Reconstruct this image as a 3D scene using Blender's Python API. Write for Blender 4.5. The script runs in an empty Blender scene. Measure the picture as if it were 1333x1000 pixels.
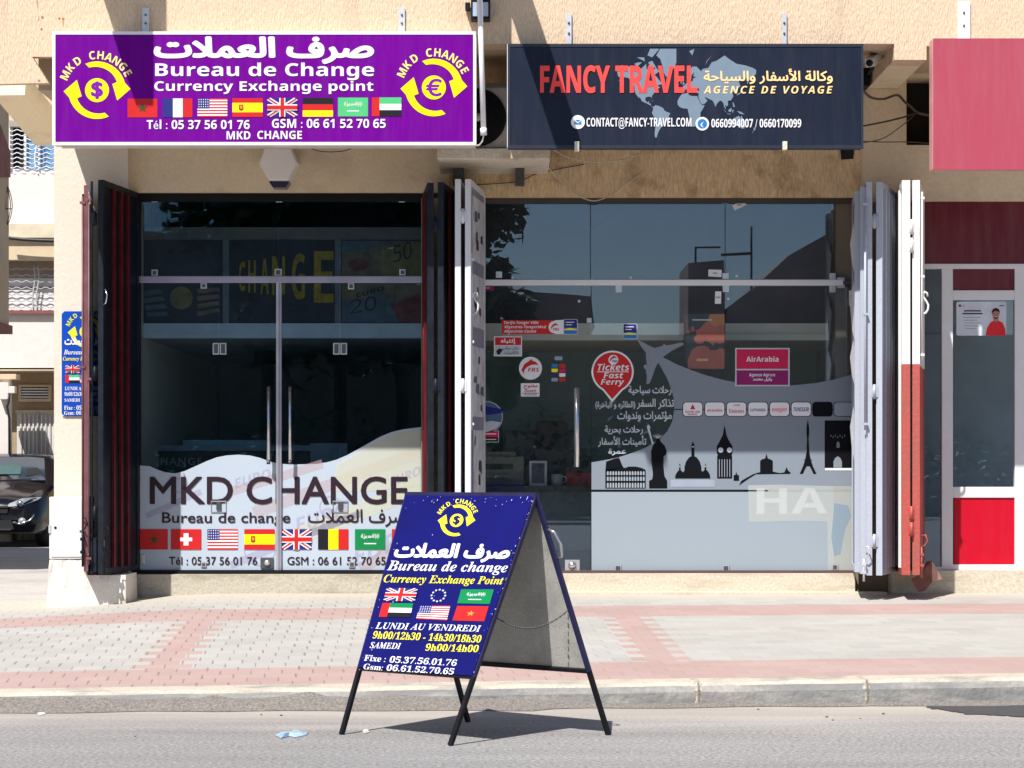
import bpy, bmesh, math, random
import numpy as np
from mathutils import Vector, Matrix, Quaternion
from mathutils.geometry import tessellate_polygon, delaunay_2d_cdt
random.seed(7)
S = bpy.context.scene
COL = S.collection
R = math.radians

# ------------------------------------------------------------------ camera, world, sun, exposure
CX, CY0, FPX, CAMD, EYE = 666.5, 613.0, 2700.0, 18.0, 1.3
cam = bpy.data.cameras.new('camera')
camo = bpy.data.objects.new('camera', cam)
COL.objects.link(camo)
camo.location = (0, -CAMD, EYE)
camo.rotation_euler = (R(90), 0, 0)
cam.sensor_width = 36
cam.lens = 36 * FPX / 1333.0
cam.shift_y = (CY0 - 500) / 1333.0
cam.clip_end = 2000
S.camera = camo

SUN = Vector((-0.33, -0.60, 1.0)).normalized()
elev = math.asin(SUN.z)
W = bpy.data.worlds.new('World')
S.world = W
W.use_nodes = True
wn = W.node_tree.nodes
sky = wn.new('ShaderNodeTexSky')
sky.sky_type = 'NISHITA'
sky.sun_disc = False
sky.sun_elevation = elev
sky.sun_rotation = math.atan2(SUN.x, SUN.y)
sky.air_density = 1.0
sky.dust_density = 0.6
W.node_tree.links.new(sky.outputs[0], wn['Background'].inputs[0])
wn['Background'].inputs[1].default_value = 0.075
sun = bpy.data.lights.new('sun', 'SUN')
sun.energy = 5.0
sun.angle = R(0.5)
sun.color = (1.0, 0.965, 0.915)
suno = bpy.data.objects.new('sun', sun)
COL.objects.link(suno)
suno.rotation_euler = SUN.to_track_quat('Z', 'Y').to_euler()
S.view_settings.view_transform = 'Standard'
S.view_settings.look = 'None'
S.view_settings.exposure = 0.52
S.view_settings.gamma = 1
S.render.resolution_x, S.render.resolution_y = 1024, 768
try:
    S.cycles.max_bounces = 8
    S.cycles.transparent_max_bounces = 16
    S.cycles.caustics_reflective = False
except Exception:
    pass

# ------------------------------------------------------------------ helpers
def sc(Y):
    return FPX / (CAMD + Y)

def P(px, py, Y):
    """the point of the vertical plane at depth Y that the survey photo shows at px, py"""
    s = sc(Y)
    return Vector(((px - CX) / s, Y, EYE + (CY0 - py) / s))

def GX(px, Y): return (px - CX) / sc(Y)
def GZ(py, Y): return EYE + (CY0 - py) / sc(Y)

def lin(c):
    c = c / 255.0
    return c / 12.92 if c <= 0.04045 else ((c + 0.055) / 1.055) ** 2.4

def L(r, g, b, k=1.0):
    return (min(1, lin(r) * k), min(1, lin(g) * k), min(1, lin(b) * k), 1)

MATS = {}
def mat(name, col, rough=0.6, metal=0.0, var=0.12, vs=6.0, bump=0.0, bs=60.0, stretch=(1, 1, 1), spec=0.5, coat=0.0):
    if name in MATS: return MATS[name]
    m = bpy.data.materials.new(name)
    m.use_nodes = True
    nt = m.node_tree
    n, l = nt.nodes, nt.links
    b = n['Principled BSDF']
    b.inputs['Roughness'].default_value = rough
    b.inputs['Metallic'].default_value = metal
    b.inputs['Specular IOR Level'].default_value = spec
    if coat: b.inputs['Coat Weight'].default_value = coat
    geo = n.new('ShaderNodeNewGeometry')
    mp = n.new('ShaderNodeMapping')
    mp.inputs['Scale'].default_value = stretch
    l.new(geo.outputs['Position'], mp.inputs['Vector'])
    nz = n.new('ShaderNodeTexNoise')
    nz.inputs['Scale'].default_value = vs
    nz.inputs['Detail'].default_value = 6
    l.new(mp.outputs[0], nz.inputs['Vector'])
    ramp = n.new('ShaderNodeValToRGB')
    ramp.color_ramp.elements[0].position = 0.3
    ramp.color_ramp.elements[1].position = 0.7
    a = [max(0, c * (1 - var)) for c in col[:3]] + [1]
    z = [min(1, c * (1 + var)) for c in col[:3]] + [1]
    ramp.color_ramp.elements[0].color = a
    ramp.color_ramp.elements[1].color = z
    l.new(nz.outputs['Fac'], ramp.inputs[0])
    l.new(ramp.outputs[0], b.inputs['Base Color'])
    if bump:
        n2 = n.new('ShaderNodeTexNoise')
        n2.inputs['Scale'].default_value = bs
        n2.inputs['Detail'].default_value = 4
        l.new(mp.outputs[0], n2.inputs['Vector'])
        bp = n.new('ShaderNodeBump')
        bp.inputs['Strength'].default_value = bump
        bp.inputs['Distance'].default_value = 0.01
        l.new(n2.outputs['Fac'], bp.inputs['Height'])
        l.new(bp.outputs[0], b.inputs['Normal'])
    MATS[name] = m
    return m

def stained(name, base, stain, vs=2.5, thr=(0.52, 0.7), stretch=(1, 1, 1), rough=0.85, bump=0.4, bs=40, bst=(1, 1, 1), fine=0.15, fs=50):
    """base colour with fine mottling, larger stains of their own colour and a rough plaster bump"""
    if name in MATS: return MATS[name]
    m = mat(name, base, rough, 0, fine, fs, bump, bs, bst)
    nt = m.node_tree
    n, l = nt.nodes, nt.links
    b = n['Principled BSDF']
    old = b.inputs['Base Color'].links[0].from_socket
    geo = n.new('ShaderNodeNewGeometry')
    mp = n.new('ShaderNodeMapping')
    mp.inputs['Scale'].default_value = stretch
    l.new(geo.outputs['Position'], mp.inputs['Vector'])
    nz = n.new('ShaderNodeTexNoise')
    nz.inputs['Scale'].default_value = vs
    nz.inputs['Detail'].default_value = 8
    nz.inputs['Roughness'].default_value = 0.65
    l.new(mp.outputs[0], nz.inputs['Vector'])
    mr = n.new('ShaderNodeMapRange')
    mr.inputs[1].default_value, mr.inputs[2].default_value = thr
    l.new(nz.outputs['Fac'], mr.inputs[0])
    mx = n.new('ShaderNodeMix')
    mx.data_type = 'RGBA'
    l.new(mr.outputs[0], mx.inputs['Factor'])
    l.new(old, mx.inputs['A'])
    mx.inputs['B'].default_value = stain
    l.new(mx.outputs['Result'], b.inputs['Base Color'])
    return m

def glass_mat(name, tint, refl, rtint=(1, 1, 1, 1), rough=0.0):
    m = bpy.data.materials.new(name)
    m.use_nodes = True
    n, l = m.node_tree.nodes, m.node_tree.links
    n.remove(n['Principled BSDF'])
    out = n['Material Output']
    t = n.new('ShaderNodeBsdfTransparent'); t.inputs[0].default_value = tint
    g = n.new('ShaderNodeBsdfGlossy'); g.inputs['Roughness'].default_value = rough
    g.inputs[0].default_value = rtint
    lw = n.new('ShaderNodeLayerWeight'); lw.inputs['Blend'].default_value = 0.25
    ma = n.new('ShaderNodeMath'); ma.operation = 'MULTIPLY_ADD'
    ma.inputs[1].default_value = 0.7; ma.inputs[2].default_value = refl
    ma.use_clamp = True
    l.new(lw.outputs['Fresnel'], ma.inputs[0])
    ma.inputs[1].default_value = 0.5
    mx = n.new('ShaderNodeMixShader')
    l.new(ma.outputs[0], mx.inputs[0]); l.new(t.outputs[0], mx.inputs[1]); l.new(g.outputs[0], mx.inputs[2])
    l.new(mx.outputs[0], out.inputs[0])
    return m

def film_mat(name, col, opac, rough=0.5):
    """translucent window vinyl: part paint, part see-through"""
    m = bpy.data.materials.new(name)
    m.use_nodes = True
    n, l = m.node_tree.nodes, m.node_tree.links
    b = n['Principled BSDF']
    b.inputs['Base Color'].default_value = col
    b.inputs['Roughness'].default_value = rough
    b.inputs['Specular IOR Level'].default_value = 0.12
    t = n.new('ShaderNodeBsdfTransparent')
    mx = n.new('ShaderNodeMixShader'); mx.inputs[0].default_value = opac
    l.new(t.outputs[0], mx.inputs[1]); l.new(b.outputs[0], mx.inputs[2])
    l.new(mx.outputs[0], n['Material Output'].inputs[0])
    return m

def tag(o, label=None, cat=None, group=None, kind=None):
    if label: o['label'] = label
    if cat: o['category'] = cat
    if group: o['group'] = group
    if kind: o['kind'] = kind
    return o

def thing(name, label, cat, loc=(0, 0, 0), group=None):
    o = bpy.data.objects.new(name, None)
    o.empty_display_size = 0.2
    o.location = loc
    COL.objects.link(o)
    return tag(o, label, cat, group)

def attach(o, parent):
    if parent:
        o.parent = parent
        # meshes are modelled in place, so only an Empty's own position has to be undone
        if parent.type == 'EMPTY': o.matrix_parent_inverse = Matrix.Translation(-parent.location)
    return o

class MB:
    def __init__(s): s.v, s.f, s.m, s.mats, s.sm = [], [], [], [], []
    def mi(s, m):
        if m not in s.mats: s.mats.append(m)
        return s.mats.index(m)
    def add(s, vs, fs, m, smooth=False):
        o = len(s.v); k = s.mi(m)
        s.v += [tuple(v) for v in vs]
        for f in fs:
            s.f.append(tuple(i + o for i in f)); s.m.append(k); s.sm.append(smooth)
        return s
    def box(s, x0, x1, y0, y1, z0, z1, m, bev=0.0):
        if bev <= 0:
            vs = [(x0, y0, z0), (x1, y0, z0), (x1, y1, z0), (x0, y1, z0), (x0, y0, z1), (x1, y0, z1), (x1, y1, z1), (x0, y1, z1)]
            return s.add(vs, [(0, 3, 2, 1), (4, 5, 6, 7), (0, 1, 5, 4), (1, 2, 6, 5), (2, 3, 7, 6), (3, 0, 4, 7)], m)
        bm = bmesh.new()
        bmesh.ops.create_cube(bm, size=1)
        for v in bm.verts:
            v.co = Vector(((x0 + x1) / 2 + v.co.x * (x1 - x0), (y0 + y1) / 2 + v.co.y * (y1 - y0), (z0 + z1) / 2 + v.co.z * (z1 - z0)))
        bmesh.ops.bevel(bm, geom=bm.edges[:], offset=bev, segments=2, affect='EDGES', profile=0.6)
        return s.frombm(bm, m)
    def frombm(s, bm, m, smooth=False):
        bm.verts.index_update()
        vs = [v.co.copy() for v in bm.verts]
        fs = [tuple(v.index for v in f.verts) for f in bm.faces]
        bm.free()
        return s.add(vs, fs, m, smooth)
    def pbox(s, px0, py0, px1, py1, Y, d, m, bev=0.0):
        """box whose front face, at depth Y, covers that rectangle of the survey photo; d deep"""
        a, b = P(px0, py0, Y), P(px1, py1, Y)
        return s.box(min(a.x, b.x), max(a.x, b.x), Y, Y + d, min(a.z, b.z), max(a.z, b.z), m, bev)
    def prism(s, pts, y0, y1, m):
        """pts: (x, z) outline; extruded from y0 to y1"""
        n = len(pts)
        vs = [(p[0], y0, p[1]) for p in pts] + [(p[0], y1, p[1]) for p in pts]
        tris = tessellate_polygon([[Vector((p[0], p[1], 0)) for p in pts]])
        fs = [tuple(t) for t in tris] + [tuple(i + n for i in reversed(t)) for t in tris]
        fs += [(i, (i + 1) % n, (i + 1) % n + n, i + n) for i in range(n)]
        return s.add(vs, fs, m)
    def tube(s, pts, r, m, seg=8, caps=True):
        pts = [Vector(p) for p in pts]
        rs = r if isinstance(r, (list, tuple)) else [r] * len(pts)
        vs, fs = [], []
        up = None
        for i, p in enumerate(pts):
            d = (pts[min(i + 1, len(pts) - 1)] - pts[max(i - 1, 0)]).normalized()
            if up is None: up = Vector((0, 0, 1)) if abs(d.z) < 0.9 else Vector((0, 1, 0))
            x = d.cross(up).normalized(); up = x.cross(d).normalized()
            for k in range(seg):
                a = 2 * math.pi * k / seg
                vs.append(p + (x * math.cos(a) + up * math.sin(a)) * rs[i])
        for i in range(len(pts) - 1):
            for k in range(seg):
                a, b = i * seg + k, i * seg + (k + 1) % seg
                fs.append((a, b, b + seg, a + seg))
        if caps:
            fs.append(tuple(range(seg - 1, -1, -1)))
            fs.append(tuple((len(pts) - 1) * seg + k for k in range(seg)))
        return s.add(vs, fs, m, True)
    def bar(s, a, b, w, h, m, up=(0, 0, 1)):
        a, b = Vector(a), Vector(b)
        d = (b - a).normalized(); up = Vector(up)
        x = d.cross(up).normalized(); u = x.cross(d).normalized()
        vs = []
        for p in (a, b):
            for sx, su in ((-1, -1), (1, -1), (1, 1), (-1, 1)):
                vs.append(p + x * sx * w / 2 + u * su * h / 2)
        return s.add(vs, [(0, 1, 2, 3), (7, 6, 5, 4), (0, 4, 5, 1), (1, 5, 6, 2), (2, 6, 7, 3), (3, 7, 4, 0)], m)
    def build(s, name, parent=None, **kw):
        me = bpy.data.meshes.new(name)
        me.from_pydata(s.v, [], s.f)
        for m in s.mats: me.materials.append(m)
        me.polygons.foreach_set('material_index', s.m)
        me.polygons.foreach_set('use_smooth', s.sm)
        bm = bmesh.new(); bm.from_mesh(me)
        bmesh.ops.recalc_face_normals(bm, faces=bm.faces[:])
        bm.to_mesh(me); bm.free()
        me.update()
        o = bpy.data.objects.new(name, me)
        COL.objects.link(o)
        attach(o, parent)
        if kw: tag(o, **kw)
        return o

# ------------------------------------------------------------------ lettering: glyph outlines from the built-in font
UP = {'sb': (0x1D5D4, 0x1D5EE, 0x1D7EC), 'si': (0x1D468, 0x1D482, 0x1D7CE), 'se': (0x1D400, 0x1D41A, 0x1D7CE),
      'sr': (0x1D5A0, 0x1D5BA, 0x1D7E2), 'sbi': (0x1D63C, 0x1D656, 0x1D7EC), 'gl': None, 'ar': None}
def conv(ch, st):
    u = UP[st]
    if not u: return ch
    if 'A' <= ch <= 'Z': return chr(u[0] + ord(ch) - 65)
    if 'a' <= ch <= 'z': return chr(u[1] + ord(ch) - 97)
    if '0' <= ch <= '9': return chr(u[2] + ord(ch) - 48)
    return ch
_cu = bpy.data.curves.new('lettering', 'FONT'); _cu.size = 1; _cu.resolution_u = 4
_co = bpy.data.objects.new('lettering', _cu)
def raw(s):
    _cu.body = s
    me = _co.to_mesh()
    v = [(a.co.x, a.co.y) for a in me.vertices]
    f = [tuple(p.vertices) for p in me.polygons]
    _co.to_mesh_clear()
    return v, f
_gl, _adv = {}, {}
_bw = None
def advance(ch):
    global _bw
    if ch in _adv: return _adv[ch]
    if _bw is None:
        v, _ = raw('||'); _bw = max(a[0] for a in v) - min(a[0] for a in v)
    v, _ = raw('|' + ch + '|')
    _adv[ch] = max(a[0] for a in v) - min(a[0] for a in v) - _bw
    return _adv[ch]
def outlines(ch):
    """closed outline loops of a glyph, in the font's own direction"""
    _cu.fill_mode = 'NONE'
    _cu.body = ch
    me = _co.to_mesh()
    if me is None:
        _cu.fill_mode = 'FRONT'
        return []
    v = [Vector((a.co.x, a.co.y)) for a in me.vertices]
    nb = {}
    for e in me.edges:
        nb.setdefault(e.vertices[0], []).append(e.vertices[1]); nb.setdefault(e.vertices[1], []).append(e.vertices[0])
    _co.to_mesh_clear()
    _cu.fill_mode = 'FRONT'
    seen, loops = set(), []
    for i in range(len(v)):
        if i in seen or i not in nb: continue
        lp = [i]; seen.add(i)
        cur = i + 1 if i + 1 in nb[i] else nb[i][0]
        while cur not in seen:
            lp.append(cur); seen.add(cur)
            nx = [q for q in nb[cur] if q not in seen]
            if not nx: break
            cur = cur + 1 if cur + 1 in nx else nx[0]
        if len(lp) > 2: loops.append([v[q] for q in lp])
    return loops
def fatten(ch, off):
    """a glyph thickened by off: the union of its fill (non-zero winding) and a box round every outline edge"""
    loops = outlines(ch)
    be, vs, es, boxes = [], [], [], []
    for lp in loops:
        lp = [p for i, p in enumerate(lp) if (p - lp[i - 1]).length > 1e-5]
        be += [(lp[i - 1], lp[i]) for i in range(len(lp))]
        if off <= 0:
            o = len(vs); vs += lp; es += [(o + i, o + (i + 1) % len(lp)) for i in range(len(lp))]
    for a, b in be:
        d = b - a
        if off <= 0 or d.length < 1e-5: continue
        d.normalize(); n = Vector((-d.y, d.x)) * off; e = d * off * 0.45
        o = len(vs); vs += [a - e - n, b + e - n, b + e + n, a - e + n]; es += [(o, o + 1), (o + 1, o + 2), (o + 2, o + 3), (o + 3, o)]
        boxes.append((a, d, n.normalized(), (b - a).length))
    if not vs: return [], []
    r = delaunay_2d_cdt(vs, es, [], 0, 1e-5)
    P2 = np.array([(p.x, p.y) for p in r[0]]); T = [tuple(t) for t in r[2]]
    if not T: return [], []
    C = np.array([P2[list(t)].mean(axis=0) for t in T])
    ok = np.zeros(len(T), bool)
    for a, d, n, ln in boxes:
        u = (C[:, 0] - a.x) * d.x + (C[:, 1] - a.y) * d.y; w = np.abs((C[:, 0] - a.x) * n.x + (C[:, 1] - a.y) * n.y)
        ok |= (w < off) & (u > -off * .45) & (u < ln + off * .45)
    wd = np.zeros(len(T), int)
    for a, b in be:
        if a.y == b.y: continue
        cr = (a.y <= C[:, 1]) != (b.y <= C[:, 1])
        xx = a.x + (C[:, 1] - a.y) / (b.y - a.y) * (b.x - a.x)
        wd += (cr & (xx > C[:, 0])) * (1 if b.y > a.y else -1)
    ok |= wd != 0
    return [tuple(p) for p in P2], [t for t, k in zip(T, ok) if k]
def glyph(ch, off=0.0, ax=1.0):
    k = (ch, off, ax)
    if k not in _gl:
        _gl[k] = fatten(ch, off) if (off or 0xFB00 < ord(ch[0]) < 0xFF00) else raw(ch)
    return _gl[k]

# Arabic shaping: isolated / final / initial / medial forms
AR = {'ا': 'FE8D FE8E', 'أ': 'FE83 FE84', 'إ': 'FE87 FE88', 'آ': 'FE81 FE82', 'ب': 'FE8F FE90 FE91 FE92', 'ة': 'FE93 FE94', 'ت': 'FE95 FE96 FE97 FE98',
      'ج': 'FE9D FE9E FE9F FEA0', 'ح': 'FEA1 FEA2 FEA3 FEA4', 'خ': 'FEA5 FEA6 FEA7 FEA8', 'د': 'FEA9 FEAA', 'ذ': 'FEAB FEAC', 'ر': 'FEAD FEAE', 'ز': 'FEAF FEB0',
      'س': 'FEB1 FEB2 FEB3 FEB4', 'ش': 'FEB5 FEB6 FEB7 FEB8', 'ص': 'FEB9 FEBA FEBB FEBC', 'ط': 'FEC1 FEC2 FEC3 FEC4', 'ع': 'FEC9 FECA FECB FECC', 'ف': 'FED1 FED2 FED3 FED4',
      'ق': 'FED5 FED6 FED7 FED8', 'ك': 'FED9 FEDA FEDB FEDC', 'ل': 'FEDD FEDE FEDF FEE0', 'م': 'FEE1 FEE2 FEE3 FEE4', 'ن': 'FEE5 FEE6 FEE7 FEE8', 'ه': 'FEE9 FEEA FEEB FEEC',
      'و': 'FEED FEEE', 'ؤ': 'FE85 FE86', 'ى': 'FEEF FEF0', 'ي': 'FEF1 FEF2 FEF3 FEF4', 'ئ': 'FE89 FE8A FE8B FE8C', 'لا': 'FEFB FEFC', 'لأ': 'FEF7 FEF8', 'ـ': '0640 0640 0640 0640'}
def shape(s):
    toks, i = [], 0
    while i < len(s):
        if s[i:i + 2] in AR: toks.append(s[i:i + 2]); i += 2
        else: toks.append(s[i]); i += 1
    out = []
    for j, t in enumerate(toks):
        if t not in AR: out.append(t); continue
        fm = AR[t].split()
        pj = j > 0 and toks[j - 1] in AR and len(AR[toks[j - 1]].split()) == 4
        nj = j + 1 < len(toks) and toks[j + 1] in AR and len(fm) == 4
        k = (3 if nj else 1) if pj else (2 if nj else 0)
        out.append(chr(int(fm[k], 16)))
    fl = {'(': ')', ')': '('}
    return ''.join(fl.get(c, c) for c in reversed(out))

def layout(s, st, off=0, ax=1.0, track=0.0):
    items, x = [], 0.0
    for ch in s:
        c = conv(ch, st)
        if c != ' ':
            v, f = glyph(c, off, ax)
            items.append(([(a[0] + x, a[1]) for a in v], f))
        x += advance(c) + track
    return items

def planemap(Y):
    return lambda px, py, h: P(px, py, Y - h)

class Print:
    """flat printing in survey-photo pixels, laid on a real surface by mapper(px, py, height above it)"""
    def __init__(s, mapper, h0=0.003, dh=0.0012): s.mp, s.mb, s.h0, s.dh, s.lines = mapper, MB(), h0, dh, []
    def pt(s, p, lay): return s.mp(p[0], p[1], s.h0 + lay * s.dh)
    def poly(s, pts, m, lay=0):
        tris = tessellate_polygon([[Vector((p[0], p[1], 0)) for p in pts]])
        s.mb.add([s.pt(p, lay) for p in pts], [tuple(t) for t in tris], m); return s
    def rect(s, x0, y0, x1, y1, m, lay=0): return s.poly([(x0, y0), (x1, y0), (x1, y1), (x0, y1)], m, lay)
    def rrect(s, x0, y0, x1, y1, r, m, lay=0):
        pts = []
        for cx, cy, a0 in ((x1 - r, y0 + r, -90), (x1 - r, y1 - r, 0), (x0 + r, y1 - r, 90), (x0 + r, y0 + r, 180)):
            for k in range(5):
                a = R(a0 + 22.5 * k); pts.append((cx + r * math.cos(a), cy + r * math.sin(a)))
        return s.poly(pts, m, lay)
    def circ(s, cx, cy, r, m, lay=0, n=28, xf=None, ry=None):
        ry = ry or r
        return s.poly([s.x(xf, cx, cy, r * math.cos(2 * math.pi * k / n), ry * math.sin(2 * math.pi * k / n)) for k in range(n)], m, lay)
    @staticmethod
    def x(xf, cx, cy, dx, dy):
        if xf: dx, dy = xf[0] * dx + xf[1] * dy, xf[2] * dx + xf[3] * dy
        return (cx + dx, cy + dy)
    def line(s, pts, w, m, lay=0):
        for a, b in zip(pts, pts[1:]):
            d = Vector((b[0] - a[0], b[1] - a[1])); d.normalize(); q = Vector((-d.y, d.x)) * w / 2
            s.poly([(a[0] + q.x, a[1] + q.y), (b[0] + q.x, b[1] + q.y), (b[0] - q.x, b[1] - q.y), (a[0] - q.x, a[1] - q.y)], m, lay)
        return s
    def text(s, t, x0, x1, yb, cap, m, st='sb', lay=1, off=0, lean=0.0, y1=None, track=0.0, ax=1.0):
        it = layout(t, st, off, ax, track)
        xs = [a[0] for v, f in it for a in v]
        if not xs: return s
        lo, hi = min(xs), max(xs)
        hv, _ = glyph(conv('H', st), 0)
        H = max(a[1] for a in hv)
        y1 = yb if y1 is None else y1
        tb = MB(); s.lines.append(tb)
        flip = 0.0
        for v, f in it:
            q = []
            for a in v:
                u = (a[0] - lo) / (hi - lo); h = a[1] / H * cap
                q.append(s.pt((x0 + u * (x1 - x0) + lean * h, yb + u * (y1 - yb) - h), lay + flip))
            tb.add(q, f, m); flip = 0.25 - flip
        return s
    def arab(s, t, x0, x1, ytop, ybot, m, lay=1, off=0.02, lean=0.0, slope=0.0):
        it = layout(shape(t), 'ar', off)
        xs = [a[0] for v, f in it for a in v]; ys = [a[1] for v, f in it for a in v]
        if not xs: return s
        lo, hi, yl, yh = min(xs), max(xs), min(ys), max(ys)
        tb = MB(); s.lines.append(tb)
        flip = 0.0
        for v, f in it:
            q = []
            for a in v:
                u = (a[0] - lo) / (hi - lo); w = (a[1] - yl) / (yh - yl)
                h = w * (ybot - ytop)
                q.append(s.pt((x0 + u * (x1 - x0) + lean * h, ybot - h + slope * u * (x1 - x0)), lay + flip))
            tb.add(q, f, m); flip = 0.25 - flip
        return s
    def arc(s, t, cx, cy, r, a0, a1, cap, m, st='sb', lay=1, xf=None, wide=1.0):
        hv, _ = glyph(conv('H', st), 0); H = max(a[1] for a in hv)
        n = len(t)
        for i, ch in enumerate(t):
            a = R(a0 + (a1 - a0) * (i / (n - 1) if n > 1 else 0.5))
            v, f = glyph(conv(ch, st), 0)
            mx_ = (max(p[0] for p in v) + min(p[0] for p in v)) / 2
            q = []
            for p in v:
                dx, dy = (p[0] - mx_) / H * cap * wide, p[1] / H * cap
                rr = r + dy
                q.append(s.pt(s.x(xf, cx, cy, rr * math.cos(a) - dx * math.sin(a), rr * math.sin(a) + dx * math.cos(a)), lay))
            s.mb.add(q, f, m)
        return s
    def build(s, name, parent, **kw):
        if name == 'lettering':
            obs = [q.build(name, parent, **kw) for q in s.lines if q.f]
            if s.mb.f: obs.append(s.mb.build('logo_print', parent))
            return obs[0]
        for q in s.lines:
            for k, m in enumerate(q.mats):
                s.mb.add(q.v, [f for f, i in zip(q.f, q.m) if i == k], m)
        return s.mb.build(name, parent, **kw)

# ------------------------------------------------------------------ print colours
def ink(n, r, g, b, k=0.95, rough=0.45): return mat('ink_' + n, L(r, g, b, k), rough, 0, 0.05, 9, spec=0.35)
WHT = ink('white', 246, 246, 250, 0.85); YEL = ink('yellow', 255, 236, 0); RED = ink('red', 228, 36, 38, 0.72); GRN = ink('green', 0, 130, 70)
LGRN = ink('pale_green', 80, 190, 120); BLK = ink('black', 22, 20, 26); BLU = ink('blue', 40, 40, 120); GLD = ink('gold', 205, 150, 60)
DGRN = ink('deep_green', 60, 70, 30); DRED = ink('dark_red', 170, 25, 35); PUR = ink('purple', 118, 0, 160, 1.0); NAVY = ink('navy_ink', 18, 20, 120)
COR = ink('coral', 245, 75, 70); MAPB = ink('map_blue', 128, 147, 166, 0.8); PEACH = ink('peach', 252, 214, 150); TEAL = ink('teal', 0, 150, 170)
CRIM = ink('crimson', 205, 20, 80); PLUM = ink('plum', 140, 15, 100); SKYB = ink('sky_blue', 40, 120, 190); GREY = ink('grey', 150, 160, 175)

def flag(pr, kind, q, lay=0):
    """q: corners TL, TR, BR, BL in photo pixels"""
    def B(u, v):
        a = (q[0][0] + (q[1][0] - q[0][0]) * u, q[0][1] + (q[1][1] - q[0][1]) * u)
        b = (q[3][0] + (q[2][0] - q[3][0]) * u, q[3][1] + (q[2][1] - q[3][1]) * u)
        return (a[0] + (b[0] - a[0]) * v, a[1] + (b[1] - a[1]) * v)
    def r(u0, v0, u1, v1, m, l=0): pr.poly([B(u0, v0), B(u1, v0), B(u1, v1), B(u0, v1)], m, lay + l)
    def p(pts, m, l=1): pr.poly([B(*a) for a in pts], m, lay + l)
    def star(cx, cy, rr, m, l, asp=1.5, n=5):
        pts = []
        for k in range(2 * n):
            a = -math.pi / 2 + math.pi * k / n; w = rr if k % 2 == 0 else rr * 0.4
            pts.append((cx + w * math.cos(a) / asp, cy + w * math.sin(a)))
        p(pts, m, l)
    if kind == 'morocco':
        r(0, 0, 1, 1, RED); star(.5, .5, .2 if lay == 2 else .28, GLD if lay == 2 else DGRN, 1)
    elif kind == 'france':
        r(0, 0, .34, 1, BLU); r(.34, 0, .67, 1, WHT); r(.67, 0, 1, 1, RED)
    elif kind == 'usa':
        for i in range(13): r(0, i / 13, 1, (i + 1) / 13, RED if i % 2 == 0 else WHT)
        r(0, 0, .4, 7 / 13, BLU, 1)
        for i in range(5):
            for j in range(4):
                cu, cv = .05 + .075 * i, .07 + .125 * j
                r(cu - .014, cv - .028, cu + .014, cv + .028, WHT, 2)
    elif kind == 'spain':
        r(0, 0, 1, .25, RED); r(0, .25, 1, .75, YEL); r(0, .75, 1, 1, RED)
        p([(.22, .34), (.36, .34), (.37, .6), (.29, .68), (.21, .6)], DRED); p([(.25, .4), (.33, .4), (.33, .56), (.25, .56)], GLD, 2)
    elif kind == 'uk':
        r(0, 0, 1, 1, BLU)
        def dia(a, b, w, m, l):
            d = Vector((b[0] - a[0], b[1] - a[1])); d.normalize(); n = Vector((-d.y, d.x)) * w
            p([(a[0] + n.x, a[1] + n.y), (b[0] + n.x, b[1] + n.y), (b[0] - n.x, b[1] - n.y), (a[0] - n.x, a[1] - n.y)], m, l)
        dia((.045, .045), (.955, .955), .085, WHT, 1); dia((.955, .045), (.045, .955), .085, WHT, 2)
        dia((.045, .045), (.955, .955), .03, RED, 3); dia((.955, .045), (.045, .955), .03, RED, 4)
        r(.4, 0, .6, 1, WHT, 5); r(0, .34, 1, .66, WHT, 6); r(.44, 0, .56, 1, RED, 7); r(0, .4, 1, .6, RED, 8)
    elif kind == 'germany':
        r(0, 0, 1, .34, BLK); r(0, .34, 1, .67, RED); r(0, .67, 1, 1, YEL)
    elif kind == 'belgium':
        r(0, 0, .34, 1, BLK); r(.34, 0, .67, 1, YEL); r(.67, 0, 1, 1, RED)
    elif kind == 'swiss':
        r(0, 0, 1, 1, RED); r(.42, .2, .58, .8, WHT, 1); r(.3, .41, .7, .59, WHT, 2)
    elif kind == 'saudi':
        r(0, 0, 1, 1, LGRN if lay == 0 else GRN)
        a, b = B(.2, .22), B(.8, .5)
        pr.arab('لا إله إلا الله محمد رسول الله', a[0], b[0], a[1], b[1], WHT, lay + 1, 0.03)
        r(.3, .68, .7, .735, WHT, 1)
    elif kind == 'uae':
        r(.26, 0, 1, .34, LGRN if lay == 0 else GRN); r(.26, .34, 1, .67, WHT); r(.26, .67, 1, 1, BLK); r(0, 0, .26, 1, RED)
    elif kind == 'eu':
        for k in range(12):
            a = 2 * math.pi * k / 12
            star(.5 + .24 * math.cos(a) / 1.0, .5 + .36 * math.sin(a), .075, WHT, 1)

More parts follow.
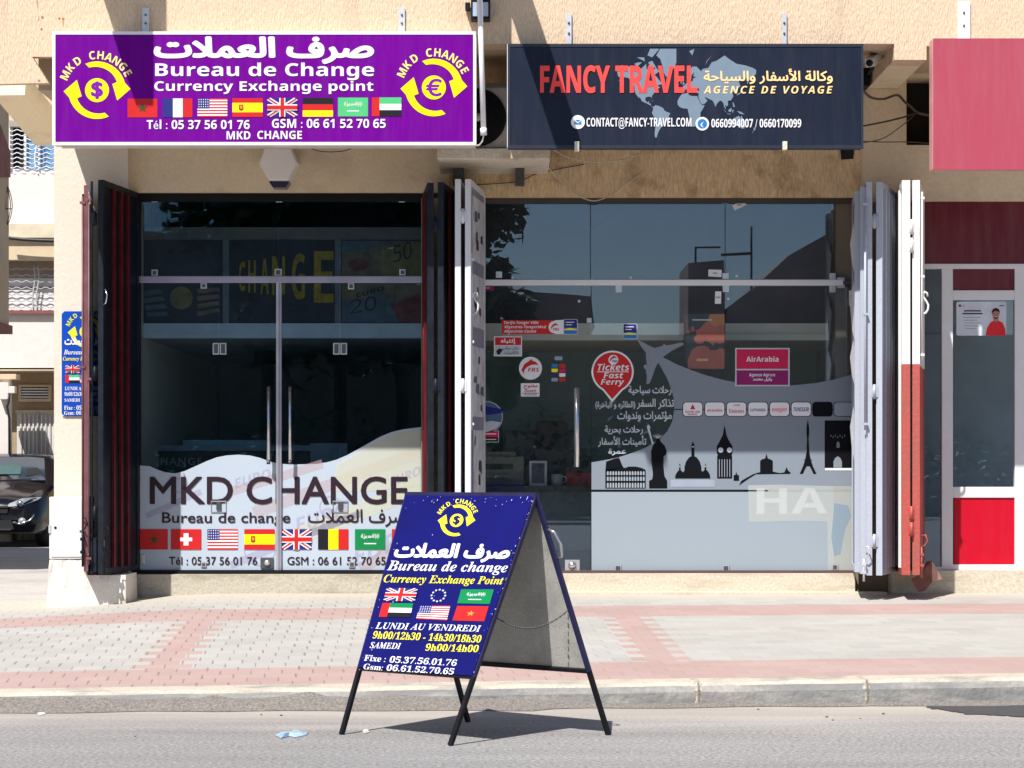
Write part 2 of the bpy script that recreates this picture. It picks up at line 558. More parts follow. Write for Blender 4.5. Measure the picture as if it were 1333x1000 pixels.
def emblem(pr, cx, cy, k, sign, my, mt, mw, xf=None, lay=0, th=1.0):
    """coin with two chasing arrows and MKD CHANGE round the top; k = photo pixels per unit of coin radius 16"""
    pr.circ(cx, cy, 15.6 * k, my, lay, 32, xf)
    for rot in (0, 180):
        pts = []
        for i in range(15):
            a = R(-114 + rot + 99 * i / 14); ro = (37.5 - 0.0 * i) * k
            pts.append(pr.x(xf, cx, cy, ro * math.cos(a), ro * math.sin(a)))
        for rr, an in ((44, -3), (45 * 1.0, 27), (21.5, -14)):
            pass
        hd = [(43.5, -2), (29.5, 27), (21.5, -22)]
        for rr, an in hd:
            a = R(an + rot); pts.append(pr.x(xf, cx, cy, rr * k * math.cos(a), rr * k * math.sin(a)))
        for i in range(15):
            a = R(-22 + rot - 87 * i / 14); ri = (28 + 3.0 * i / 14) * k
            pts.append(pr.x(xf, cx, cy, ri * math.cos(a), ri * math.sin(a)))
        pr.poly(pts, my, lay)
    v, f = glyph(sign, 0.035 * th)
    xs = [a[0] for a in v]; ys = [a[1] for a in v]
    mx, my_ = (max(xs) + min(xs)) / 2, (max(ys) + min(ys)) / 2
    sc_ = 23 * k / (max(ys) - min(ys))
    q = [pr.pt(pr.x(xf, cx, cy, (a[0] - mx) * sc_ * 1.15, -(a[1] - my_) * sc_), lay + 1) for a in v]
    pr.mb.add(q, f, mt)
    pr.arc('MKD', cx, cy, 40.5 * k, 205, 236, 10.5 * k, mw, 'sb', lay, xf, 0.95)
    pr.arc('CHANGE', cx, cy, 40.5 * k, 262, 331, 10.5 * k, mw, 'sb', lay, xf, 0.95)

# ================================================================== SETTING
def node_chain(m):
    return m.node_tree.nodes, m.node_tree.links

# ---- road
def road_material():
    m = bpy.data.materials.new('asphalt'); m.use_nodes = True
    n, l = node_chain(m); b = n['Principled BSDF']; b.inputs['Roughness'].default_value = 0.9
    g = n.new('ShaderNodeNewGeometry')
    f = n.new('ShaderNodeTexNoise'); f.inputs['Scale'].default_value = 48; f.inputs['Detail'].default_value = 8
    f.inputs['Roughness'].default_value = 0.85
    l.new(g.outputs['Position'], f.inputs['Vector'])
    c = n.new('ShaderNodeValToRGB'); c.color_ramp.elements[0].position = 0.40; c.color_ramp.elements[1].position = 0.62
    c.color_ramp.elements[0].color = (0.12, 0.115, 0.115, 1); c.color_ramp.elements[1].color = (0.42, 0.405, 0.395, 1)
    l.new(f.outputs['Fac'], c.inputs[0])
    # dusty sand washed against the kerb
    sx = n.new('ShaderNodeSeparateXYZ'); l.new(g.outputs['Position'], sx.inputs[0])
    mp = n.new('ShaderNodeMapping'); mp.inputs['Scale'].default_value = (0.7, 2.2, 1); l.new(g.outputs['Position'], mp.inputs['Vector'])
    n2 = n.new('ShaderNodeTexNoise'); n2.inputs['Scale'].default_value = 1.6; n2.inputs['Detail'].default_value = 8
    l.new(mp.outputs[0], n2.inputs['Vector'])
    a = n.new('ShaderNodeMath'); a.operation = 'MULTIPLY_ADD'; a.inputs[1].default_value = 1.3
    l.new(n2.outputs['Fac'], a.inputs[0]); l.new(sx.outputs['Y'], a.inputs[2])
    mr = n.new('ShaderNodeMapRange'); mr.inputs[1].default_value = -7.05; mr.inputs[2].default_value = -6.2
    mr.inputs[4].default_value = 0.8
    l.new(a.outputs[0], mr.inputs[0])
    mx = n.new('ShaderNodeMix'); mx.data_type = 'RGBA'
    l.new(mr.outputs[0], mx.inputs['Factor']); l.new(c.outputs[0], mx.inputs['A'])
    mx.inputs['B'].default_value = (0.40, 0.355, 0.31, 1)
    # dark specks and streaks of grit
    n3 = n.new('ShaderNodeTexNoise'); n3.inputs['Scale'].default_value = 14; n3.inputs['Detail'].default_value = 3
    mp3 = n.new('ShaderNodeMapping'); mp3.inputs['Scale'].default_value = (0.5, 1.6, 1)
    l.new(g.outputs['Position'], mp3.inputs['Vector']); l.new(mp3.outputs[0], n3.inputs['Vector'])
    r3 = n.new('ShaderNodeMapRange'); r3.inputs[1].default_value = 0.70; r3.inputs[2].default_value = 0.78; r3.inputs[4].default_value = 0.5
    l.new(n3.outputs['Fac'], r3.inputs[0])
    m2 = n.new('ShaderNodeMix'); m2.data_type = 'RGBA'
    l.new(r3.outputs[0], m2.inputs['Factor']); l.new(mx.outputs['Result'], m2.inputs['A']); m2.inputs['B'].default_value = (0.16, 0.135, 0.12, 1)
    n4 = n.new('ShaderNodeTexNoise'); n4.inputs['Scale'].default_value = 1.1; n4.inputs['Detail'].default_value = 7
    mp4 = n.new('ShaderNodeMapping'); mp4.inputs['Scale'].default_value = (0.35, 2.4, 1)
    l.new(g.outputs['Position'], mp4.inputs['Vector']); l.new(mp4.outputs[0], n4.inputs['Vector'])
    r4 = n.new('ShaderNodeMapRange'); r4.inputs[1].default_value = 0.3; r4.inputs[2].default_value = 0.7; r4.inputs[3].default_value = 0.84; r4.inputs[4].default_value = 1.12
    l.new(n4.outputs['Fac'], r4.inputs[0])
    m4 = n.new('ShaderNodeVectorMath'); m4.operation = 'SCALE'
    l.new(m2.outputs['Result'], m4.inputs[0]); l.new(r4.outputs[0], m4.inputs['Scale'])
    l.new(m4.outputs[0], b.inputs['Base Color'])
    bp = n.new('ShaderNodeBump'); bp.inputs['Strength'].default_value = 0.5; bp.inputs['Distance'].default_value = 0.01
    l.new(f.outputs['Fac'], bp.inputs['Height']); l.new(bp.outputs[0], b.inputs['Normal'])
    return m
ASPH = road_material()
GROUND = mat('bare_ground', (0.30, 0.26, 0.21, 1), 0.95, var=0.2, vs=0.8)

def kerbY(X): return -6.6 + 0.054 * X          # foot of the kerb
def kerbH(X): return 0.112 + 0.010 * max(-3.2, min(3.2, X))
def faceZ(X): return 0.253 if X > -2.5 else max(0.15, 0.253 - 0.055 * (-2.5 - X) ** 1.2)

g = MB()
g.add([(-400, -400, -0.06), (400, -400, -0.06), (400, 400, -0.06), (-400, 400, -0.06)], [(0, 1, 2, 3)], GROUND)
g.build('ground', kind='structure', label='bare ground stretching away around the street')
g = MB()
g.add([(-60, -40, 0), (60, -40, 0), (60, kerbY(60) + .1, 0), (-60, kerbY(-60) + .1, 0)], [(0, 1, 2, 3)], ASPH)
g.build('road', kind='structure', label='dusty grey asphalt road in front of the kerb')
# fresh dark asphalt patch by the kerb
g = MB()
pts = []
a0, a1 = P(1212, 917, -6.5), 0
def ongrnd(px, py, z=0.0):
    d = FPX * (EYE - z) / (py - CY0)
    return Vector(((px - CX) * d / FPX, d - CAMD, z))
pp = [(1205, 921), (1232, 914.5), (1270, 915), (1300, 913.5), (1340, 915), (1375, 917), (1385, 931), (1340, 934), (1300, 931), (1262, 930), (1240, 926)]
DPATCH = mat('fresh_asphalt', (0.055, 0.053, 0.055, 1), 0.85, var=0.35, vs=60, bump=0.6, bs=120)
fine_ = []
for (xa, ya), (xb, yb0) in zip(pp, pp[1:] + pp[:1]):
    nn0 = max(2, int(math.hypot(xb - xa, (yb0 - ya) * 3) / 5))
    for k in range(nn0): fine_.append((xa + (xb - xa) * k / nn0 + random.uniform(-2, 2), ya + (yb0 - ya) * k / nn0 + random.uniform(-.7, .7)))
vs = [ongrnd(a, b, 0.004) for a, b in fine_]
g.add(vs, [tuple(t) for t in tessellate_polygon([[Vector((v.x, v.y, 0)) for v in vs]])], DPATCH)
g.build('asphalt_patch', kind='structure', label='dark patch of fresh asphalt beside the kerb')

# ---- pavement (one bevelled sheet with laid blocks)
def pavement_material():
    m = bpy.data.materials.new('paving_blocks'); m.use_nodes = True
    n, l = node_chain(m); b = n['Principled BSDF']; b.inputs['Roughness'].default_value = 0.85
    uv = n.new('ShaderNodeUVMap'); uv.uv_map = 'UVMap'
    sx = n.new('ShaderNodeSeparateXYZ'); l.new(uv.outputs[0], sx.inputs[0])
    def M(op, a, b_=None, c=None):
        x = n.new('ShaderNodeMath'); x.operation = op
        for i, q in enumerate((a, b_, c)):
            if q is None: continue
            if isinstance(q, (int, float)): x.inputs[i].default_value = q
            else: l.new(q, x.inputs[i])
        return x.outputs[0]
    U, V = sx.outputs['X'], sx.outputs['Y']
    wob = n.new('ShaderNodeTexNoise'); wob.inputs['Scale'].default_value = 2.2; wob.inputs['Detail'].default_value = 1
    l.new(uv.outputs[0], wob.inputs['Vector'])
    w = M('MULTIPLY_ADD', wob.outputs['Fac'], 0.03, -0.015)
    V = M('ADD', V, w)
    U = M('ADD', U, M('MULTIPLY', M('SUBTRACT', M('FRACT', M('MULTIPLY', V, 1 / 0.185)), 0.5), 0.012))
    row = M('FLOOR', M('MULTIPLY', V, 1 / 0.185))
    par = M('MODULO', M('ABSOLUTE', row), 2.0)              # 0 / 1 alternate courses
    ush = M('ADD', U, M('MULTIPLY', par, 0.1))
    fu = M('FRACT', M('MULTIPLY', ush, 5.0)); fv = M('FRACT', M('MULTIPLY', V, 1 / 0.185))
    def edge(f, wd): return M('LESS_THAN', M('MINIMUM', f, M('SUBTRACT', 1.0, f)), wd)
    # block tint
    cell = n.new('ShaderNodeCombineXYZ'); l.new(M('FLOOR', M('MULTIPLY', ush, 5.0)), cell.inputs[0]); l.new(row, cell.inputs[1])
    wnz = n.new('ShaderNodeTexWhiteNoise'); l.new(cell.outputs[0], wnz.inputs['Vector'])
    def band(x, a, c): return M('MULTIPLY', M('GREATER_THAN', x, a), M('LESS_THAN', x, c))
    pink = M('MAXIMUM', band(V, -6.42, -5.42), band(V, -2.38, -1.42))
    inner = band(V, -5.42, -2.38)
    for uc in (-2.52, 0.82):
        half = M('MULTIPLY_ADD', par, 0.1, 0.1)
        core = M('LESS_THAN', M('ABSOLUTE', M('SUBTRACT', U, uc)), half)
        pink = M('MAXIMUM', pink, M('MULTIPLY', core, inner))
    grain = n.new('ShaderNodeTexNoise'); grain.inputs['Scale'].default_value = 60; grain.inputs['Detail'].default_value = 5
    l.new(uv.outputs[0], grain.inputs['Vector'])
    big = n.new('ShaderNodeTexNoise'); big.inputs['Scale'].default_value = 0.9; big.inputs['Detail'].default_value = 6
    l.new(uv.outputs[0], big.inputs['Vector'])
    t = M('ADD', M('MULTIPLY', wnz.outputs['Value'], 0.22), M('ADD', M('MULTIPLY', grain.outputs['Fac'], 0.5), M('MULTIPLY', big.outputs['Fac'], 0.55)))
    rg = n.new('ShaderNodeValToRGB'); rg.color_ramp.elements[0].position = 0.35; rg.color_ramp.elements[1].position = 0.95
    rg.color_ramp.elements[0].color = (0.325, 0.31, 0.285, 1); rg.color_ramp.elements[1].color = (0.44, 0.425, 0.395, 1)
    rp = n.new('ShaderNodeValToRGB'); rp.color_ramp.elements[0].position = 0.35; rp.color_ramp.elements[1].position = 0.95
    rp.color_ramp.elements[0].color = (0.345, 0.235, 0.212, 1); rp.color_ramp.elements[1].color = (0.425, 0.31, 0.285, 1)
    l.new(t, rg.inputs[0]); l.new(t, rp.inputs[0])
    mx = n.new('ShaderNodeMix'); mx.data_type = 'RGBA'
    l.new(pink, mx.inputs['Factor']); l.new(rg.outputs[0], mx.inputs['A']); l.new(rp.outputs[0], mx.inputs['B'])
    # joints: wide open ones here and there, sand-filled elsewhere
    jn = n.new('ShaderNodeTexNoise'); jn.inputs['Scale'].default_value = 3.5; jn.inputs['Detail'].default_value = 4
    l.new(uv.outputs[0], jn.inputs['Vector'])
    jw = n.new('ShaderNodeMapRange'); jw.inputs[1].default_value = 0.42; jw.inputs[2].default_value = 0.62; jw.inputs[3].default_value = 0.016; jw.inputs[4].default_value = 0.042
    l.new(jn.outputs['Fac'], jw.inputs[0])
    left = n.new('ShaderNodeMapRange'); left.inputs[1].default_value = -1.5; left.inputs[2].default_value = 1.2; left.inputs[3].default_value = 0.62; left.inputs[4].default_value = 0.12
    l.new(sx.outputs['X'], left.inputs[0])
    ju = M('MULTIPLY', edge(fu, jw.outputs[0]), left.outputs[0])
    jv = M('MULTIPLY', edge(fv, 0.03), 0.07)
    j = M('MAXIMUM', ju, jv)
    m2 = n.new('ShaderNodeMix'); m2.data_type = 'RGBA'
    l.new(j, m2.inputs['Factor']); l.new(mx.outputs['Result'], m2.inputs['A']); m2.inputs['B'].default_value = (0.13, 0.115, 0.10, 1)
    # sandy dust at the foot of the shops
    dst = n.new('ShaderNodeMapRange'); dst.inputs[1].default_value = -1.25; dst.inputs[2].default_value = -0.35; dst.inputs[4].default_value = 0.75
    l.new(M('ADD', V, M('MULTIPLY', M('SUBTRACT', big.outputs['Fac'], 0.5), 0.9)), dst.inputs[0])
    m3 = n.new('ShaderNodeMix'); m3.data_type = 'RGBA'
    l.new(dst.outputs[0], m3.inputs['Factor']); l.new(m2.outputs['Result'], m3.inputs['A']); m3.inputs['B'].default_value = (0.46, 0.41, 0.34, 1)
    l.new(m3.outputs['Result'], b.inputs['Base Color'])
    bp = n.new('ShaderNodeBump'); bp.inputs['Strength'].default_value = 0.35; bp.inputs['Distance'].default_value = 0.008
    l.new(M('SUBTRACT', grain.outputs['Fac'], M('MULTIPLY', M('MAXIMUM', edge(fu, 0.04), edge(fv, 0.03)), 0.8)), bp.inputs['Height']); l.new(bp.outputs[0], b.inputs['Normal'])
    return m
PAVE = pavement_material()
NX, NY = 60, 30
vs, fs, uvs = [], [], []
for j in range(NY + 1):
    for i in range(NX + 1):
        X = -7.5 + 17.5 * i / NX
        yk = kerbY(X) + 0.30; t = j / NY
        Y = yk + (0.35 - yk) * t
        z = kerbH(X) * (1 - t) + faceZ(X) * t
        vs.append((X, Y, z))
        kx = 0.035 - 0.018 * max(-2.6, min(2.2, X))
        tt = 0.075 if X < -1 else max(0.05, 0.075 - 0.006 * (X + 1))
        uvs.append((X + kx * Y, Y - tt * X))
for j in range(NY):
    for i in range(NX):
        a = j * (NX + 1) + i
        fs.append((a, a + 1, a + NX + 2, a + NX + 1))
me = bpy.data.meshes.new('pavement'); me.from_pydata(vs, [], fs); me.materials.append(PAVE)
ul = me.uv_layers.new(name='UVMap')
for lp in me.loops: ul.data[lp.index].uv = uvs[lp.vertex_index]
pv = bpy.data.objects.new('pavement', me); COL.objects.link(pv)
tag(pv, 'pavement of grey blocks with pink bands and cross strips', kind='structure')

# ---- kerb of concrete lengths
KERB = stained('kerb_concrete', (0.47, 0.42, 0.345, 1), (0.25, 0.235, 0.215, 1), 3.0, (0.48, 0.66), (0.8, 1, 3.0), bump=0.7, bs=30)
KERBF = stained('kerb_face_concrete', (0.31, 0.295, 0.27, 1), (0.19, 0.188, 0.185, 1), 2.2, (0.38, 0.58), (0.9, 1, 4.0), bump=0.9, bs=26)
DIRT = mat('gutter_dirt', (0.20, 0.18, 0.16, 1), 0.95, var=0.38, vs=70, bump=1.0, bs=120)
kb = MB()
edges_px = [-7.5, -5.6, -3.35, -1.2, 1.0, 1.04, 2.92, 2.96, 4.9, 7.2, 10]
xs_ = [-7.5, -5.55, -3.67, -1.79, 0.09, 1.03, 1.97, 2.91, 3.85, 4.79, 7.2, 10]
for a, c in zip(xs_, xs_[1:]):
    n = 10
    for i in range(n):
        x0, x1 = a + (c - a) * i / n, a + (c - a) * (i + 1) / n
        prof0, prof1 = [], []
        for x, pr in ((x0, prof0), (x1, prof1)):
            yk, h = kerbY(x), kerbH(x)
            wob = 0.008 * math.sin(x * 9.1) + 0.006 * math.sin(x * 23.7)
            for yy, zz in ((0.31, -0.03), (0.31, h + .002), (0.06, h + .004 + wob * .4), (0.025 + wob, h - 0.012), (0.0 + wob, h - 0.045), (-0.012 + wob * .5, -0.03)):
                pr.append((x, yk + yy, zz))
        vs = prof0 + prof1
        for k in range(5):
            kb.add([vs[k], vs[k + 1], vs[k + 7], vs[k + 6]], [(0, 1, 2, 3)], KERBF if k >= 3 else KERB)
MORT = mat('kerb_mortar', (0.40, 0.35, 0.285, 1), .95, var=.35, vs=30, bump=1.0, bs=60)
for x in (1.03, 1.97, 3.85):
    prv = None
    for k in range(15):
        u = k / 14
        yk, h = kerbY(x), kerbH(x)
        pf = ((0.31, h + .002), (0.06, h + .004), (0.025, h - .012), (0.0, h - .045), (-.012, -.02))
        q = u * 4; a_ = min(3, int(q)); fq = q - a_
        yy, zz = pf[a_][0] + (pf[a_ + 1][0] - pf[a_][0]) * fq, pf[a_][1] + (pf[a_ + 1][1] - pf[a_][1]) * fq
        wl, wr = random.uniform(.004, .020), random.uniform(.004, .020)
        o_ = random.uniform(.003, .006)
        cur = [(x - wl - .012, yk + yy, zz - .004), (x - wl, yk + yy - o_, zz + o_), (x + wr, yk + yy - o_ * .8, zz + o_ * .8), (x + wr + .012, yk + yy, zz - .004)]
        if prv:
            kb.add(prv + cur, [(0, 1, 5, 4), (1, 2, 6, 5), (2, 3, 7, 6)], MORT)
            if k > 5: kb.add([(x - .004, prv[1][1] - .004, prv[1][2] + .004), (x + .006, prv[1][1] - .004, prv[1][2] + .004), (x + .007, cur[1][1] - .004, cur[1][2] + .004), (x - .005, cur[1][1] - .004, cur[1][2] + .004)], [(0, 1, 2, 3)], DIRT)
        prv = cur
kb.box(-7.5, 10, kerbY(0) + .42, kerbY(0) + .44, -0.05, 0.0, KERB)
kb.build('kerb', kind='structure', label='worn cream concrete kerb along the pavement edge')
# mortar and grit in the gutter
gd = MB()
vs, fs = [], []
N = 170
for i in range(N + 1):
    X = -7.5 + 17.5 * i / N
    wd = 0.05 + 0.035 * (math.sin(X * 3.1) + math.sin(X * 7.7 + 1)) * .5 + (0.10 if X < 0.2 else 0.0) * (0.6 + 0.4 * math.sin(X * 2.3 + 2)) + random.uniform(-.012, .012)
    up = max(0.0, min(1.0, (0.6 - X) / 1.2)); hh = kerbH(X) * (0.16 + 0.62 * up) + random.uniform(-.006, .006) * (1 + up)
    vs += [(X, kerbY(X) + 0.015 + .012 * up, hh), (X, kerbY(X) - 0.022 - wd * .3, 0.018 + hh * .35 * up), (X, kerbY(X) - 0.03 - wd, 0.003)]
for i in range(N):
    a = 3 * i
    fs += [(a, a + 1, a + 4, a + 3), (a + 1, a + 2, a + 5, a + 4)]
gd.add(vs, fs, DIRT)
gd.build('gutter', kind='structure', label='strip of dark grit in the gutter under the kerb')

# ---- side street going back at the left
SIDE = stained('side_street_concrete', (0.40, 0.385, 0.365, 1), (0.31, 0.29, 0.27, 1), 1.2, (0.45, 0.7), bump=0.3)
g = MB()
g.add([(-40, 0.0, 0.146), (-3.4, 0.0, 0.146), (-3.4, 60, 0.146), (-40, 60, 0.146)], [(0, 1, 2, 3)], SIDE)
g.build('side_street', kind='structure', label='pale concrete side street running back past the corner')

# ================================================================== THE SHOP BUILDING
YW, YS = -1.30, -1.45        # face of the upper wall, face of the signs
PLAS = stained('combed_plaster', (0.69, 0.525, 0.37, 1), (0.54, 0.39, 0.265, 1), 1.1, (0.52, 0.80), (3.2, 1, 0.45), bump=1.0, bs=75, bst=(1.3, 1.3, 0.32), fine=0.13, fs=80)
PLAS2 = stained('rough_brown_plaster', (0.72, 0.53, 0.32, 1), (0.40, 0.25, 0.13, 1), 3.2, (0.52, 0.70), (1.3, 1, 1.1), bump=1.0, bs=60, bst=(1.4, 1.4, 0.3), fine=0.2, fs=55)
SMOOTH = stained('smooth_beige_render', (0.78, 0.66, 0.48, 1), (0.55, 0.455, 0.335, 1), 1.5, (0.5, 0.75), (1, 1, 1.6), bump=0.25, bs=50, fine=0.06)
COLUMN = stained('cream_column_render', (0.70, 0.62, 0.52, 1), (0.55, 0.45, 0.33, 1), 1.3, (0.58, 0.78), (1, 1, 0.5), bump=0.3, bs=28, fine=0.05)
PLIN = stained('flaking_whitewash', (0.72, 0.67, 0.60, 1), (0.34, 0.29, 0.22, 1), 2.6, (0.60, 0.70), (1, 1, 1.8), bump=0.8, bs=16, fine=0.06)
STEP = stained('step_concrete', (0.46, 0.42, 0.34, 1), (0.30, 0.26, 0.20, 1), 2.2, (0.5, 0.66), (0.7, 1, 2.2), bump=0.6, bs=30)
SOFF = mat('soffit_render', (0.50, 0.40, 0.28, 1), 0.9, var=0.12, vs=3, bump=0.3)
CONC = stained('ledge_concrete', (0.66, 0.60, 0.50, 1), (0.45, 0.36, 0.24, 1), 3.5, (0.5, 0.7), bump=0.5)
DARK = mat('dark_void', (0.012, 0.012, 0.013, 1), 0.9)
INT = mat('interior_wall_grey', (0.24, 0.30, 0.32, 1), 0.8, var=0.15, vs=2)
INTF = mat('interior_floor_grey', (0.42, 0.42, 0.41, 1), 0.5, var=0.15, vs=4)
SUNLESS = mat('roof_render', (0.5, 0.4, 0.3, 1), 0.9)

B = thing('shop_building', 'tan plastered corner building with two glass shopfronts under its overhang', 'building', (0, 0, 0.25))
w = MB()
z57 = GZ(57, YW)
prof = [(-4.14, 7.6), (-4.14, GZ(109.5, YW)), (GX(63, YW), GZ(108, YW)), (GX(42, YW), GZ(74, YW)), (GX(75, YW), GZ(74, YW)), (GX(75, YW), z57), (GX(1164, YW), z57),
        (GX(1164, YW), GZ(78, YW)), (GX(1206, YW), GZ(78, YW)), (GX(1206, YW), GZ(60, YW)), (8.5, GZ(60, YW)), (8.5, 7.6)]
w.prism(prof[:6] + [(GX(75, YW), 7.6)], YW, YW + .07, PLAS)
w.prism([(GX(75, YW), 7.6)] + prof[5:], YW, YW + .25, PLAS)
w.build('upper_wall', B)
s_ = MB()
s_.box(-3.87, 8.5, YW + .25, 0.35, z57, 4.98, SOFF)
s_.box(-3.93, 8.5, YW + .26, 6.0, 7.45, 7.6, SUNLESS)
s_.build('overhang_slab', B)
bm_ = MB(); bm_.box(-3.87, -3.62, YW + .25, -0.22, 4.41, z57 + .01, SOFF); bm_.build('beam', B)
bm_ = MB(); bm_.box(GX(1164, YW), GX(1206, YW), YW + .25, -0.06, GZ(78, YW), z57 + .01, SMOOTH); bm_.build('beam', B)
bm_ = MB(); bm_.box(0.02, 0.24, YW + .25, -0.07, 4.5, z57 + .01, SOFF); bm_.build('beam', B)
XL0, XL1, XL2 = GX(172, 0), GX(585, 0), GX(1118, 0)
zl = GZ(252, 0)
lw = MB(); lw.box(XL0, XL1, -0.05, 0.3, zl, z57 + .02, SMOOTH); lw.build('lintel_wall', B, label='smooth beige wall over the money changer')
lw = MB(); lw.box(XL1, XL2, -0.07, 0.3, GZ(257, -.07), z57 + .02, PLAS2); lw.build('lintel_wall', B, label='rough brown plaster wall over the travel agency')
lw = MB()
hx0, hx1, hz0, hz1 = GX(1180, -.05), GX(1222, -.05), GZ(189, -.05), GZ(100, -.05)
zr = GZ(262, -.05)
lw.box(XL2, hx0, -0.05, 0.3, zr, z57 + .02, SMOOTH); lw.box(hx1, 8.5, -0.05, 0.3, zr, z57 + .02, SMOOTH)
lw.box(hx0, hx1, -0.05, 0.3, zr, hz0, SMOOTH); lw.box(hx0, hx1, -0.05, 0.3, hz1, z57 + .02, SMOOTH)
lw.box(hx0 - .02, hx1 + .02, 0.25, 0.29, hz0 - .02, hz1 + .02, DARK)
lw.build('lintel_wall', B, label='grey beige wall with a dark square opening')
c_ = MB(); c_.box(-3.93, XL0, -0.20, 0.3, 0.1, z57 + .02, COLUMN); c_.build('column', B, label='cream corner column lit by the sun')
c_ = MB(); c_.box(GX(549, 0), GX(626, 0), -0.04, 0.3, 0.2, GZ(257, -.07), SMOOTH); c_.build('column', B)
c_ = MB(); c_.box(GX(1086, 0.1), GX(1200, 0), 0.035, 0.55, 0.2, GZ(262, -.05), mat('brown_jamb', (0.20, 0.165, 0.12, 1), 0.8, bump=0.2)); c_.build('column', B)
# flaking plinth, narrowing upwards
p_ = MB()
bm = bmesh.new()
bmesh.ops.create_grid(bm, x_segments=1, y_segments=1, size=1); bm.free()
n = 18
x0b, x1b, x0t, x1t = GX(60, -.72), GX(165, -.72), GX(64, -.72), GX(163, -.72)
vs, fs = [], []
for k, (f, yy) in enumerate(((0.0, -.745), (0.18, -.735), (0.5, -.725), (0.85, -.72), (1.0, -.71))):
    for i in range(n + 1):
        u = i / n
        xx = (x0b + (x1b - x0b) * u) * (1 - f) + (x0t + (x1t - x0t) * u) * f
        ztp = GZ(729, -.72) if xx < GX(109, -.72) else 0.43
        zz = 0.06 + f * (ztp - 0.06)
        vs.append((xx, yy + random.uniform(-.008, .008), zz + (random.uniform(-.012, .012) if 0 < k < 4 else 0)))
for k in range(4):
    for i in range(n):
        a = k * (n + 1) + i; fs.append((a, a + 1, a + n + 2, a + n + 1))
top = len(vs)
for i in range(n + 1): vs.append((vs[4 * (n + 1) + i][0], -.2, vs[4 * (n + 1) + i][2]))
for i in range(n): fs.append((4 * (n + 1) + i, 4 * (n + 1) + i + 1, top + i + 1, top + i))
for e in (0, n):
    base = len(vs)
    for k in range(5): vs.append((vs[k * (n + 1) + e][0], -.2, vs[k * (n + 1) + e][2]))
    for k in range(4):
        a, b2 = k * (n + 1) + e, (k + 1) * (n + 1) + e
        fs.append((a, b2, base + k + 1, base + k))
p_.add(vs, fs, PLIN); p_.build('plinth', B)
st = MB(); st.box(GX(160, -.12), GX(625, -.1), -0.12, 0.06, 0.12, GZ(748, -.12), STEP); st.build('doorstep', B)
st = MB(); st.box(GX(625, -.1), GX(1113, -.14), -0.14, 0.06, 0.12, GZ(747, -.14), stained('pale_step_concrete', (0.56, 0.50, 0.40, 1), (0.42, 0.36, 0.27, 1), 2.0, (0.5, 0.7), (0.6, 1, 3), bump=0.4))
st.box(GX(625, -.1), GX(1150, -.14), -0.30, -0.14, 0.12, 0.262, MATS['pale_step_concrete']); st.build('doorstep', B)
st = MB(); st.box(GX(1160, -.1), 8.5, -0.13, 0.06, 0.12, GZ(743, -.13), MATS['pale_step_concrete']); st.build('doorstep', B)
# rooms behind the glass
rm = MB()
zf, zc = GZ(744, 0), 3.95
rm.box(-3.93, XL0 + .02, 0.3, 5.0, 0.1, 7.45, COLUMN)
rm.build('side_wall', B)
rm = MB()
rm.box(XL0, 8.5, 4.9, 5.0, 0.1, 4.7, INT); rm.box(-0.45, -0.40, 0.3, 4.9, 0.1, 4.7, INT); rm.box(3.05, 3.1, 0.55, 4.9, 0.1, 4.7, INT)
rm.build('interior_wall', B)
rm = MB(); rm.box(-0.39, 3.04, 2.70, 2.74, 0.1, 4.7, mat('agency_back_wall', (0.34, 0.52, 0.54, 1), .8, var=.25, vs=1.5)); rm.build('interior_wall', B)
rm = MB(); rm.box(XL0, 8.5, 0.06, 4.9, 0.1, zf - .02, INTF); rm.build('interior_floor', B)
rm = MB(); rm.box(3.58, 8.4, 1.4, 1.45, 0.1, 3.9, mat('red_shop_back_wall', (0.30, 0.37, 0.42, 1), .8, var=.3, vs=1.2)); rm.build('interior_wall', B)
rm = MB(); rm.box(XL0, 8.5, 0.3, 4.9, zc, zc + .1, INT); rm.build('ceiling', B)
rm = MB(); rm.box(8.4, 8.5, 0.0, 5.0, 0.1, 7.45, SMOOTH); rm.box(-3.93, 8.5, 5.0, 5.2, 0.1, 7.45, SMOOTH); rm.build('rear_wall', B)
# unseen fin, beam and post above the picture, shaped to throw the slanting shadows
f_ = MB(); f_.box(-3.465, -3.33, -2.3, YW + .002, 5.63, 7.4, PLAS); f_.build('unseen_fin', B)
f_ = MB(); f_.box(-0.315, -0.165, -2.74, YW + .002, 5.9, 6.1, PLAS); f_.build('unseen_beam', B)
f_ = MB(); f_.box(-0.565, -0.415, -2.05, -1.95, 5.6, 7.1, PLAS); f_.box(-0.565, -0.415, -1.95, YW + .002, 6.95, 7.1, PLAS); f_.build('unseen_post', B)
# old pipe holes and rust on the upper wall
RUST = mat('rust', (0.30, 0.13, 0.045, 1), 0.9, var=0.4, vs=30)
RUSTL = mat('rust_stain', (0.50, 0.27, 0.13, 1), 0.9, var=0.2, vs=30)
pr = Print(planemap(YW), .002, .001)
for x, y, r_ in ((55, 22.5, 1.0), (77, 24, .9), (82, 24.5, 1.0), (54, 38, .9), (51, 105, .9)): pr.circ(x, y, r_ * 1.7, RUSTL, 0, 12); pr.circ(x, y, r_, RUST, 1, 10)
for q in (((47.6, 0), (49.6, 0), (49.2, 9), (48.2, 9)), ((49.5, 21), (51, 21), (50.6, 27), (49.8, 27)), ((81.2, 26), (83, 26), (82.4, 34), (81.7, 34))): pr.poly(q, RUSTL, 0)
pr.build('rust_mark', B)
pr = Print(planemap(-.07), .002, .001); pr.poly([(1094, 195), (1112, 194), (1111, 207), (1095, 208)], DARK, 0); pr.build('socket_hole', B)

